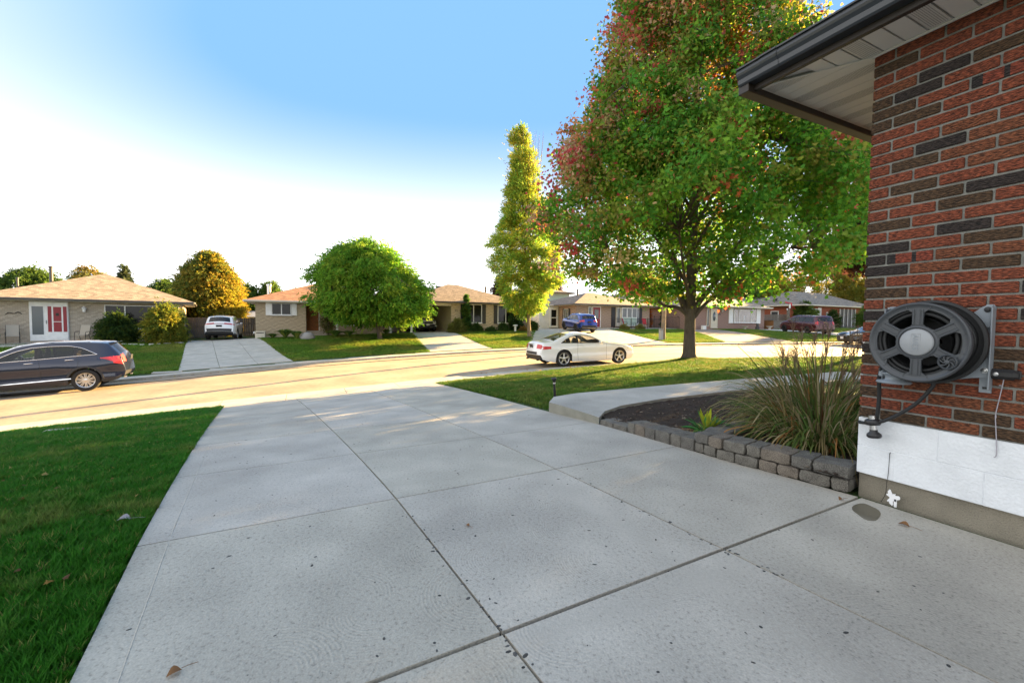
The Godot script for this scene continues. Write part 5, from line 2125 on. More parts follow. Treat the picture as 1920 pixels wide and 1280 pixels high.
func build_trees() -> void:
	make_leaves()
	var V := func(a, b): return Vector2(a, b)
	var gr := Color(.105, .29, .03)
	# camera-right direction in plan, used to say which side of the maple has turned first
	var side := Vector3(.9, 0, .435)
	var at := Vector2(13.75, 12.2)
	var limb := func(pts): return pts.map(func(q): return side * q.x + Vector3(0, q.y, 0) + Vector3(-.435, 0, .9) * q.z)
	tree("maple_tree", "large maple with green leaves turning red and orange at the top and left", "maple tree", {
		"at": at, "r": .26, "fork": 2.6, "boughs": 34, "rise": .75, "leaf": "maple", "size": .132, "thin": 5.4, "clumps": 1850, "per": 92, "spread": .50, "seed": 17, "gap": -.19, "ragged": .30, "lump": .34, "hang": .8, "shell": .74, "odd": .22,
		"prof": [V.call(2.5, 2.0), V.call(3.0, 4.0), V.call(3.7, 5.5), V.call(4.6, 6.3), V.call(5.8, 6.35), V.call(7.2, 6.0), V.call(9.0, 5.2), V.call(11.0, 4.2), V.call(13.0, 3.4), V.call(15.0, 2.7), V.call(16.6, 1.9), V.call(18.0, .4)],
		"limbs": [
			[.085, limb.call([Vector3(-.1, 1.75, 0), Vector3(-.55, 2.05, .1), Vector3(-1.15, 2.15, .2), Vector3(-1.75, 2.65, .3), Vector3(-2.5, 3.5, .3), Vector3(-3.3, 4.3, .2)])],
			[.13, limb.call([Vector3(.05, 1.75, 0), Vector3(.35, 2.35, .1), Vector3(.95, 3.15, .2), Vector3(1.5, 4.2, .3), Vector3(2.4, 5.8, .2)])],
			[.08, limb.call([Vector3(.12, 1.65, .05), Vector3(.55, 2.25, .2), Vector3(1.25, 2.75, .4), Vector3(2.1, 3.35, .6), Vector3(3.4, 4.3, .8)])],
			[.15, limb.call([Vector3(-.05, 1.7, 0), Vector3(-.35, 2.5, -.1), Vector3(-.45, 3.6, -.3), Vector3(-.9, 5.6, -.6), Vector3(-1.6, 8.0, -1.0)])],
			[.10, limb.call([Vector3(.1, 1.9, 0), Vector3(.7, 2.5, -.4), Vector3(1.6, 3.4, -1.2), Vector3(2.8, 4.6, -2.0)])],
			[.09, limb.call([Vector3(0, 1.95, 0), Vector3(-.4, 2.6, .7), Vector3(-1.0, 3.4, 1.7), Vector3(-1.6, 4.5, 2.8)])]],
		"hue": func(c, h, r):
			var u: float = c.dot(side) / 6.5
			var red := .04 + clampf((h - .40) * 2.2, 0, 1) * .9 + clampf(-u - .40, 0, 1) * 1.5 - clampf(u - .35, 0, 1) * .5
			if h > .66 and absf(u - .10) < .20:
				red += .55
			if h > .62 and u > .22:
				return Color(.52, .44, .04) if r < .6 else (Color(.55, .18, .08) if r > .82 else Color(.24, .3, .04))
			if r < red * .55:
				return [Color(.60, .15, .10), Color(.62, .27, .12), Color(.52, .33, .19), Color(.5, .08, .09), Color(.56, .40, .22), Color(.42, .34, .14)][int(r * 997.0) % 6]
			if r < red * .55 + .22 + h * .15:
				return [Color(.21, .26, .035), Color(.30, .30, .06), Color(.17, .25, .035)][int(r * 997.0) % 3]
			if r > .985:
				return Color(.5, .13, .05)
			return [gr, Color(.085, .25, .032), Color(.19, .36, .035)][int(r * 997.0) % 3]})
	# columnar tree across the road
	tree("columnar_tree", "tall narrow columnar tree with yellow-green leaves across the road", "tree", {
		"at": Vector2(16.15, 30.2), "lean": Vector3(-.9, 0, -.2), "r": .17, "fork": 1.6, "boughs": 40, "rise": 2.4, "leaf": "sprig", "size": .26, "clumps": 1000, "per": 30, "spread": .36, "seed": 5, "bark": "bark_pale", "gap": -.16, "ragged": .5, "hang": .15, "lump": .5,
		"prof": [V.call(1.9, .7), V.call(2.4, 1.5), V.call(3.6, 2.3), V.call(5.2, 2.9), V.call(7.0, 2.95), V.call(8.6, 2.3), V.call(10.2, 1.75), V.call(12.0, 1.4), V.call(14.2, 1.15), V.call(16.5, .5)],
		"hue": func(_c, h, r):
			if r < .12 + h * .6:
				return [Color(.44, .44, .05), Color(.36, .42, .05), Color(.50, .44, .06)][int(r * 997.0) % 3]
			return [Color(.27, .42, .05), Color(.20, .36, .05), Color(.34, .46, .06)][int(r * 997.0) % 3]})
	# round green tree on the lawn of the tan brick house
	tree("round_tree", "round green lawn tree hiding the middle of the tan brick house", "tree", {
		"at": Vector2(4.75, 31.3), "r": .19, "fork": 1.0, "boughs": 24, "rise": .7, "leaf": "sprig", "size": .34, "clumps": 900, "per": 24, "spread": .42, "seed": 8, "gap": -.3, "ragged": .3, "lump": .5, "hang": .6,
		"limbs": [[.09, [Vector3(0, .5, 0), Vector3(-.25, 1.0, .1), Vector3(-.5, 1.6, .2)]], [.08, [Vector3(0, .5, 0), Vector3(.3, 1.0, .1), Vector3(.6, 1.7, .1)]]],
		"lean": Vector3(-1.1, 0, 0), "prof": [V.call(1.25, 1.6), V.call(1.6, 3.0), V.call(2.3, 3.9), V.call(3.2, 4.1), V.call(4.2, 3.85), V.call(5.2, 3.1), V.call(6.1, 2.1), V.call(6.8, .6)],
		"hue": func(_c, _h, r): return [Color(.14, .31, .03), Color(.18, .35, .035), Color(.11, .27, .03), Color(.26, .38, .04)][int(r * 997.0) % 4]})
	# golden mass of foliage behind the fence
	tree("golden_tree", "broad rounded tree with golden orange leaves behind the wooden fence", "tree", {
		"at": Vector2(-7.6, 45.5), "r": .25, "fork": .8, "boughs": 22, "leaf": "sprig", "size": .42, "clumps": 950, "per": 22, "spread": .5, "seed": 31, "gap": -.42, "ragged": .22, "lump": .5, "hang": .6,
		"prof": [V.call(.6, 2.2), V.call(1.6, 2.75), V.call(3.0, 2.75), V.call(4.5, 2.4), V.call(5.8, 1.8), V.call(6.6, 1.1), V.call(7.1, .4)],
		"hue": func(c, _h, r):
			var u: float = c.x / 3.2 + .35 + (r - .5)
			if u > .45:
				return [Color(.34, .27, .03), Color(.30, .21, .03), Color(.34, .31, .035)][int(r * 997.0) % 3]
			return [Color(.18, .20, .035), Color(.11, .16, .035), Color(.26, .22, .04)][int(r * 997.0) % 3]})
	# dark purple-leaved tree to the right, half hidden by the brick corner
	tree("purple_tree", "dark purple-leaved tree half hidden behind the brick corner", "tree", {
		"at": Vector2(28.4, 12.2), "r": .28, "fork": 2.4, "boughs": 24, "leaf": "maple", "size": .22, "clumps": 330, "per": 44, "spread": .55, "seed": 44, "gap": .0, "ragged": .45, "lump": .42, "hang": .8,
		"prof": [V.call(4.6, 1.4), V.call(5.4, 3.0), V.call(6.5, 3.8), V.call(8.5, 3.9), V.call(10.5, 3.2), V.call(12.0, 2.0), V.call(13.0, .4)],
		"hue": func(_c, _h, r): return [Color(.045, .02, .018), Color(.06, .03, .015), Color(.12, .06, .02), Color(.03, .022, .016)][int(r * 997.0) % 4]})
	# trees beyond the houses
	var far := [
		["green", "broad green tree behind the left end of the cream house roof", Vector2(-29.8, 72), 7.6, 4.4, .55, 101],
		["autumn", "thin tree with yellowing leaves behind the chimney of the cream house", Vector2(-25.8, 75), 8.6, 2.6, .5, 102],
		["green", "small green tree showing over the right end of the cream house roof", Vector2(-16.6, 70), 6.6, 2.6, .5, 103],
		["green", "green tree peeping out behind the golden tree", Vector2(-6.2, 60), 5.6, 2.0, .5, 104],
		["green", "low green tree behind the chimney of the orange roof", Vector2(-3.9, 60), 6.0, 1.5, .5, 105],
		["dark", "dark reddish tree behind the pale green annex", Vector2(32.0, 54), 7.6, 2.4, .5, 106],
		["yellow", "yellow-green tree over the middle of the grey roof", Vector2(68.5, 46), 10.6, 4.4, .5, 107],
		["dark", "reddish dark tree over the ridge of the grey roof", Vector2(74, 47), 10.0, 2.2, .5, 108],
		["yellow", "broad yellow-green tree at the right above the grey roof", Vector2(79, 42), 11.8, 6.0, .5, 109],
		["yellow", "golden tree behind the brick corner above the grey roof", Vector2(79.5, 36.5), 12.4, 4.6, .5, 110],
		["green", "green tree between the rose house and the grey roof", Vector2(62, 46), 9.0, 3.4, .5, 111],
		["dark", "small dark tree at the right end of the brown hip roof", Vector2(22.5, 50), 5.9, 1.5, .5, 112],
		["green", "green tree beyond the drive right of the golden tree", Vector2(-1.5, 78), 6.2, 2.6, .5, 113],
		["yellow", "pale yellow tree behind the rose house roof", Vector2(48, 52), 9.5, 3.6, .5, 114]]
	for f in far:
		var pal: Array = {"green": [Color(.09, .16, .03), Color(.13, .2, .035), Color(.07, .13, .03)], "autumn": [Color(.22, .2, .06), Color(.34, .24, .05), Color(.16, .18, .06)], "yellow": [Color(.24, .24, .04), Color(.16, .2, .04), Color(.32, .25, .04)], "dark": [Color(.08, .05, .04), Color(.12, .06, .04), Color(.06, .06, .03)]}[f[0]]
		var h: float = f[3]
		var w: float = f[4]
		tree("background_tree", f[1], "tree", {
			"at": f[2], "r": .2, "fork": 1.6, "boughs": 12, "leaf": "sprig", "size": f[5], "clumps": int(140 + w * 70), "per": 18, "spread": .6, "seed": f[6], "gap": -.34, "ragged": .45, "twig": 5,
			"prof": [V.call(1.2, w * .6), V.call(h * .35, w * .95), V.call(h * .6, w), V.call(h * .82, w * .7), V.call(h, w * .12)],
			"hue": func(_c, _h, r): return pal[int(r * 997.0) % 3]})
	tree("spruce_tree", "dark pointed spruce behind the ridge of the cream house", "spruce", {
		"at": Vector2(-20.6, 70), "r": .16, "fork": .8, "boughs": 20, "rise": .1, "leaf": "needle", "size": .5, "clumps": 320, "per": 18, "spread": .35, "seed": 120, "gap": -.5, "twig": 4,
		"prof": [V.call(.5, 2.2), V.call(3.0, 1.9), V.call(6.0, .9), V.call(8.2, .08)],
		"hue": func(_c, _h, r): return [Color(.06, .09, .05), Color(.09, .11, .05)][int(r * 997.0) % 2]})
	# shrubs
	shrub("round_bush", "dark clipped round bush between the lawn chair and the window of the cream house", Vector2(-10.5, 34.2), 1.05, 1.75, [Color(.035, .07, .02), Color(.045, .09, .02), Color(.09, .13, .02)], 200, 201, "sprig", .2)
	shrub("viburnum_bush", "tall loose bush with yellow-green leaves at the corner of the cream house", Vector2(-8.05, 33.9), 1.15, 2.35, [Color(.2, .22, .03), Color(.12, .17, .03), Color(.3, .27, .035)], 190, 202, "sprig", .26)
	shrub("cedar_column", "narrow upright cedar beside the first window of the buff house", Vector2(12.35, 34.6), .42, 3.1, [Color(.05, .12, .03), Color(.07, .15, .03), Color(.12, .19, .03)], 170, 203, "needle", .2)
	shrub("cedar_column", "broader dark cedar at the right end of the buff house", Vector2(17.1, 34.6), .75, 2.2, [Color(.035, .075, .025), Color(.05, .1, .025)], 150, 204, "needle", .2)
	shrub("yellow_bush", "rounded yellow-green bush at the carport corner of the buff house", Vector2(11.35, 34.0), .72, 1.05, [Color(.2, .2, .05), Color(.15, .17, .04)], 110, 205, "sprig", .2)
	for k in [[Vector2(13.2, 34.3), .5, .7, "low green bush below the first window of the buff house"], [Vector2(15.6, 34.2), .45, .65, "small round bush below the second window of the buff house"], [Vector2(18.6, 34.3), .55, .8, "round green bush at the right corner of the buff house"], [Vector2(14.4, 34.0), .45, .35, "low flowering plants between the windows of the buff house"]]:
		shrub("low_bush", k[3], k[0], k[1], k[2], [Color(.05, .1, .025), Color(.08, .14, .03)], 60, int(k[0].x * 10), "sprig", .18)
	shrub("orange_bush", "small orange-tinted bush beside the white lawn post", Vector2(17.3, 33.5), .38, .4, [Color(.36, .2, .06), Color(.25, .2, .05)], 40, 231, "sprig", .16)
	for k in [[Vector2(28.6, 33.4), .55, "small flowering shrub left of the red chairs"], [Vector2(30.6, 33.4), .45, "small flowering shrub between the red chairs"]]:
		shrub("flower_shrub", k[2], k[0], k[1], .5, [Color(.3, .26, .06), Color(.2, .2, .05)], 40, int(k[0].x * 11), "sprig", .16)
	shrub("maple_shrub", "small shrub with orange leaves right of the pink house", Vector2(35.3, 37.6), .7, 2.9, [Color(.5, .18, .03), Color(.42, .1, .03)], 110, 241, "sprig", .28)
	shrub("cedar_column", "dark trailing shrub against the red brick porch", Vector2(61.0, 31.4), .9, 2.2, [Color(.035, .07, .02), Color(.05, .1, .02)], 120, 242, "sprig", .22)
	shrub("palm_shrub", "feathery green shrub behind the maroon minivan", Vector2(57.6, 33.0), 1.3, 3.1, [Color(.12, .17, .03), Color(.08, .13, .03)], 130, 243, "needle", .55)
	shrub("porch_shrub", "leafy green shrub by the porch at the right edge", Vector2(66.5, 30.4), 1.2, 2.9, [Color(.09, .17, .03), Color(.12, .2, .03)], 120, 244, "sprig", .26)
	shrub("fence_plant", "climbing plant on the black iron fence beside the pole", Vector2(36.0, 35.7), .28, 2.0, [Color(.05, .09, .03), Color(.07, .1, .03)], 40, 245, "sprig", .2)
	# hostas and bedding in front of the tan brick house
	for k in [[Vector2(-1.3, 33.6), .75, .65, "large green hosta clump below the window of the tan brick house"], [Vector2(-.6, 33.2), .6, .55, "hosta clump with yellowing leaves beside the boulder"], [Vector2(-2.1, 34.2), .5, .35, "low hosta between the beige bin and the big hosta clump"], [Vector2(1.9, 33.4), .8, .5, "hosta bed right of the wooden door"], [Vector2(2.8, 33.3), .6, .45, "hosta bed below the porch post of the tan brick house"], [Vector2(5.6, 34.0), .5, .4, "small plant behind the round tree trunk"]]:
		hosta("hosta", k[3], k[0], k[1], k[2])
	var sm: Node3D = tree("young_shrub", "thin shrub with brown stems on the step beside the wooden door", "shrub", {
		"at": Vector2(1.5, 34.7), "r": .03, "fork": .2, "boughs": 8, "rise": 2.0, "leaf": "sprig", "size": .22, "clumps": 50, "per": 9, "spread": .22, "seed": 250, "gap": -.6,
		"prof": [V.call(.4, .3), V.call(1.0, .5), V.call(1.7, .2)],
		"hue": func(_c, _h, r): return [Color(.14, .12, .03), Color(.1, .12, .03)][int(r * 997.0) % 2]})
	sm.position.y += .1


func shrub(called: String, label: String, at: Vector2, r: float, h: float, pal: Array, clumps: int, sd: int, leaf: String, size: float) -> void:
	var V := func(a, b): return Vector2(a, b)
	var pr := [V.call(.06, r * .8), V.call(h * .3, r), V.call(h * .6, r * .9), V.call(h * .85, r * .6), V.call(h, r * .15)]
	if h > r * 3.0:
		pr = [V.call(.06, r * .85), V.call(h * .3, r), V.call(h * .6, r * .8), V.call(h * .85, r * .42), V.call(h, r * .08)]
	tree(called, label, "shrub", {"at": at, "leaf": leaf, "size": size, "clumps": clumps, "per": 22, "spread": maxf(.12, r * .24), "seed": sd, "gap": -.6, "ragged": .22, "lump": 1.2, "hang": .3 if leaf == "needle" else .55, "prof": pr, "hue": func(_c, _h, q): return pal[int(q * 997.0) % pal.size()]})


# broad ribbed leaves arching out of one crown
func hosta(called: String, label: String, at: Vector2, r: float, h: float) -> void:
	rng.seed = int(at.x * 100.0) + 5000
	var t := thing(called, label, "plant", gp(at.x, at.y))
	var m := MB.new()
	for k in 60:
		var a := rng.randf() * TAU
		var out := Vector3(cos(a), 0, sin(a))
		var e := rnd(.25, 1.0)
		var w := Vector3(-sin(a), 0, cos(a)) * r * rnd(.12, .19)
		var g := rnd(.7, 1.3)
		m.col = Color(.10 * g, .19 * g, .04 * g) if rng.randf() < .7 else Color(.22 * g, .26 * g, .05 * g)
		var rows := []
		for i in 5:
			var f := i / 4.0
			var c := out * r * e * f + Vector3(0, h * (1.15 - .35 * e) * sin(minf(f * 1.9, 2.3)) * rnd(.95, 1.02), 0)
			var ww: float = [.15, .75, 1.0, .7, .05][i]
			rows.append([c - w * ww + Vector3(0, .02, 0), c, c + w * ww + Vector3(0, .02, 0)])
		m.grid(rows, true)
	stuff(part("leaves", m, M["leaf_thick"], t))


func blade_mesh(n: int, h: float, w: float, spread: float, sd: int) -> ArrayMesh:
	rng.seed = sd
	var m := MB.new()
	for k in n:
		var a := rng.randf() * TAU
		var d := Vector3(cos(a), 0, sin(a))
		var p := d * spread * rng.randf()
		var b := rng.randf() * TAU
		var bend := Vector3(cos(b), 0, sin(b)) * h * rnd(.15, .75)
		var hh := h * rnd(.55, 1.1)
		var s := Vector3(-sin(b), 0, cos(b)).rotated(Vector3.UP, rnd(-.6, .6)) * w * .5
		var g := rnd(.75, 1.25)
		m.col = Color(g, g * rnd(.95, 1.05), g)
		var q := p + bend * .3 + Vector3(0, hh * .62, 0)
		var tip := p + bend + Vector3(0, hh, 0)
		m.quad(p - s, p + s, q + s * .8, q - s * .8)
		m.tri(q - s * .8, q + s * .8, tip)
	return m.mesh()


func on_grass(x: float, s: float) -> bool:
	var sn := s_near(x)
	if s < sn - 1.27:
		if x < 3.5:
			return x < -0.575 - .104 * s
		if x < 12.9 and s < interp(x, [3.4, 3.75, 4.3, 5.3, 7, 9, 13], [5.75, 6.14, 6.30, 6.36, 6.44, 6.48, 6.5]):
			return false
		return x > 3.56
	return false


func build_grass() -> void:
	var tuft := blade_mesh(7, .062, .0052, .022, 71)
	var tuft2 := blade_mesh(6, .085, .011, .05, 72)
	var fn := FastNoiseLite.new()
	fn.frequency = .7
	fn.seed = 6
	rng.seed = 99
	for zone in 2:
		var xf := []
		var cl := PackedColorArray()
		var want := 115000 if zone == 0 else 90000
		var tries := 0
		while xf.size() < want and tries < want * 4:
			tries += 1
			var x: float
			var s: float
			if zone == 0:
				s = .2 + 12.0 * pow(rng.randf(), 1.25)
				x = -.575 - .104 * s - (8.0 + .2 * s) * pow(rng.randf(), 1.35)
				if x < -1.45 - s * 1.0:   # beyond the left edge of the view
					continue
			else:
				x = 2.6 + 20.0 * pow(rng.randf(), 1.15)
				s = rnd(5.6, 14.0)
			if not on_grass(x, s) or (zone == 1 and x < 3.5):
				continue
			var far := clampf((s - 3.0) / 12.0, 0, 1)
			if rng.randf() < far * .35:
				continue
			var k := fn.get_noise_2d(x, s)
			var k2 := fn.get_noise_2d(x * 5.0 + 70.0, s * 5.0)
			var z := (1.0 + .30 * k2) * (rnd(.7, 1.25) + far * .35)
			xf.append(Transform3D(Basis(Vector3.UP, rnd(0, TAU)).scaled_local(Vector3(z * (1.0 + far * 1.2), z, z * (1.0 + far * 1.2))), gp(x, s, -.004)))
			var dry := clampf(k * .9 + k2 * .7 - .12 + (.34 if zone == 1 else 0.0), 0, 1)
			if rng.randf() < .05:
				dry = 1.0
			var c := Color(.038, .165, .012) if zone == 0 else Color(.085, .19, .024)
			c = c.lerp(Color(.26, .25, .07), dry * .75)
			var g := rnd(.7, 1.3)
			cl.append(Color(c.r * g, c.g * g, c.b * g))
		stuff(scatter("lawn_grass", tuft, M["blade"], xf, cl), ["mown green grass of the lawn left of the driveway", "mown grass of the lawn between garden path and kerb"][zone], "grass")
	# lawns across the road
	var xf2 := []
	var cl2 := PackedColorArray()
	rng.seed = 101
	var beds := [[-26.0, -4.9, 20.4, 34.0], [-3.3, 8.2, 22.5, 34.9], [10.2, 21.5, 23.8, 34.6], [22.0, 37.0, 21.0, 33.6], [33.0, 58.0, 12.0, 33.0]]
	for b in beds:
		var want := int((b[1] - b[0]) * (b[3] - b[2]) * 150.0)
		for i in want:
			var x := rnd(b[0], b[1])
			var s := rnd(b[2], b[3])
			if s < s_far(x) + 1.3:
				continue
			# keep off the drives
			var f := (s - s_far(x) - 1.255) / (35.8 - s_far(x) - 1.255)
			if x > lerpf(-5.1, -7.3, f) and x < lerpf(-.6, -3.25, f) or x > lerpf(6.7, 7.85, f) and x < lerpf(10.9, 11.15, f) or x > lerpf(13.6, 19.8, f) and x < lerpf(24.4, 27.4, f) or x > lerpf(28.6, 37.3, f) and x < lerpf(33.4, 41.9, f) or x > lerpf(41.5, 46.6, f) and x < lerpf(46.5, 51.2, f):
				continue
			var k := fn.get_noise_2d(x * .5, s * .5)
			var z := rnd(.8, 1.4)
			xf2.append(Transform3D(Basis(Vector3.UP, rnd(0, TAU)).scaled_local(Vector3(z * 1.5, z, z * 1.5)), gp(x, s, -.006)))
			var c := Color(.13, .25, .03).lerp(Color(.3, .29, .06), clampf(k + .25, 0, .7))
			var g := rnd(.75, 1.25)
			cl2.append(Color(c.r * g, c.g * g, c.b * g))
	stuff(scatter("far_grass", tuft2, M["blade"], xf2, cl2), "mown grass of the front lawns across the road", "grass")
	# fallen leaves
	var fx := []
	var fc := PackedColorArray()
	rng.seed = 55
	for i in 1500:
		var x: float
		var s: float
		var up := .034
		var z := rnd(.05, .10)
		var q := rng.randf()
		if q < .42:     # along the far gutter
			x = rnd(16, 52)
			s = s_far(x) - absf(rng.randfn()) * .28 - .02
			up = .012
			z = rnd(.08, .15)
		elif q < .52:
			x = rnd(-14, 12)
			s = s_far(x) - absf(rng.randfn()) * .15 - .02
			up = .012
		elif q < .92:    # under the maple
			x = 14.0 + rng.randfn() * 4.5
			s = 11.0 + rng.randfn() * 2.2
			up = .055
			if x < 4.0 or s < 6.6 or s > s_near(x) - .1:
				continue
		else:
			s = rnd(1.5, 10)
			x = -.65 - .104 * s - absf(rng.randfn()) * .9
			up = .05
			z = rnd(.022, .05)
		fx.append(Transform3D(Basis.from_euler(Vector3(PI / 2 + rnd(-.5, .5), rnd(0, TAU), 0)).scaled(Vector3.ONE * z), gp(x, s, up)))
		fc.append([Color(.28, .12, .04), Color(.2, .08, .035), Color(.4, .22, .06), Color(.15, .08, .04), Color(.45, .33, .12)][rng.randi_range(0, 4)])
	stuff(scatter("fallen_leaves", leafs["maple"], M["leaf"], fx, fc), "brown and orange leaves fallen on lawn and gutters", "leaves")
	# the few near ones that can be told apart
	for k in [[Vector2(-.42, 1.86), .045, "curled brown leaf with a long stalk on the near driveway"], [Vector2(3.42, 1.28), .055, "narrow rust-brown leaf on the driveway near the right edge"], [Vector2(3.52, 1.70), .045, "tan leaf caught at the foot of the house corner"], [Vector2(-.95, 1.95), .05, "reddish twig of leaves on the near lawn"], [Vector2(.9, 2.45), .03, "tiny brown leaf beside the driveway joint"], [Vector2(-1.02, 3.45), .07, "grey withered leaf on the lawn edge of the driveway"]]:
		var m := MB.new()
		var w: float = k[1]
		var rows := []
		for i in 6:
			var f := i / 5.0
			var ww: float = [.05, .3, .42, .36, .2, .02][i] * w
			var y := .005 + sin(f * PI) * w * .12
			rows.append([Vector3(-ww, y + ww * .7, f * w), Vector3(0, y, f * w), Vector3(ww, y + ww * .5, f * w)])
		m.col = Color(.25, .13, .06) if k[1] != .07 else Color(.34, .32, .34)
		m.grid(rows, true)
		m.tube([Vector3(0, .012, 0), Vector3(.002, .01, -w * .6), Vector3(w * .1, .006, -w * 1.1)], .0012, 4)
		var o := part("fallen_leaf", m, M["leaf_thick"])
		tag(o, k[2], "leaf")
		o.position = gp(k[0].x, k[0].y, .03 if k[0].x > -.7 else .045)
		o.rotation.y = hash(k[2]) % 628 / 100.0


# ---------------------------------------------------------------- ornamental grass beside the house, small plant
func build_border_plants() -> void:
	rng.seed = 333
	var clumps := [[Vector2(4.55, 2.42), .98, 900, "ornamental grass clump with feathery plumes against the house corner"], [Vector2(5.15, 2.75), 1.12, 700, "taller plumed ornamental grass clump behind the front one"]]
	for q in clumps:
		var t := thing("ornamental_grass", q[3], "ornamental grass", Vector3(q[0].x, .13, -q[0].y))
		var m := MB.new()
		var scale: float = q[1]
		for k in q[2]:
			var a := rng.randf() * TAU
			var d := Vector3(cos(a), 0, sin(a))
			var r0 := .40 * sqrt(rng.randf())
			var p := d * r0
			var lean := rnd(.15, 1.0)
			var len := rnd(.75, 1.25) * scale * (1.0 if d.x > -.1 else lerpf(1.0, .62, clampf(-d.x, 0, 1)))
			var w := rnd(.005, .0125)
			var side := Vector3(-d.z, 0, d.x).rotated(Vector3.UP, rnd(-.7, .7))
			var up := Vector3(0, 1, 0)
			var dir := (up + d * lean * .95 + Vector3(rnd(-.2, .2), 0, rnd(-.2, .2))).normalized()
			var pos := p
			var g := rnd(.65, 1.35)
			var kk := rng.randf()
			var base: Color = [Color(.10, .16, .04), Color(.15, .19, .05), Color(.26, .21, .09), Color(.42, .34, .19), Color(.34, .16, .05)][0 if kk < .34 else (1 if kk < .60 else (2 if kk < .78 else (3 if kk < .95 else 4)))]
			m.col = Color(base.r * g, base.g * g, base.b * g)
			var kink := rng.randi_range(3, 7) if rng.randf() < .30 else 99
			var rows := []
			var nseg := 8
			for i in nseg + 1:
				var f := float(i) / nseg
				var ww := w * (1.0 - f * f * .95)
				rows.append([pos - side * ww, pos + side * ww + Vector3(0, .0015, 0)])
				dir = (dir + Vector3(0, -1, 0) * (.10 + .36 * lean) * (.35 + f * 1.5) * .72 + d * .06).normalized()
				if i == kink:
					dir = (dir + Vector3(rnd(-1, 1), -1.1, rnd(-1, 1)) * .8).normalized()
				pos += dir * len / nseg
				if pos.y < -.06:
					pos.y = -.06
			m.grid(rows)
		stuff(part("blades", m, M["blade"], t))
		# flowering stems with plumes
		var st := MB.new()
		var pl := MB.new()
		for k in 17:
			var a := rng.randf() * TAU
			var d := Vector3(cos(a), 0, sin(a))
			var h := rnd(.72, 1.08) * scale
			var lean := rnd(.05, .34)
			var tan := rng.randf() < .5
			var pts := []
			for i in 6:
				var f := i / 5.0
				pts.append(d * (rnd(0, .02) + .1 + lean * f * f * h) + Vector3(0, h * f, 0))
			st.col = Color(.20, .12, .06) if tan else Color(.15, .13, .05)
			st.tube(pts, [.0035, .0034, .003, .0028, .0024, .0015], 5)
			pl.col = Color(.42, .34, .24) if tan else Color(.34, .24, .17)
			var top: Vector3 = pts[5]
			var open := rnd(.35, 1.0)
			for j in 17:
				var b := rng.randf() * TAU
				var e := Vector3(cos(b), 0, sin(b)) * open * .5 + d * .25
				var len := rnd(.10, .22)
				var p0: Vector3 = top - Vector3(0, rnd(0, .12), 0)
				var p1 := p0 + (Vector3.UP * .8 + e * .6).normalized() * len * .6
				var p2 := p1 + (Vector3.UP * .15 + e).normalized() * len * .6
				pl.tube([p0, p1, p2], [.0016, .0018, .0006], 3, false)
				for u in 5:
					var pp := p0.lerp(p1, .3 + u * .15) if u < 3 else p1.lerp(p2, (u - 2) * .35)
					var fl := Vector3(rnd(-1, 1), rnd(-.2, 1), rnd(-1, 1)).normalized() * .016
					var cr := fl.cross(Vector3.UP).normalized() * .0012
					pl.tri(pp - cr, pp + cr, pp + fl)
		stuff(part("stems", st, M["blade"], t))
		stuff(part("plumes", pl, M["blade"], t))
	# fresh green plant in the bed
	var t := thing("leafy_plant", "small bright green leafy plant alone in the dark soil bed", "plant", Vector3(3.98, .07, -3.25))
	var m := MB.new()
	rng.seed = 12
	for k in 74:
		var a := rng.randf() * TAU
		var d := Vector3(cos(a), 0, sin(a))
		var e := rnd(.15, 1.0)
		var len := rnd(.17, .30)
		var side := Vector3(-d.z, 0, d.x)
		var g := rnd(.7, 1.3)
		var top := e < .45
		m.col = Color(.30 * g, .36 * g, .03) if top and rng.randf() < .6 else Color(.055 * g, .19 * g, .045 * g)
		var rows := []
		var pos := d * e * .05 + Vector3(0, .02, 0)
		var dir := (Vector3.UP * (1.2 - e * .8) + d * (.25 + e * .7)).normalized()
		for i in 6:
			var f := i / 5.0
			var w: float = [.004, .010, .019, .022, .014, .001][i]
			rows.append([pos - side * w + Vector3(0, w * .6, 0), pos, pos + side * w + Vector3(0, w * .6, 0)])
			dir = (dir + Vector3.DOWN * .16 * e + Vector3(rnd(-.1, .1), 0, rnd(-.1, .1))).normalized()
			pos += dir * len / 5.0
		m.grid(rows, true)
	stuff(part("leaves", m, M["leaf_thick"], t))


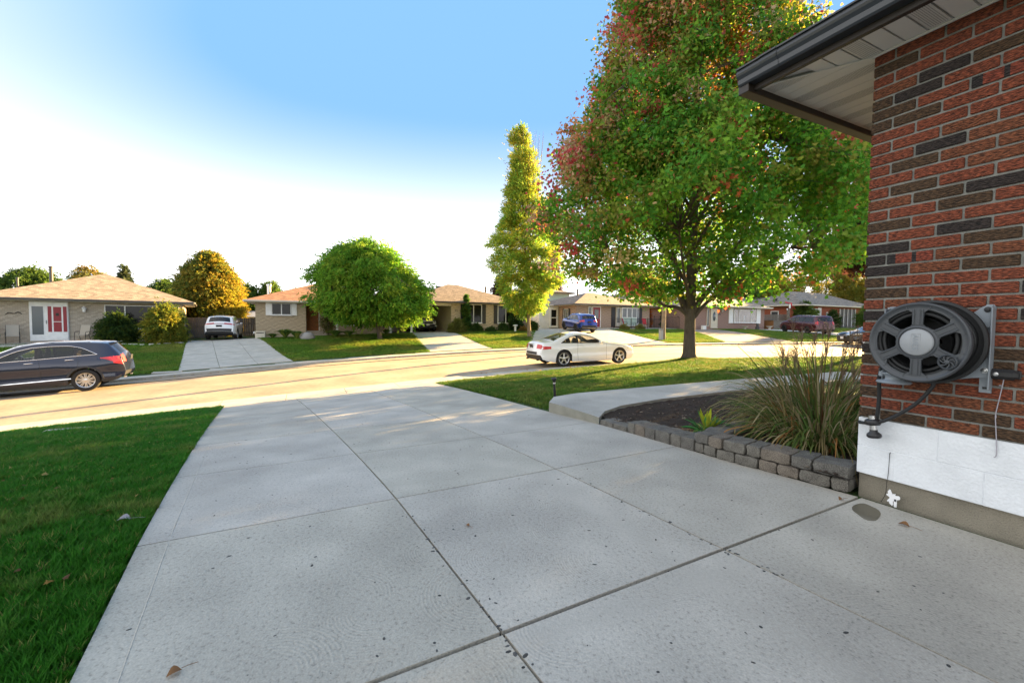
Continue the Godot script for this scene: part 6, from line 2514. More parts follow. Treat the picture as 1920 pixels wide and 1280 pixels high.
# ---------------------------------------------------------------- houses across the road
func hip(m: MB, x0: float, x1: float, s0: float, s1: float, y: float, over: float, pitch: float) -> void:
	x0 -= over
	x1 += over
	s0 -= over
	s1 += over
	var w := x1 - x0
	var d := s1 - s0
	var r := minf(w, d) * .5
	var top := y + r * pitch
	var a := Vector3(x0, y, -s0)
	var b := Vector3(x1, y, -s0)
	var c := Vector3(x1, y, -s1)
	var e := Vector3(x0, y, -s1)
	var p: Vector3
	var q: Vector3
	if w >= d:
		p = Vector3(x0 + r, top, -(s0 + r))
		q = Vector3(x1 - r - .01, top, -(s0 + r))
	else:
		p = Vector3(x0 + r, top, -(s0 + r))
		q = Vector3(x0 + r, top, -(s1 - r - .01))
	var sl := r * sqrt(1.0 + pitch * pitch)
	if w >= d:
		m.quad(a, b, q, p, Vector2(0, 0), Vector2(w, 0), Vector2(w - r, -sl), Vector2(r, -sl))
		m.quad(c, e, p, q, Vector2(0, 0), Vector2(w, 0), Vector2(w - r, -sl), Vector2(r, -sl))
		m.quad(b, c, q, q, Vector2(0, 0), Vector2(d, 0), Vector2(d * .5, -sl), Vector2(d * .5, -sl))
		m.quad(e, a, p, p, Vector2(0, 0), Vector2(d, 0), Vector2(d * .5, -sl), Vector2(d * .5, -sl))
	else:
		m.quad(a, b, p, p, Vector2(0, 0), Vector2(w, 0), Vector2(r, -sl), Vector2(r, -sl))
		m.quad(c, e, q, q, Vector2(0, 0), Vector2(w, 0), Vector2(r, -sl), Vector2(r, -sl))
		m.quad(b, c, q, p, Vector2(0, 0), Vector2(d, 0), Vector2(d - r, -sl), Vector2(r, -sl))
		m.quad(e, a, p, q, Vector2(0, 0), Vector2(d, 0), Vector2(d - r, -sl), Vector2(r, -sl))
	# edge of the roof deck
	var dn := Vector3(0, -.05, 0)
	for k in [[a, b], [b, c], [c, e], [e, a]]:
		m.quad(k[0] + dn, k[1] + dn, k[1], k[0])


const H1_TURN := 10.0 * PI / 180.0


# a point given along and before the front of the cream house, which is turned a little towards the bend
func h1(x: float, z: float, y: float) -> Vector3:
	return Vector3(-7.55, y, -36) + Vector3(x - 4.45, 0, z).rotated(Vector3.UP, H1_TURN)


# houses are laid out in plan; this is where their own origin lies in that plan
func origin(t: Node3D) -> Vector3:
	return Vector3(-12, t.position.y, -36) if t.rotation.y != 0.0 else t.position


func block(t: Node3D, x0: float, x1: float, s0: float, s1: float, y0: float, y1: float, wall: String, roof: String, gutter: String, soffit: String, over: float, pitch: float, rx := 0.0) -> void:
	var o := origin(t)
	var w := MB.new()
	w.xf = Transform3D(Basis(), -o)
	w.box(Vector3((x0 + x1) * .5, (y0 + y1) * .5 - .3, -(s0 + s1) * .5), Vector3(x1 - x0, y1 - y0 + .6, s1 - s0))
	part("wall", w, M[wall], t)
	roof_over(t, x0 - rx, x1, s0, s1, y1, roof, gutter, soffit, over, pitch)


func roof_over(t: Node3D, x0: float, x1: float, s0: float, s1: float, y1: float, roof: String, gutter: String, soffit: String, over: float, pitch: float) -> void:
	var r := MB.new()
	r.xf = Transform3D(Basis(), -origin(t))
	hip(r, x0, x1, s0, s1, y1 + .16, over, pitch)
	var rp := part("roof", r, M[roof], t)
	# ridge caps
	var sf := MB.new()
	sf.xf = Transform3D(Basis(), -origin(t))
	sf.box(Vector3((x0 + x1) * .5, y1 + .03, -(s0 + s1) * .5), Vector3(x1 - x0 + over * 2 - .06, .05, s1 - s0 + over * 2 - .06))
	part("soffit", sf, M[soffit], t)
	var g := MB.new()
	g.xf = Transform3D(Basis(), -origin(t))
	var e := over + .04
	for k in [[Vector3(x0 - e, 0, -s0 + e), Vector3(x1 + e, 0, -s0 + e)], [Vector3(x0 - e, 0, -s1 - e), Vector3(x1 + e, 0, -s1 - e)], [Vector3(x0 - e, 0, -s0 + e - .06), Vector3(x0 - e, 0, -s1 - e + .06)], [Vector3(x1 + e, 0, -s0 + e - .06), Vector3(x1 + e, 0, -s1 - e + .06)]]:
		var up := Vector3(0, y1 + .10, 0)
		g.bar(k[0] + up, k[1] + up, .11, .13, .03)
	part("gutter", g, M[gutter], t)


# a window in a wall that faces the road (or, turned, another way); the centre is given from the thing's base
func window(t: Node3D, at: Vector3, w: float, h: float, cols: Array, frame: String, pane: String, rot := 0.0, sill := true, rows := 1) -> Node3D:
	var f := MB.new()
	var b := .055
	f.box(Vector3(0, h * .5 - b * .5, .03), Vector3(w, b, .09), .01)
	f.box(Vector3(0, -h * .5 + b * .5, .03), Vector3(w, b, .09), .01)
	for s in [-1.0, 1.0]:
		f.box(Vector3(s * (w * .5 - b * .5), 0, .03), Vector3(b, h - b * 2, .09), .01)
	for c in cols:
		f.box(Vector3(c * w, 0, .03), Vector3(b * 1.3, h - b * 2, .08), .01)
	for r in range(1, rows):
		f.box(Vector3(0, -h * .5 + h * r / rows, .028), Vector3(w - b * 2, b * .7, .06), .01)
	if sill:
		f.box(Vector3(0, -h * .5 - .03, .05), Vector3(w + .12, .05, .15), .01)
	var o := part("window", f, M[frame], t)
	o.position = at
	o.rotation.y = rot
	var edges: Array = [-.5] + cols + [.5]
	for i in edges.size() - 1:
		var p := MB.new()
		var x0: float = edges[i] * w
		var x1: float = edges[i + 1] * w
		p.box(Vector3((x0 + x1) * .5, 0, .012), Vector3(x1 - x0 - .03, h - .06, .012))
		part("pane", p, M[pane], o)
	return o


func shutter(t: Node3D, at: Vector3, w: float, h: float, m: String, rot := 0.0) -> void:
	var f := MB.new()
	f.box(Vector3(0, 0, .02), Vector3(w, h, .04), .008)
	var n := int(h / .11)
	for i in n:
		f.box(Vector3(0, -h * .5 + (i + .5) * h / n, .043), Vector3(w - .08, .05, .012), .004)
	var o := part("shutter", f, M[m], t)
	o.position = at
	o.rotation.y = rot


func door(t: Node3D, at: Vector3, w: float, h: float, m: String, frame: String, rot := 0.0) -> Node3D:
	var d := MB.new()
	d.box(Vector3(0, 0, .03), Vector3(w, h, .05), .006)
	for s in [-1.0, 1.0]:
		for q in [[.24, .34], [-.2, .38]]:
			d.box(Vector3(s * w * .22, q[0] * h, .056), Vector3(w * .32, q[1] * h, .012), .005)
	var o := part("door", d, M[m], t)
	o.position = at
	o.rotation.y = rot
	var f := MB.new()
	for s in [-1.0, 1.0]:
		f.box(Vector3(s * (w * .5 + .045), .03, .03), Vector3(.09, h + .1, .1), .01)
	f.box(Vector3(0, h * .5 + .045, .031), Vector3(w, .09, .1), .01)
	f.box(Vector3(0, -h * .5 - .03, .06), Vector3(w + .1, .05, .2), .01)
	part("frame", f, M[frame], o)
	var k := MB.new()
	k.xf = Transform3D(Basis(Vector3.RIGHT, PI / 2), Vector3(w * .4, -.03 * h, .06))
	k.lathe([Vector2(.03, 0), Vector2(.03, .01), Vector2(.012, .02), Vector2(.03, .05), Vector2(0, .07)], 12)
	part("handle", k, M["chrome"], o)
	return o


func pipe(t: Node3D, at: Vector3, r: float, h: float, m: String, called := "vent_pipe") -> void:
	var p := MB.new()
	p.lathe([Vector2(r, -.5), Vector2(r, h), Vector2(r * 1.35, h + .01), Vector2(r * 1.35, h + r), Vector2(0, h + r * 1.3)], 14)
	var o := part(called, p, M[m], t)
	o.position = at


func roof_vent(t: Node3D, at: Vector3) -> void:
	var p := MB.new()
	p.box(Vector3(0, .12, 0), Vector3(.4, .24, .35), .03)
	p.box(Vector3(0, .26, .03), Vector3(.48, .05, .46), .015)
	part("roof_vent", p, M["gutter_dark"], t).position = at


func lantern(t: Node3D, at: Vector3, m: String) -> void:
	var p := MB.new()
	p.xf = Transform3D(Basis(), at + Vector3(0, 0, .14))
	p.lathe([Vector2(0, -.16), Vector2(.07, -.14), Vector2(.10, .08), Vector2(.13, .09), Vector2(.05, .17), Vector2(.015, .2), Vector2(0, .23)], 6, false)
	p.xf = Transform3D(Basis(), at)
	p.box(Vector3(0, .05, .05), Vector3(.05, .05, .1), .01)
	p.box(Vector3(0, .02, .012), Vector3(.11, .22, .024), .008)
	part("wall_lantern", p, M[m], t)


func build_houses() -> void:
	# 1: cream brick bungalow at the left, split level behind
	var y := -.04
	var t := thing("cream_bungalow", "cream brick bungalow with tan hip roof and red and white front door at the left", "house", Vector3(-12, y, -36))
	t.rotation.y = H1_TURN
	t.position = h1(0, 0, y)
	block(t, -16.3, -7.55, 36, 45, y, 2.34, "brick_cream", "shingle_tan", "gutter_bronze", "aluminium_white", .62, .40)
	block(t, -15.5, -9.7, 45.1, 53, y, 3.0, "cream_paint", "shingle_tan", "gutter_cream", "aluminium_white", .5, .36)
	# entrance: side light, storm door with its own lights
	var fx := MB.new()
	fx.box(Vector3(-1.85, 1.19, .05), Vector3(1.62, 2.32, .10), .015)
	var un := part("entrance", fx, M["white_paint"], t)
	var p := MB.new()
	p.box(Vector3(-2.32, 1.24, .105), Vector3(.46, 1.66, .02))
	part("side_light", p, M["window_grey"], un)
	p = MB.new()
	p.box(Vector3(-1.50, 1.18, .115), Vector3(.86, 2.16, .04), .01)
	var sd := part("storm_door", p, M["white_paint"], t)
	for q in [[-1.50, 1.62, .34, .86], [-1.50, .86, .34, .58]]:
		p = MB.new()
		p.box(Vector3(q[0], q[1], .138), Vector3(q[2], q[3], .012), .004)
		part("red_panel", p, M["red_paint"], sd)
	for xx in [-1.82, -1.18]:
		p = MB.new()
		p.box(Vector3(xx, 1.32, .138), Vector3(.16, 1.52, .012), .004)
		part("red_panel", p, M["red_paint"], sd)
	p = MB.new()
	p.tube([Vector3(-1.96, 1.05, .14), Vector3(-1.96, 1.07, .18), Vector3(-1.96, 1.22, .18), Vector3(-1.96, 1.24, .14)], .015, 6)
	part("door_handle", p, M["black_metal"], sd)
	p = MB.new()
	p.box(Vector3(-1.50, 1.60, .148), Vector3(.13, .17, .015), .004)
	part("knocker", p, M["black_metal"], sd)
	lantern(t, Vector3(-.35, 1.92, 0), "white_paint")
	window(t, Vector3(2.4, 1.5, .02), 3.7, 1.5, [-.24, .24], "white_paint", "window_pane")
	p = MB.new()
	for k in 9:
		p.box(Vector3(.72 + k * .05, 1.5, .028), Vector3(.035, 1.3, .01), .004)
	part("curtain", p, M["curtain"], t)
	p = MB.new()
	p.tube(spline([Vector3(-3.6, 1.55, .04), Vector3(-3.45, 1.68, .06), Vector3(-3.25, 1.62, .06), Vector3(-3.1, 1.72, .06), Vector3(-2.95, 1.6, .04)], 4, Vector3.ZERO), .02, 6)
	part("wall_ornament", p, M["black_metal"], t)
	pipe(t, Vector3(-2.4, 3.7, -3.4), .095, .95, "gutter_bronze", "flue")
	pipe(t, Vector3(-3.7, 3.4, -2.6), .06, .4, "gutter_bronze")
	roof_vent(t, Vector3(2.4, 3.3, -2.7))
	# 2: tan brick house with the orange roof
	y = .12
	t = thing("tan_brick_house", "tan brick house with orange shingle roof and recessed wooden door", "house", Vector3(0, y, -36))
	block(t, -3.3, 0, 36, 45, y, 2.62, "brick_tan", "shingle_orange", "gutter_cream", "aluminium_white", .6, .40, 0.0)
	t.get_node("roof").free()
	t.get_node("soffit").free()
	t.get_node("gutter").free()
	var w := MB.new()
	w.xf = Transform3D(Basis(), -t.position)
	w.box(Vector3(3.2, 1.15, -41.15), Vector3(6.4, 3.0, 7.7))
	part("wall", w, M["brick_tan"], t)
	roof_over(t, -3.3, 6.4, 36, 45, 2.62, "shingle_orange", "gutter_cream", "cream_paint", .62, .36)
	window(t, Vector3(-1.62, 2.05, .02), 1.30, .88, [.0], "white_paint", "window_pane")
	for s in [-1.0, 1.0]:
		var pf := MB.new()
		pf.box(Vector3(-1.62 + s * .84, 2.05, .03), Vector3(.36, .94, .05), .01)
		for k in 4:
			pf.box(Vector3(-1.62 + s * .84, 1.72 + k * .22, .058), Vector3(.26, .17, .012), .005)
		part("side_panel", pf, M["white_paint"], t)
	var dn := door(t, Vector3(.48, 1.42, -1.28), .86, 1.98, "wood_door", "cream_paint")
	var di := MB.new()
	di.xf = Transform3D(Basis(Vector3.RIGHT, PI / 2), Vector3(.02, .32, .07))
	di.lathe([Vector2(.11, 0), Vector2(.10, .02), Vector2(0, .03)], 16)
	part("door_light", di, M["window_pane"], dn)
	for k in 2:
		var st := MB.new()
		st.box(Vector3(.75, .30 - k * .17, -.85 + k * .36), Vector3(1.45, .17, .9), .02)
		part("step", st, M["concrete_warm"], t)
	window(t, Vector3(3.55, 1.5, -1.28), 1.5, 1.3, [.0], "white_paint", "window_pane")
	window(t, Vector3(5.4, 1.5, -1.28), 1.1, 1.3, [], "white_paint", "window_pane")
	for xx in [2.2, 6.3]:
		var ps := MB.new()
		ps.box(Vector3(xx, 1.22, -.2), Vector3(.16, 2.6, .16), .015)
		part("porch_post", ps, M["white_paint"], t)
	pipe(t, Vector3(-2.6, 2.9, -2.8), .14, 1.0, "steel", "flue")
	pipe(t, Vector3(.6, 3.1, -1.7), .05, .35, "white_paint")
	roof_vent(t, Vector3(.9, 3.72, -3.0))
	# 3: buff brick house with carport
	y = .58
	t = thing("buff_brick_house", "buff brick house with open carport, black shutters and brown hip roof", "house", Vector3(13, y, -35))
	w = MB.new()
	w.xf = Transform3D(Basis(), -t.position)
	w.box(Vector3(14.4, 1.6, -39.5), Vector3(6.5, 2.7, 9.0))
	part("wall", w, M["brick_buff"], t)
	w = MB.new()
	w.xf = Transform3D(Basis(), -t.position)
	w.box(Vector3(9.4, 1.6, -43.9), Vector3(3.5, 2.7, .2))
	w.box(Vector3(7.78, 1.6, -41.0), Vector3(.2, 2.7, 5.6))
	part("carport_wall", w, M["brick_buff"], t)
	w = MB.new()
	w.xf = Transform3D(Basis(), -t.position)
	w.box(Vector3(7.8, 1.6, -35.2), Vector3(.18, 2.6, .18), .02)
	part("carport_post", w, M["white_paint"], t)
	w = MB.new()
	w.xf = Transform3D(Basis(), -t.position)
	w.box(Vector3(9.4, 2.80, -35.12), Vector3(3.5, .22, .12), .01)
	part("carport_beam", w, M["cream_paint"], t)
	roof_over(t, 7.7, 17.65, 35, 44, 2.88, "shingle_brown", "gutter_dark", "cream_paint", .55, .37)
	window(t, Vector3(.15, 1.48, .02), 1.55, 1.6, [.0], "white_paint", "window_pane")
	window(t, Vector3(3.25, 1.48, .02), 1.6, 1.6, [.0], "white_paint", "window_pane")
	for xx in [-.85, 1.15, 2.25, 4.25]:
		shutter(t, Vector3(xx, 1.46, .0), .34, 1.68, "shutter_dark")
	var tm := TextMesh.new()
	var sf := SystemFont.new()
	sf.font_names = PackedStringArray(["Droid Sans"])
	tm.font = sf
	tm.text = "11"
	tm.font_size = 32
	tm.pixel_size = .0085
	tm.depth = .02
	var nm := part("house_number", tm, M["black_metal"], t)
	nm.position = Vector3(-1.42, 1.72, .02)
	pipe(t, Vector3(3.4, 3.3, -5.2), .09, .95, "gutter_dark", "flue")
	roof_vent(t, Vector3(-1.6, 3.85, -4.9))
	roof_vent(t, Vector3(-.6, 3.95, -4.9))
	roof_vent(t, Vector3(.3, 3.95, -4.9))
	# 4: pink brick house with bay window and red chairs
	y = .84
	t = thing("pink_brick_house", "pink brick house with red door, white bay window and pale green annex", "house", Vector3(29, y, -36))
	block(t, 24.57, 34.3, 36, 45, y, 3.12, "brick_pink", "shingle_brown", "gutter_bronze", "cream_paint", .7, .30)
	w = MB.new()
	w.xf = Transform3D(Basis(), -t.position)
	w.box(Vector3(23.35, 1.7, -42.8), Vector3(2.4, 2.9, 7.0))
	part("annex_wall", w, M["white_siding"], t)
	w = MB.new()
	w.xf = Transform3D(Basis(), -t.position)
	w.box(Vector3(23.35, 3.2, -42.8), Vector3(2.7, .12, 7.5), .02)
	part("annex_roof", w, M["gutter_cream"], t)
	w = MB.new()
	w.xf = Transform3D(Basis(), -t.position)
	w.box(Vector3(26.5, 3.0, -48.4), Vector3(7.5, 4.0, 5.0))
	part("upper_wall", w, M["green_siding"], t)
	roof_over(t, 22.75, 30.25, 45.9, 50.9, 5.0, "shingle_grey", "gutter_bronze", "cream_paint", .6, .22)
	window(t, Vector3(-5.3, 3.2, -9.88), .7, .5, [], "white_paint", "window_pane")
	var ad := door(t, Vector3(-5.1, 1.05, -3.28), .85, 2.0, "white_paint", "white_paint")
	for q in [[.42, .8], [-.42, .8]]:
		var dp := MB.new()
		dp.box(Vector3(0, q[0] * 1.05, .066), Vector3(.62, q[1], .012), .004)
		part("door_light", dp, M["window_pane"], ad)
	window(t, Vector3(-6.3, 1.6, -3.28), .35, .7, [], "white_paint", "window_pane", 0.0, false)
	window(t, Vector3(-4.47, 1.45, -1.75), .8, 1.0, [.0], "white_paint", "window_pane", -PI / 2)
	for z in [-1.2, -2.3]:
		shutter(t, Vector3(-4.46, 1.45, z), .3, 1.1, "shutter_dark", -PI / 2)
	var rd := door(t, Vector3(-1.95, 1.12, .0), .92, 2.05, "red_paint", "white_paint")
	var rl := MB.new()
	rl.box(Vector3(0, .30, .068), Vector3(.52, .95, .012), .01)
	part("door_light", rl, M["window_grey"], rd)
	window(t, Vector3(-2.78, 1.25, .0), .42, 1.9, [], "white_paint", "window_grey", 0.0, false)
	var bay := MB.new()
	bay.box(Vector3(2.1, 1.2, .22), Vector3(2.1, 2.0, .44), .02)
	bay.box(Vector3(2.1, 1.2, .10), Vector3(3.05, 2.0, .22), .02)
	var bo := part("bay", bay, M["white_paint"], t)
	for k in 3:
		var bp := MB.new()
		bp.box(Vector3(1.42 + k * .68, 1.62, .445), Vector3(.55, .92, .015), .004)
		part("pane", bp, M["window_grey"], bo)
	var lp := MB.new()
	lp.box(Vector3(2.1, .72, .45), Vector3(1.9, .78, .02), .01)
	part("lower_panel", lp, M["green_siding"], bo)
	for s in [-1.0, 1.0]:
		var bp := MB.new()
		bp.box(Vector3(2.1 + s * 1.3, 1.32, .215), Vector3(.34, 1.5, .015), .004)
		part("pane", bp, M["window_grey"], bo)
		shutter(t, Vector3(2.1 + s * 1.85, 1.15, .0), .52, 2.1, "shutter_dark")
	pipe(t, Vector3(-1.2, 3.3, -4.5), .1, .9, "gutter_dark", "flue")
	# 5: rose brick house with the big curtained window
	y = .86
	t = thing("rose_brick_house", "rose brick house with glazed oval door and wide white curtained window", "house", Vector3(43, y, -33))
	block(t, 37.7, 49.6, 33, 42, y, 3.2, "brick_rose", "shingle_tan", "gutter_cream", "cream_paint", .6, .34)
	w = MB.new()
	w.xf = Transform3D(Basis(), -t.position)
	w.box(Vector3(40.4, 2.3, -47.0), Vector3(7.6, 4.0, 9.6))
	part("side_wing_wall", w, M["cream_paint"], t)
	roof_over(t, 36.6, 44.2, 42.2, 51.8, 4.2, "shingle_brown", "gutter_cream", "cream_paint", .5, .30)
	var od := door(t, Vector3(-2.15, 1.12, .0), .92, 2.05, "cream_paint", "cream_paint")
	var ov := MB.new()
	ov.xf = Transform3D(Basis(Vector3.RIGHT, PI / 2).scaled(Vector3(1, 2.3, 1)), Vector3(0, .22, .066))
	ov.lathe([Vector2(.23, 0), Vector2(.21, .012), Vector2(.0, .013)], 28)
	part("oval_light", ov, M["window_grey"], od)
	window(t, Vector3(-3.1, 1.25, .0), .40, 1.95, [], "cream_paint", "window_grey", 0.0, false)
	lantern(t, Vector3(-.95, 1.98, 0), "pale_stone")
	for xx in [-1.32, -1.14]:
		var pl := MB.new()
		pl.box(Vector3(xx, 1.62, .015), Vector3(.10, .2, .02), .004)
		part("house_number", pl, M["black_metal"], t)
	var wi := window(t, Vector3(3.05, 1.46, .06), 4.0, 1.55, [-.28, .26], "white_paint", "glass_clear")
	var cu := MB.new()
	for k in 44:
		var xx := -1.95 + k * .089
		var cl := 1.0 if absf(k - 20.5) > 1.6 else .45
		cu.box(Vector3(xx, (1.0 - cl) * .7, -.0 + .006 * (k % 2)), Vector3(.085, 1.42 * cl, .008))
	part("curtain", cu, M["curtain"], wi)
	var cb := MB.new()
	cb.box(Vector3(0, 0, -.02), Vector3(3.9, 1.45, .02))
	part("dark_room", cb, M["window_pane"], wi)
	for s in [-1.0, 1.0]:
		var sp := MB.new()
		sp.box(Vector3(3.05 + s * 2.42, 1.46, .03), Vector3(.72, 1.72, .06), .012)
		part("side_panel", sp, M["white_paint"], t)
	pipe(t, Vector3(1.5, 3.6, -4.0), .1, .7, "gutter_dark", "flue")
	# 6: red brick house with grey roof
	y = 1.12
	t = thing("red_brick_bungalow", "red brick bungalow with grey hip roof behind the maroon minivan", "house", Vector3(62, y, -33))
	block(t, 57.2, 73.5, 33, 42, y, 3.78, "brick_rust", "shingle_grey", "gutter_cream", "cream_paint", .65, .42)
	block(t, 57.8, 66.5, 42.2, 51, y, 4.6, "cream_paint", "shingle_grey", "gutter_cream", "cream_paint", .6, .40)
	window(t, Vector3(-2.75, 1.65, .02), 2.3, 1.45, [.0], "white_paint", "window_grey")
	for xx in [-4.35, -1.2]:
		var sp := MB.new()
		sp.box(Vector3(xx, 1.45, .03), Vector3(.75, 2.1, .06), .012)
		part("side_panel", sp, M["white_paint"], t)
	window(t, Vector3(-4.82, 1.45, -6.6), 1.1, 1.5, [.0], "white_paint", "window_grey", -PI / 2)
	door(t, Vector3(-4.82, 1.0, -3.6), .9, 2.0, "shutter_dark", "white_paint", -PI / 2)
	window(t, Vector3(-4.82, 1.3, -8.3), .9, 1.9, [], "white_paint", "blind", -PI / 2, false)
	for q in [[.55, 1.75, .26], [2.0, 1.2, .30], [2.1, 1.95, .2]]:
		var di2 := MB.new()
		di2.xf = Transform3D(Basis(Vector3.RIGHT, PI / 2), Vector3(q[0], q[1], .0))
		di2.lathe([Vector2(q[2], 0), Vector2(q[2], .03), Vector2(q[2] * .6, .05), Vector2(q[2] * .55, .03), Vector2(0, .04)], 20)
		part("wall_ornament", di2, M["pale_stone"], t)
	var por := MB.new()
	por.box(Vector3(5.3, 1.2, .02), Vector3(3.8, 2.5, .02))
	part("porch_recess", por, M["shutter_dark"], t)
	for k in 5:
		var ps := MB.new()
		ps.box(Vector3(3.45 + k * .95, 1.25, .06), Vector3(.10, 2.5, .1), .01)
		part("porch_post", ps, M["white_paint"], t)
	pipe(t, Vector3(.2, 3.6, -2.2), .08, .35, "gutter_dark")
	roof_vent(t, Vector3(-4.2, 3.5, -4.0))
	# a low shed behind the fence
	t = thing("garden_shed", "small blue-grey shed showing over the dark fence gate", "shed", Vector3(-4.6, -.05, -48))
	var sh := MB.new()
	sh.box(Vector3(0, .9, 0), Vector3(3.4, 1.8, 2.4))
	part("wall", sh, M["white_siding"], t)
	sh = MB.new()
	sh.box(Vector3(0, 1.95, .7), Vector3(3.8, .08, 1.7), .01, Basis(Vector3.RIGHT, .35))
	sh.box(Vector3(0, 1.95, -.7), Vector3(3.8, .08, 1.7), .01, Basis(Vector3.RIGHT, -.35))
	part("roof", sh, M["reel_light"], t)


# ---------------------------------------------------------------- fences and small things across the road
func fence(called: String, label: String, a: Vector2, b: Vector2, h: float, bw: float, m: String, sd: int, gap := .012, picket := false) -> void:
	rng.seed = sd
	var t := thing(called, label, "fence", gp(a.x, a.y))
	var d := b - a
	var dir := Vector3(d.x, 0, -d.y).normalized()
	var yaw := atan2(-dir.z, dir.x)
	t.rotation.y = yaw
	var n := int(d.length() / (bw + gap))
	var shapes := []
	for k in 3:
		var q := MB.new()
		var g := rnd(.75, 1.2)
		q.col = Color(g, g, g)
		var hh := h * rnd(.97, 1.02)
		if picket:
			q.prism(PackedVector2Array([Vector2(-bw / 2, 0), Vector2(bw / 2, 0), Vector2(bw / 2, hh - bw * .5), Vector2(0, hh), Vector2(-bw / 2, hh - bw * .5)]), -.01, .012)
		else:
			q.box(Vector3(0, hh * .5, 0), Vector3(bw, hh, .022), .004)
		shapes.append(q.mesh())
	for i in n:
		var o := part("board", shapes[rng.randi_range(0, 2)], M[m], t)
		var x := (i + .5) * (bw + gap)
		var w := Vector2(a.x, a.y) + d.normalized() * x
		o.position = Vector3(x, ground(w.x, w.y) - ground(a.x, a.y) + .04 + rnd(-.012, .012), rnd(-.004, .004))
		o.rotation.z = rnd(-.008, .008)
	for k in 2:
		var r := MB.new()
		r.box(Vector3(d.length() * .5, h * (.25 + .5 * k), -.035), Vector3(d.length(), .09, .04), .006)
		part("rail", r, M[m], t)
	var np := maxi(2, int(d.length() / 2.2) + 1)
	for i in np:
		var p := MB.new()
		p.box(Vector3(d.length() * i / (np - 1), h * .53, -.07), Vector3(.1, h * 1.08, .1), .01)
		part("post", p, M[m], t)


func iron_fence(label: String, a: Vector2, b: Vector2, h: float, scroll: bool) -> void:
	var t := thing("iron_fence", label, "fence", gp(a.x, a.y, .1))
	var d := b - a
	t.rotation.y = atan2(d.y, d.x)
	var n := int(d.length() / .16)
	var bal := MB.new()
	bal.box(Vector3(0, h * .5, 0), Vector3(.018, h, .018))
	var bm := bal.mesh()
	for i in n + 1:
		var o := part("baluster", bm, M["black_metal"], t)
		o.position = Vector3(i * d.length() / n, 0, 0)
	for y in [.08, h - .02]:
		var r := MB.new()
		r.box(Vector3(d.length() * .5, y, 0), Vector3(d.length(), .035, .03), .006)
		part("rail", r, M["black_metal"], t)
	for i in 4:
		var p := MB.new()
		p.box(Vector3(d.length() * i / 3.0, h * .54, 0), Vector3(.05, h * 1.1, .05), .008)
		part("post", p, M["black_metal"], t)
	if scroll:
		var k := 0.35
		while k < d.length():
			var pts := []
			for j in 13:
				var a2 := PI * j / 12.0
				pts.append(Vector3(k + cos(a2) * .3, h + sin(a2) * .28, 0))
			var sc := MB.new()
			sc.tube(pts, .012, 5)
			part("scroll", sc, M["black_metal"], t)
			k += .7


func lawn_chair(label: String, at: Vector3, turn: float, cloth: String, group: String) -> void:
	var t := thing("lawn_chair", label, "chair", at, turn, group)
	var f := MB.new()
	for s in [-1.0, 1.0]:
		f.tube(spline([Vector3(s * .27, 0, .25), Vector3(s * .27, .38, .22), Vector3(s * .27, .60, .18), Vector3(s * .27, .63, .05), Vector3(s * .27, .62, -.2)], 4, Vector3.ZERO), .014, 6)
		f.tube([Vector3(s * .25, 0, -.28), Vector3(s * .25, .42, -.12), Vector3(s * .25, 1.02, -.32)], .014, 6)
		f.tube([Vector3(s * .27, .4, .22), Vector3(s * .25, .42, -.12)], .014, 6)
	f.tube([Vector3(-.27, .4, .22), Vector3(.27, .4, .22)], .014, 6)
	part("frame", f, M["black_metal"], t)
	var st := MB.new()
	st.box(Vector3(0, .41, .05), Vector3(.5, .025, .40), .01, Basis(Vector3.RIGHT, .06))
	part("seat", st, M[cloth], t)
	var b := MB.new()
	b.box(Vector3(0, .73, -.225), Vector3(.5, .62, .025), .01, Basis(Vector3.RIGHT, -.30))
	part("backrest", b, M[cloth], t)


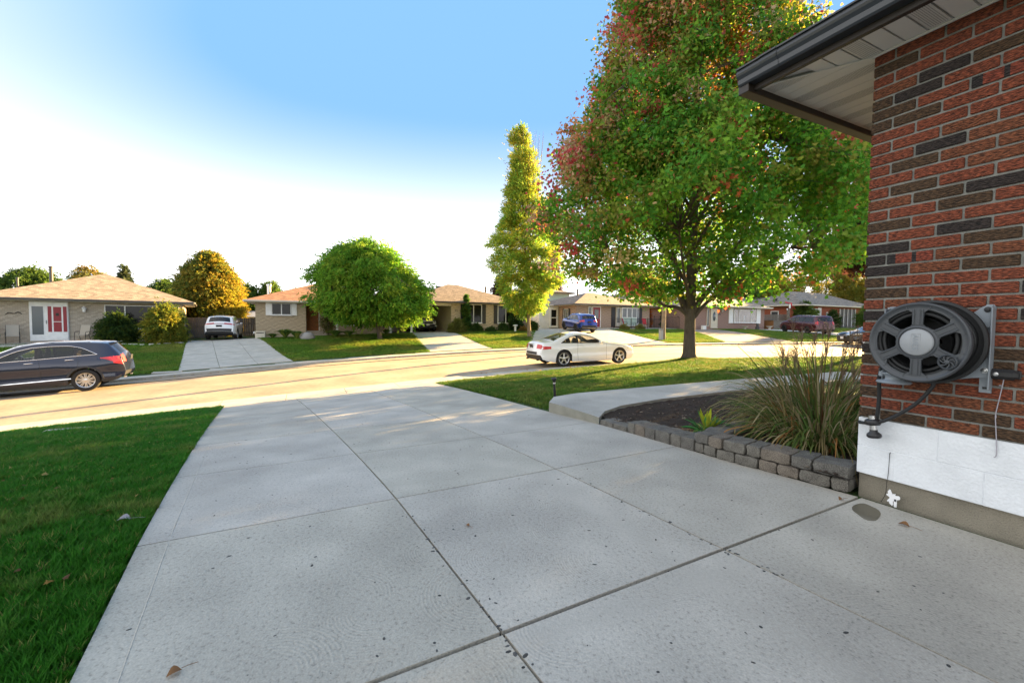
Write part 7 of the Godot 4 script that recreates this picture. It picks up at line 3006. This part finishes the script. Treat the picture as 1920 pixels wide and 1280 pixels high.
func build_small_things() -> void:
	fence("board_fence", "weathered grey board fence between the cream house and the white SUV", Vector2(-8.6, 41.0), Vector2(-5.9, 41.0), 1.62, .14, "wood_grey", 1)
	fence("board_gate", "dark boarded gate between the white SUV and the tan brick house", Vector2(-5.4, 41.4), Vector2(-3.5, 41.4), 1.5, .14, "wood_dark", 2)
	fence("dark_fence", "dark board fence at the far left end of the cream house", Vector2(-19.4, 36.4), Vector2(-16.6, 36.4), 1.3, .14, "wood_dark", 3)
	fence("picket_fence", "brown picket fence with gaps left of the maroon minivan", Vector2(50.4, 33.8), Vector2(57.0, 34.6), 1.75, .15, "wood_grey", 4, .09, true)
	fence("short_fence", "pale board fence behind the columnar tree", Vector2(18.2, 41.0), Vector2(22.2, 41.4), 1.5, .14, "wood_grey", 6)
	iron_fence("black iron railing in front of the red chairs and bay window", Vector2(27.9, 34.2), Vector2(34.6, 34.2), 1.0, false)
	iron_fence("taller black iron fence with scroll tops between pink and rose houses", Vector2(34.9, 35.9), Vector2(39.4, 34.3), 1.25, true)
	# pole and cable pedestal on the far lawn
	var t := thing("utility_pole", "brown wooden utility pole behind the maple trunk", "pole", gp(25.7, 25.4))
	var m := MB.new()
	m.lathe([Vector2(.17, -.2), Vector2(.16, 2.0), Vector2(.13, 8.4), Vector2(0, 8.42)], 16)
	part("pole", m, M["wood_pole"], t)
	m = MB.new()
	m.box(Vector3(0, 7.9, 0), Vector3(1.6, .1, .1), .01)
	part("crossarm", m, M["wood_pole"], t)
	t = thing("cable_pedestal", "small grey cable pedestal standing left of the utility pole", "pedestal", gp(25.15, 25.1))
	m = MB.new()
	m.box(Vector3(0, .42, 0), Vector3(.26, .86, .26), .03)
	part("case", m, M["reel_light"], t)
	m = MB.new()
	m.box(Vector3(0, .88, 0), Vector3(.29, .08, .29), .03)
	part("cap", m, M["boulder"], t)
	m = MB.new()
	m.box(Vector3(.22, .7, -.02), Vector3(.12, 1.4, .1), .02)
	part("stake", m, M["wood_grey"], t)
	# seats
	lawn_chair("taupe lawn chair between planter and front door of the cream house", h1(-3.15, .85, ground(-15.1, 34.4) + .09), .4, "taupe_fabric", "")
	lawn_chair("taupe lawn chair half hidden by the dark round bush", h1(-.35, .75, ground(-12.3, 34.8) + .09), -.2, "taupe_fabric", "")
	lawn_chair("left red patio chair behind the iron railing", Vector3(30.0, ground(30, 35) + .12, -35.0), .6, "red_fabric", "red patio chairs")
	lawn_chair("right red patio chair behind the iron railing", Vector3(32.8, ground(32.8, 35) + .12, -35.0), -.1, "red_fabric", "red patio chairs")
	t = thing("patio_table", "small black metal table between the two red chairs", "table", Vector3(31.3, ground(31.3, 35) + .12, -34.9))
	m = MB.new()
	m.lathe([Vector2(0, .5), Vector2(.32, .5), Vector2(.33, .515), Vector2(.32, .53), Vector2(0, .53)], 20)
	part("table_top", m, M["black_metal"], t)
	for k in 3:
		m = MB.new()
		var a := TAU * k / 3.0
		m.tube([Vector3(cos(a) * .12, .5, sin(a) * .12), Vector3(cos(a) * .3, 0, sin(a) * .3)], .015, 6)
		part("leg", m, M["black_metal"], t)
	# planter
	t = thing("planter", "dark pot with tall pink and yellow plumes at the left corner of the cream house", "planter", h1(-3.95, 1.0, ground(-15.9, 34.2) + .09))
	m = MB.new()
	m.lathe([Vector2(0, 0), Vector2(.26, 0), Vector2(.36, .42), Vector2(.39, .43), Vector2(.39, .48), Vector2(.33, .48), Vector2(.3, .42), Vector2(0, .42)], 24)
	part("pot", m, M["gutter_black"], t)
	rng.seed = 61
	m = MB.new()
	for k in 190:
		var a := rng.randf() * TAU
		var d := Vector3(cos(a), 0, sin(a))
		var low := rng.randf() < .45
		var h := rnd(.25, .5) if low else rnd(.7, 1.25)
		var g := rnd(.7, 1.3)
		m.col = (Color(.22 * g, .02 * g, .03 * g) if rng.randf() < .6 else Color(.12 * g, .1 * g, .03)) if low else [Color(.6 * g, .38 * g, .2 * g), Color(.55 * g, .3 * g, .28 * g), Color(.5 * g, .42 * g, .1 * g)][rng.randi_range(0, 2)]
		var w := Vector3(-d.z, 0, d.x) * (.035 if low else .02)
		var p0 := d * rnd(.02, .2) + Vector3(0, .44, 0)
		var p1 := p0 + d * rnd(.05, .2) + Vector3(0, h * .6, 0)
		var p2 := p0 + d * rnd(.15, .45) + Vector3(0, h * rnd(.8, 1.0), 0)
		m.quad(p0 - w * .4, p0 + w * .4, p1 + w, p1 - w)
		m.tri(p1 - w, p1 + w, p2)
	stuff(part("plumes", m, M["blade"], t))
	# stones edging the shrub bed
	rng.seed = 19
	for k in 11:
		var xx := -10.5 + k * .34 + rnd(-.07, .07)
		var ss := 32.85 + .25 * sin(k * .9) + (.35 if k > 8 else 0.0)
		var o := part("edging_stone", stone(Vector3(rnd(.18, .34), rnd(.07, .13), rnd(.16, .24))), M["pale_stone"])
		tag(o, "pale flat stone edging the shrub bed of the cream house", "stone", "stones edging the shrub bed")
		o.position = gp(xx, ss, .04)
		o.rotation.y = rnd(0, TAU)
	t = thing("boulder", "grey rounded boulder on the lawn before the wooden door", "boulder", gp(.1, 32.9))
	m = MB.new()
	m.lathe([Vector2(0, -.1), Vector2(.42, -.05), Vector2(.48, .14), Vector2(.38, .34), Vector2(.18, .45), Vector2(0, .47)], 18)
	var fn := FastNoiseLite.new()
	fn.frequency = 1.4
	for i in m.v.size():
		m.v[i] *= 1.0 + fn.get_noise_3dv(m.v[i]) * .3
	part("rock", m, M["boulder"], t)
	# bin beside the tan house
	t = thing("storage_bin", "beige storage bin with a dark slot beside the tan brick wall", "bin", gp(-2.95, 35.35))
	m = MB.new()
	m.box(Vector3(0, .24, 0), Vector3(.62, .48, .45), .02)
	part("body", m, M["cream_paint"], t)
	m = MB.new()
	m.box(Vector3(0, .40, .23), Vector3(.48, .06, .012), .004)
	part("slot", m, M["shutter_dark"], t)
	m = MB.new()
	m.box(Vector3(0, .50, 0), Vector3(.66, .05, .48), .015)
	part("lid", m, M["cream_paint"], t)
	m = MB.new()
	m.box(Vector3(-.38, .42, .05), Vector3(.08, .16, .2), .02)
	part("hose_clip", m, M["white_paint"], t)
	# white lawn post
	t = thing("lawn_post", "small white post with a flat cap in the planting bed", "post", gp(16.4, 33.3))
	m = MB.new()
	m.lathe([Vector2(.09, 0), Vector2(.09, .52), Vector2(.22, .54), Vector2(.22, .60), Vector2(0, .64)], 14)
	part("post", m, M["white_paint"], t)
	# things before the rose house
	for k in [[45.0, "white bowl planter under the left end of the curtained window"], [49.4, "white bowl planter at the right corner of the rose house"]]:
		t = thing("bowl_planter", k[1], "planter", gp(k[0], 32.2, .03))
		m = MB.new()
		m.lathe([Vector2(0, 0), Vector2(.18, 0), Vector2(.10, .1), Vector2(.12, .16), Vector2(.36, .34), Vector2(.38, .38), Vector2(.33, .37), Vector2(0, .28)], 20)
		part("bowl", m, M["pale_stone"], t)
	t = thing("garden_ornament", "dark brown garden ornament standing below the curtained window", "ornament", gp(47.2, 32.2, .02))
	m = MB.new()
	m.lathe([Vector2(0, 0), Vector2(.2, 0), Vector2(.22, .25), Vector2(.12, .42), Vector2(.15, .55), Vector2(.09, .68), Vector2(0, .7)], 12)
	m.box(Vector3(.12, .55, .0), Vector3(.2, .06, .08), .02, Basis(Vector3.BACK, .5))
	part("figure", m, M["wood_dark"], t)
	t = thing("door_box", "white box on the drive left of the oval door", "box", gp(38.6, 32.4, .04))
	m = MB.new()
	m.box(Vector3(0, .2, 0), Vector3(.5, .4, .3), .02)
	part("body", m, M["white_paint"], t)
	m = MB.new()
	m.box(Vector3(0, .42, 0), Vector3(.53, .05, .33), .015)
	part("lid", m, M["white_siding"], t)
	# wooden screen and blue bin by the picket fence
	t = thing("wooden_box", "large orange and grey wooden box before the picket fence", "box", gp(51.6, 33.0))
	m = MB.new()
	for k in 6:
		m.box(Vector3(.0, .08 + k * .165, .62), Vector3(2.3, .155, .03), .006)
	part("front", m, M["wood_grey"], t)
	m = MB.new()
	for k in 6:
		m.box(Vector3(-1.17, .08 + k * .165, .0), Vector3(.03, .155, 1.2), .006)
		m.box(Vector3(1.17, .08 + k * .165, .0), Vector3(.03, .155, 1.2), .006)
	part("side", m, M["wood_orange"], t)
	m = MB.new()
	m.box(Vector3(0, 1.03, 0), Vector3(2.45, .05, 1.32), .01)
	part("lid", m, M["wood_grey"], t)
	t = thing("recycling_bin", "small blue plastic bin on the ground beside the maroon minivan", "bin", gp(54.0, 33.0))
	m = MB.new()
	m.box(Vector3(0, .25, 0), Vector3(.7, .46, .5), .04)
	m.box(Vector3(0, .49, 0), Vector3(.78, .06, .58), .02)
	part("body", m, M["blue_plastic"], t)
	m = MB.new()
	m.tube([Vector3(.1, .5, .1), Vector3(.14, .95, .08)], .035, 7)
	part("stick", m, M["cream_paint"], t)
	t = thing("whirligig", "red and white whirligig ornament on a wooden post before the red brick wall", "ornament", gp(55.2, 33.6))
	m = MB.new()
	m.box(Vector3(0, 1.2, 0), Vector3(.26, 2.4, .26), .02)
	part("post", m, M["wood_grey"], t)
	m = MB.new()
	m.box(Vector3(.1, 2.75, .1), Vector3(.26, .6, .16), .07)
	m.box(Vector3(-.4, 2.35, .1), Vector3(.16, .22, .12), .05)
	part("figure", m, M["white_paint"], t)
	m = MB.new()
	m.box(Vector3(-.25, 3.15, .1), Vector3(1.3, .16, .12), .05, Basis(Vector3.BACK, -.12))
	m.box(Vector3(.35, 3.0, .1), Vector3(.3, .42, .14), .06)
	m.tube([Vector3(.3, 2.95, .1), Vector3(.9, 2.6, .1), Vector3(1.3, 2.4, .1)], .04, 6)
	part("sail", m, M["red_fabric"], t)
	# a manhole slab in each lawn strip
	t = thing("curb_stop_slab", "pale concrete slab set in the grass by the far pavement", "slab", gp(-5.4, 22.9, .02))
	m = MB.new()
	m.box(Vector3(0, 0, 0), Vector3(1.0, .06, .45), .01, Basis(Vector3.UP, .1))
	part("slab", m, M["concrete_far"], t)
	t = thing("water_cover", "flat grey cover set in the near lawn beside the pavement", "cover", gp(-3.55, 9.7, .012))
	m = MB.new()
	m.box(Vector3(0, 0, 0), Vector3(.85, .05, .38), .01, Basis(Vector3.UP, .05))
	part("cover", m, M["concrete"], t)
	# path light in the near lawn
	t = thing("path_light", "black solar path light leaning beside the corner of the garden path", "path light", Vector3(3.93, ground(3.95, 6.35) - .01, -6.36))
	t.rotation = Vector3(0, .3, .10)
	t.scale = Vector3.ONE * 1.3
	m = MB.new()
	m.lathe([Vector2(.004, -.05), Vector2(.017, .0), Vector2(.016, .27), Vector2(0, .27)], 14)
	part("stem", m, M["black_plastic"], t)
	m = MB.new()
	m.lathe([Vector2(.014, .262), Vector2(.018, .275), Vector2(.022, .30), Vector2(.037, .325), Vector2(.039, .336), Vector2(.034, .342), Vector2(0, .345)], 20)
	part("head", m, M["black_plastic"], t)
	m = MB.new()
	m.lathe([Vector2(.0185, .262), Vector2(.0195, .277), Vector2(.017, .284)], 16)
	part("lens", m, M["chrome"], t)
	# water on the driveway at the foot of the wall
	t = thing("puddle", "dark wet puddle on the driveway at the foot of the house corner", "puddle", Vector3(3.44, .0315, -1.51))
	m = MB.new()
	var pts := PackedVector2Array()
	for i in 48:
		var a := TAU * i / 48
		pts.append(Vector2(cos(a) * .145 * (1.0 + .14 * sin(a * 2 + .6) + .05 * sin(a * 5)), sin(a) * .075 * (1.0 + .2 * sin(a + .8))))
	m.xf = Transform3D(Basis(Vector3.RIGHT, -PI / 2) , Vector3.ZERO)
	m.prism(pts, -.001, .0015)
	var pw := part("water", m, M["puddle"], t)
	pw.rotation.y = .42


# clear air: white at the horizon and round the sun, blue higher up
func sky_picture(to_sun: Vector3) -> ImageTexture:
	var w := 512
	var h := 256
	var im := Image.create(w, h, false, Image.FORMAT_RGBF)
	for j in h:
		var e := (0.5 - (j + .5) / h) * PI
		for i in w:
			var a := ((i + .5) / w - .5) * TAU
			var d := Vector3(sin(a) * cos(e), sin(e), -cos(a) * cos(e))
			var up := maxf(d.y, 0.0)
			var ang := acos(clampf(d.dot(to_sun), -1.0, 1.0)) / DEG
			var blue := smoothstep(.04, .50, up) * smoothstep(44.0, 100.0, ang) * 1.1
			var white := Color(.285, .285, .285).lerp(Color(.165, .168, .172), smoothstep(.02, .40, up))
			var c := white.lerp(Color(.034, .070, .128), minf(blue, 1.0))
			if d.y < 0.0:
				c = Color(.12, .105, .08)
			im.set_pixel(i, j, c)
	return ImageTexture.create_from_image(im)


func _ready() -> void:
	# camera, sky, sun, exposure
	var cam := Camera3D.new()
	cam.name = "camera"
	cam.fov = 77.32
	cam.near = .05
	cam.far = 1500.0
	cam.position = Vector3(0, 1.3, 0)
	cam.rotation = Vector3(-2.5 * DEG, -25.8 * DEG, .5 * DEG)
	add_child(cam)
	cam.current = true
	var we := WorldEnvironment.new()
	we.name = "world"
	var env := Environment.new()
	var sky := Sky.new()
	var el := 14.5 * DEG
	var az := 18.0 * DEG
	var to_sun := Vector3(cos(el) * cos(az), sin(el), -cos(el) * sin(az))
	var sm := PanoramaSkyMaterial.new()
	sm.panorama = sky_picture(to_sun)
	sky.sky_material = sm
	env.background_mode = Environment.BG_SKY
	env.sky = sky
	env.tonemap_mode = Environment.TONE_MAPPER_LINEAR
	env.tonemap_exposure = 9.0
	env.sdfgi_enabled = true
	env.ssao_enabled = true
	env.ssil_enabled = true
	we.environment = env
	add_child(we)
	var sun := DirectionalLight3D.new()
	sun.name = "sun"
	sun.light_energy = 1.6
	sun.light_color = Color(1.0, .66, .27).linear_to_srgb()
	sun.light_angular_distance = .5
	sun.shadow_enabled = true
	sun.basis = Basis.looking_at(-to_sun)
	add_child(sun)
	make_materials()
	build_ground()
	build_garden()
	build_house()
	build_houses()
	build_cars()
	build_reel()
	build_trees()
	build_border_plants()
	build_small_things()
	build_grass()
